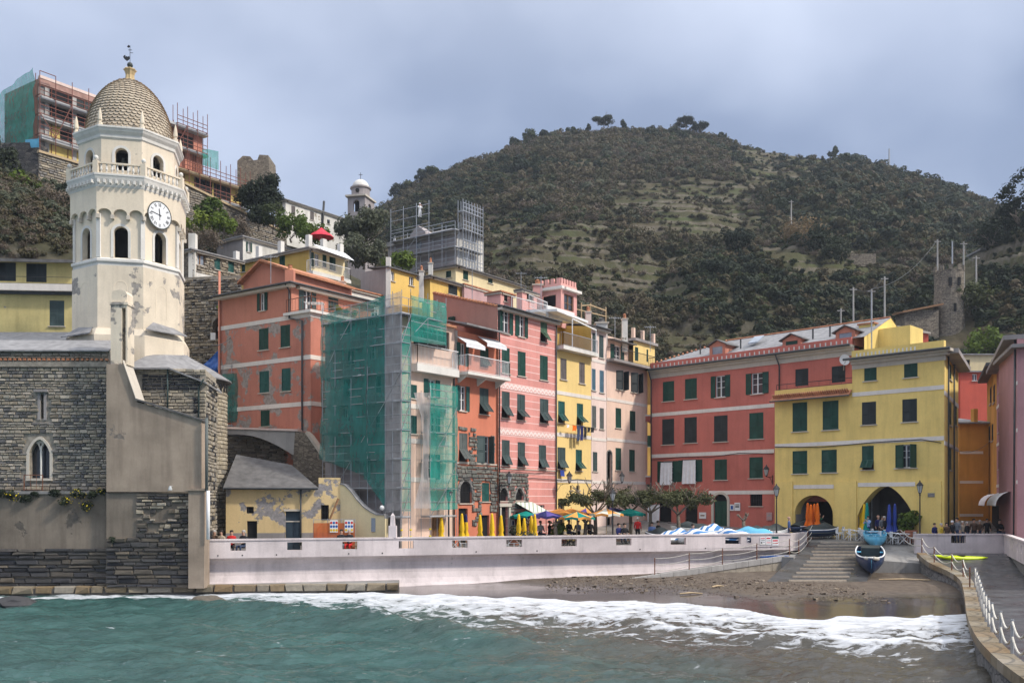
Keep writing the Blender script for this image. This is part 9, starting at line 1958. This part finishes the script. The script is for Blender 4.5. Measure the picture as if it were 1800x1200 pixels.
def boat(label,p,L,W,H,rz,mats,cover=None,tilt=0.0,name='boat',inner='boat_sky'):
 t=thing(name,label,'boat',p,None,rz);t.rotation_euler=(tilt,0,rz);mb=MB();vs,ring,n=hull(mb,L,W,H);me=mk_mesh('hull',mb,[mats[0],mats[0]]);o=bpy.data.objects.new('hull',me);COL.objects.link(o);o.parent=t;so=o.modifiers.new('thick','SOLIDIFY');so.thickness=.04
 for f_ in me.polygons:f_.use_smooth=True
 q=MB();q.tube([Vector(vs[i*ring])+Vector((0,0,.02))for i in range(n+1)]+[Vector(vs[i*ring+ring-1])+Vector((0,0,.02))for i in range(n,-1,-1)],.045,6);o=bpy.data.objects.new('gunwale',mk_mesh('gunwale',q,mats[1]));COL.objects.link(o);o.parent=t
 for u in(.25,.5,.72):
  i=int(u*n);a,b=Vector(vs[i*ring]),Vector(vs[i*ring+ring-1]);q=MB();q.box(a.x+.03,b.x-.03,a.y-.13,a.y+.13,a.z-.16,a.z-.12);o=bpy.data.objects.new('thwart',mk_mesh('thwart',q,inner));COL.objects.link(o);o.parent=t
 q=MB();i0,i1=1,n-2;fl=[]
 for i in range(i0,i1):a,b,c,d=[Vector(vs[k])for k in(i*ring+2,i*ring+ring-3,(i+1)*ring+ring-3,(i+1)*ring+2)];q.add([a+Vector((0,0,.05)),b+Vector((0,0,.05)),c+Vector((0,0,.05)),d+Vector((0,0,.05))],[(0,1,2,3)])
 o=bpy.data.objects.new('floor',mk_mesh('floor',q,inner));COL.objects.link(o);o.parent=t
 if cover:
  q=MB();vv=[];
  for i in range(n+1):
   a,b=Vector(vs[i*ring]),Vector(vs[i*ring+ring-1]);hgt=.45*math.sin(math.pi*min(1,(i+.5)/n))*(1+.22*math.sin(i*.9))+.05
   for j in range(7):u=j/6;c=a.lerp(b,u);c.x*=1.08;c.z+=hgt*math.sin(math.pi*u)+(-.22 if j in(0,6)else 0.03);vv.append(c)
  q.add(vv,[(i*7+j,i*7+j+1,(i+1)*7+j+1,(i+1)*7+j)for i in range(n)for j in range(6)]);me=mk_mesh('cover',q,cover);o=bpy.data.objects.new('cover',me);COL.objects.link(o);o.parent=t
  for f_ in me.polygons:f_.use_smooth=True
 return t
def slz(Y):return lerp(.40,pz(66),(Y-54.2)/(66-54.2))
tb=boat('dark blue wooden boat with white rim hauled up slipway',(PX(1528,61),61,slz(61)+.05),5.0,1.75,.8,R(160),['boat_blue','white_paint'],tilt=R(-9.5))
tb2=boat('light blue open boat right behind the dark blue one',(PX(1537,66.4),66.4,slz(66.4)+.15),3.6,1.5,.6,R(160),['boat_sky','boat_sky'],tilt=R(-9),inner='boat_sky')
q=MB();q.box(-.55,.55,2.1,3.0,.75,1.35);o=bpy.data.objects.new('engine_cover',mk_mesh('engine_cover',q,'tarp_dark'));COL.objects.link(o);o.parent=tb
q=MB();q.tube([(-.4,4.6,1.0),(-.15,4.9,1.12),(.2,4.7,1.05),(.35,4.3,.98)],.11,8);o=bpy.data.objects.new('fender',mk_mesh('fender',q,'rope'));COL.objects.link(o);o.parent=tb
BT=[(1160,64.5,.2,'stripe_cloth','striped blue white covered boat left of tree trunk'),(1196,65,-.3,'tarp_dark','boat under dark tarp behind the rightmost evergreen'),(1225,68,.3,'stripe_cloth','striped covered boat in back row behind dark tarp'),(1262,64.2,.25,'stripe_cloth','striped covered boat in the front row left of bare pollard'),(1290,66.5,0,'tarp_dark','boat under dark tarp behind bare pollard'),(1316,64.2,-.25,'stripe_cloth','striped covered boat in front row right of bare pollard'),(1328,68,.1,'tarp_dark','boat under dark tarp before barred red palazzo window'),(1352,66,.3,'boat_sky','boat with light blue cover by the green lamp'),(1408,69,-.1,'tarp_dark','boat under black tarp by the small arch'),(1245,70,.1,'tarp_dark','boat under dark tarp in front of the arched door'),(1390,72,.2,'tarp_dark','boat under black tarp close to yellow pilaster'),(1450,72.5,-.3,'tarp_dark','small covered boat behind the green coat waiter')]
for i,(px,Y,rz,cv_,lab)in enumerate(BT):boat(lab,(PX(px,Y),Y-1,pz(Y)+.15),3.0,1.3,.45,rz+(math.pi/2.6 if i%2 else-math.pi/2.8),['boat_blue' if i%3 else 'white_paint','white_paint'],cv_,name='covered_boat')
ky=thing('kayak','lime green kayak lying on the right quay','kayak',(PX(1688,58.5),58.5,1.75));q=MB();n_=20;vs=[]
for i in range(n_+1):
 u=i/n_;r_=.30*math.sin(math.pi*u)**.6+.004;
 for k in range(8):a=2*math.pi*k/8;vs.append((PX(1688,58.5)+(u-.5)*3.9,58.5+r_*math.cos(a)+(u-.5)*.5,1.80+r_*.62*math.sin(a)+.14*(2*u-1)**2-.18*(u-.5)))
q.add(vs,[(i*8+k,(i+1)*8+k,(i+1)*8+(k+1)%8,i*8+(k+1)%8)for i in range(n_)for k in range(8)]);q.build('hull','kayak',ky,smooth=True);q=MB();q.lathe([(.0,0),(.22,0),(.26,.05),(.22,.06),(0,.03)],(PX(1690,58.5),58.5,1.97),12);q.build('cockpit_rim','black_cloth',ky)
pb_=thing('paddle_board','blue board lying on the walkway ramp','board',WALL.pt(WALL.t(1345),1.0,wz(WALL.t(1345))));q=MB();t_=WALL.t(1345);z=wz(t_)-.05;pts_=[WALL.pt(t_+1.1*math.cos(a),1.2+.32*math.sin(a),z)for a in[k*math.pi/10 for k in range(20)]];q.add(pts_+[p+Vector((0,0,.1))for p in pts_],[tuple(range(20,40))]+[(k,(k+1)%20,20+(k+1)%20,20+k)for k in range(20)]);q.build('deck','tarp_blue',pb_);q=MB();p=WALL.pt(t_,1.2,z+.1);q.bar(p,p+Vector((0,0,.04)),.05);q.build('fin_box','white_paint',pb_)
# post and rope fences
def rope_fence(label,pts,h=1.0,sag=.14,levels=(1.0,.62,.25),r=.022,prad=.035,group=None,pm='rust'):
 t=thing('rope_fence',label,'fence',pts[0],group)
 for p in pts:q=MB();q.tube([p,p+Vector((0,0,h+.05))],prad,6);q.build('post',pm,t)
 for k,(a,b)in enumerate(zip(pts,pts[1:])):
  for lv in levels:
   q=MB();q.tube([a.lerp(b,i/8)+Vector((0,0,h*lv-sag*4*(i/8)*(1-i/8)))for i in range(9)],r,5);q.build('rope','rope',t,smooth=True)
pts_=[]
for x in(1131,1190,1247,1306,1362):t_=WALL.t(x);pts_.append(WALL.pt(t_,1.82,wz(t_)+.05))
e_=Vector((PX(1404,62.5),62.5,1.75));pts_+=[e_,Vector((PX(1420,65),65,2.3)),Vector((PX(1428,68),68,pz(68)))]
rope_fence('rusty posts and pale ropes along the walkway ramp',pts_,1.05,.10)
pq=[Vector((PX(1545,67.5),67.5,pz(67.5))),Vector((PX(1582,65.5),65.5,2.45))]
idx=[0,4,8,11,14];pq+=[ep2[i]+inward(i)*.3 for i in idx]
rope_fence('posts and sagging ropes from slipway to the kayak quay',pq,1.0,.28,(1.0,.55),.03)
pq2=[]
acc_=0;last=None
for i in range(14,len(ep2)):
 p=ep2[i]+inward(i)*.55
 if last is None or(p-last).length>1.35:pq2.append(p);last=p
rope_fence('grey posts with heavy sagging ropes along curved quay',pq2,1.0,.35,(1.0,.55),.035,.05,pm='steel')
fg=[P(1645,1205,18.5)-Vector((0,0,.35)),P(1790,1230,17)-Vector((0,0,.4))]
for i,(x0,x1)in enumerate(((1744,1757),(1762,1782))):
 a,b=RS.t(x0),RS.t(x1);aw=thing('round_awning',('farther' if i==0 else 'nearer')+' white rounded shop awning on the right street house','awning',RS.pt((a+b)/2,0,RS.z(b,890)));z=RS.z((a+b)/2,888);q=MB();vs=[RS.pt(lerp(a,b,k/8),1.1*math.cos(j*math.pi/10),z+1.0*math.sin(j*math.pi/10))for j in range(6)for k in range(9)];q.add(vs,[(j*9+k,j*9+k+1,(j+1)*9+k+1,(j+1)*9+k)for j in range(5)for k in range(8)]);q.build('canopy','white_cloth',aw,smooth=True);q=MB();q.bar(RS.pt(a,1.1,z),RS.pt(b,1.1,z),.05);q.build('front_bar','steel',aw);q=MB();RS.obox(q,a+.3,b-.3,.01,.05,pz(64),z);q.build('shopfront','dark_void',aw)
# laundry, banner, posters, notices
ld=thing('laundry_line','washing line with dark trousers and orange cloth','laundry',ROW.pt(ROW.t(990),.5,ROW.z(ROW.t(990),750)));q=MB();ta,tb_=ROW.t(981),ROW.t(1036);z=ROW.z(ROW.t(1008),749);q.bar(ROW.pt(ta,.6,z+.05),ROW.pt(tb_,.6,z-.05),.015);q.bar(ROW.pt(ta+.1,0,z),ROW.pt(ta+.1,.62,z+.05),.03);q.bar(ROW.pt(tb_-.1,0,z-.1),ROW.pt(tb_-.1,.62,z-.04),.03);q.build('line','iron',ld)
for x0,x1,ln,m_ in((985,989,.25,'white_cloth'),(995,1002,.45,'orange_cloth'),(1003,1008,1.25,'denim'),(1009,1014,1.2,'navy'),(1015,1020,.9,'black_cloth'),(1021,1026,.45,'black_cloth'),(1027,1033,.42,'black_cloth')):
 a,b=ROW.t(x0),ROW.t(x1);q=MB();vs=[]
 for j in range(5):
  for k in range(5):u,v=k/4,j/4;vs.append(ROW.pt(lerp(a,b,u),.6+.05*math.sin(u*7+v*3),z-v*ln*(1+.05*math.sin(u*9))))
 q.add(vs,[(j*5+k,j*5+k+1,(j+1)*5+k+1,(j+1)*5+k)for j in range(4)for k in range(4)]);q.build('garment',m_,ld,smooth=True)
wc=thing('blue_cloth','blue cloth hanging under a window of the yellow house','laundry',ROW.pt(ROW.t(984),.3,ROW.z(ROW.t(984),836)));a,b=ROW.t(981),ROW.t(988);q=MB();zc_=ROW.z(a,826);q.add([ROW.pt(a,.2,zc_),ROW.pt(b,.2,zc_),ROW.pt(b,.26,zc_-.5),ROW.pt(a,.26,zc_-.48),ROW.pt(a,.02,zc_),ROW.pt(b,.02,zc_)],[(0,3,2,1),(4,0,1,5)]);q.build('cloth','blue_cloth',wc)
bn=thing('white_banner','tall white cloth banner hanging at the red palazzo shop','banner',LL.pt(LL.t(1163),.4,PIA));netq=MB();a,b=LL.t(1153),LL.t(1173);vs=[]
for j in range(7):
 for k in range(7):u,v=k/6,j/6;vs.append(LL.pt(lerp(a,b,u),1.2+.06*math.sin(u*8+v*2),lerp(PIA+.3,LL.z(a,886),v)))
netq.add(vs,[(j*7+k,j*7+k+1,(j+1)*7+k+1,(j+1)*7+k)for j in range(6)for k in range(6)]);netq.build('cloth','white_cloth',bn,smooth=True);q=MB();q.bar(LL.pt(a,1.2,LL.z(a,886)),LL.pt(b,1.2,LL.z(a,886)),.04);q.bar(LL.pt(a,0,LL.z(a,886)),LL.pt(a,1.2,LL.z(a,886)),.03);q.build('rod','iron',bn)
def sign(label,fac,x0,x1,y0,y1,d,marks,mat='white_paint',name='sign'):
 t=thing(name,label,'sign',fac.pt(fac.t(x0),d,fac.z(fac.t(x0),y1)));a,b,c,e_=winpx(fac,x0,x1,y0,y1);q=MB();fac.obox(q,a,b,d-.03,d,c,e_);q.build('board',mat,t)
 for(u0,u1,v0,v1,m_)in marks:q=MB();fac.obox(q,lerp(a,b,u0),lerp(a,b,u1),d-.01,d+.006,lerp(c,e_,v0),lerp(c,e_,v1));q.build('print',m_,t)
sign('white poster with red lines on sea wall by ramp',WALL,1336,1345,944,957,.03,((.1,.9,.8,.92,'crimson'),(.1,.9,.55,.62,'iron'),(.1,.4,.2,.4,'iron'),(.5,.9,.3,.36,'iron')),name='poster');sign('white poster with red heading next to it on sea wall',WALL,1346,1355,943,957,.03,((.1,.9,.75,.9,'crimson'),(.1,.9,.5,.56,'iron'),(.1,.9,.25,.32,'crimson')),name='poster');sign('poster with green heading on the sea wall end',WALL,1357,1368,942,958,.03,((.0,1,.72,1,'sh_teal'),(.1,.9,.45,.6,'crimson'),(.1,.9,.2,.3,'crimson')),name='poster')
sign('blue pictogram sign right of the arched red palazzo door',LL,1284,1291,886,897,.1,((.2,.8,.2,.8,'tarp_blue'),));sign('white notice next to the pictogram sign on red palazzo',LL,1292,1302,883,897,.1,((.15,.85,.7,.8,'iron'),(.15,.85,.4,.6,'sh_grey')));sign('white menu board left of the arched door',LL,1230,1242,900,911,.1,((.2,.8,.4,.6,'wood'),));sign('pale notice panel at right end of red palazzo',LL,1348,1358,900,914,.08,((.2,.8,.5,.7,'steel'),),'pl_mauve')
sign('oval cafe sign on the pink house wall',ROW,896.5,902,912,925,.15,((.2,.8,.2,.8,'navy'),),name='cafe_sign')
# awning lettering as a thin brush-script line
# poles and wires on the hill
def pole(label,px,Y,y0,y1,r=.13,mat='concrete_pale',cross=True,name='utility_pole'):
 p0,p1=P(px,y0,Y),P(px,y1,Y);g=ground(p0.x,Y);p0.z=min(p0.z,g);t=thing(name,label,'pole',p0);q=MB();q.tube([p0,p1],[r*1.2,r*.8],7);q.build('shaft',mat,t)
 if cross:q=MB();q.bar(p1-Vector((.5,0,.3)),p1+Vector((.5,0,-.3)),.1);q.build('crossarm',mat,t)
 return p1
tops={}
for nm,(px,Y,y0,y1,lab)in{'a':(1648,136,478,421,'tall pale utility pole left of watch tower top'),'b':(1555,126,540,486,'pale utility pole above yellow palazzo ridge'),'c':(1500,124,558,505,'pale utility pole left of the yellow chimney'),'d':(1532,118,580,508,'pale pole rising right behind the yellow chimney'),'e':(1478,122,575,542,'short pale pole above red palazzo roof end'),'f':(1694,134,470,425,'pale utility pole right of watch tower'),'g':(1716,128,505,450,'pale utility pole above cream street house'),'h':(1360,150,530,506,'small pole in scrub above the red roof'),'i':(1261,160,490,470,'small pole in scrub left of farmhouse'),'k':(1391,186,425,352,'tall grey pylon on the middle spur')}.items():tops[nm]=pole(lab,px,Y,y0,y1)
pole('thin mast on the right hill skyline',1563,334,300,262,.35,'steel',False,'mast');pole('thin grey mast beside watch tower',1674,130,480,424,.12,'steel',False,'mast');pole('tall aerial pole on yellow palazzo roof',1532,70,575,513,.06,'steel',False,'mast')
def wire(label,a,b,sag=2.0,r=.03):q=MB();q.tube([a.lerp(b,i/14)-Vector((0,0,sag*4*(i/14)*(1-i/14)))for i in range(15)],r,4);tag(q.build('overhead_wire','gutter',base=a),label,'wire')
wire('overhead wire from tall pole down to chimney pole',tops['a'],tops['d'],1.5,.035);wire('overhead wire between palazzo ridge poles',tops['b'],tops['c'],1.2);wire('overhead wire from pylon down the spur',tops['k'],tops['h'],6);wire('overhead wire sagging right of the watch tower',tops['f'],tops['g'],1.5)
wire('cable strung from church to the cave wall',SFc.pt(.5,.2,EYE+(HY-610)/F*56),P(410,588,74),.3,.025);wire('cable across the main street',MS.pt(1.6,.2,MS.z(1.6,786)),RS.pt(8,.2,RS.z(8,775)),.6,.02)
# thin sea haze
mb=MB();mb.box(-700,700,-60,640,-3,180);hz_o=mb.build('haze','white_paint');hz_o.data.materials.clear()
hm=bpy.data.materials.new('haze');hm.use_nodes=True;hn=hm.node_tree;hn.nodes.clear();ho=hn.nodes.new('ShaderNodeOutputMaterial');hv=hn.nodes.new('ShaderNodeVolumePrincipled');hv.inputs['Density'].default_value=0.00024;hv.inputs['Color'].default_value=(0.8,0.88,1.0,1);hv.inputs['Anisotropy'].default_value=0.2;hn.links.new(hv.outputs[0],ho.inputs['Volume']);hz_o.data.materials.append(hm);tag(hz_o,kind='stuff')
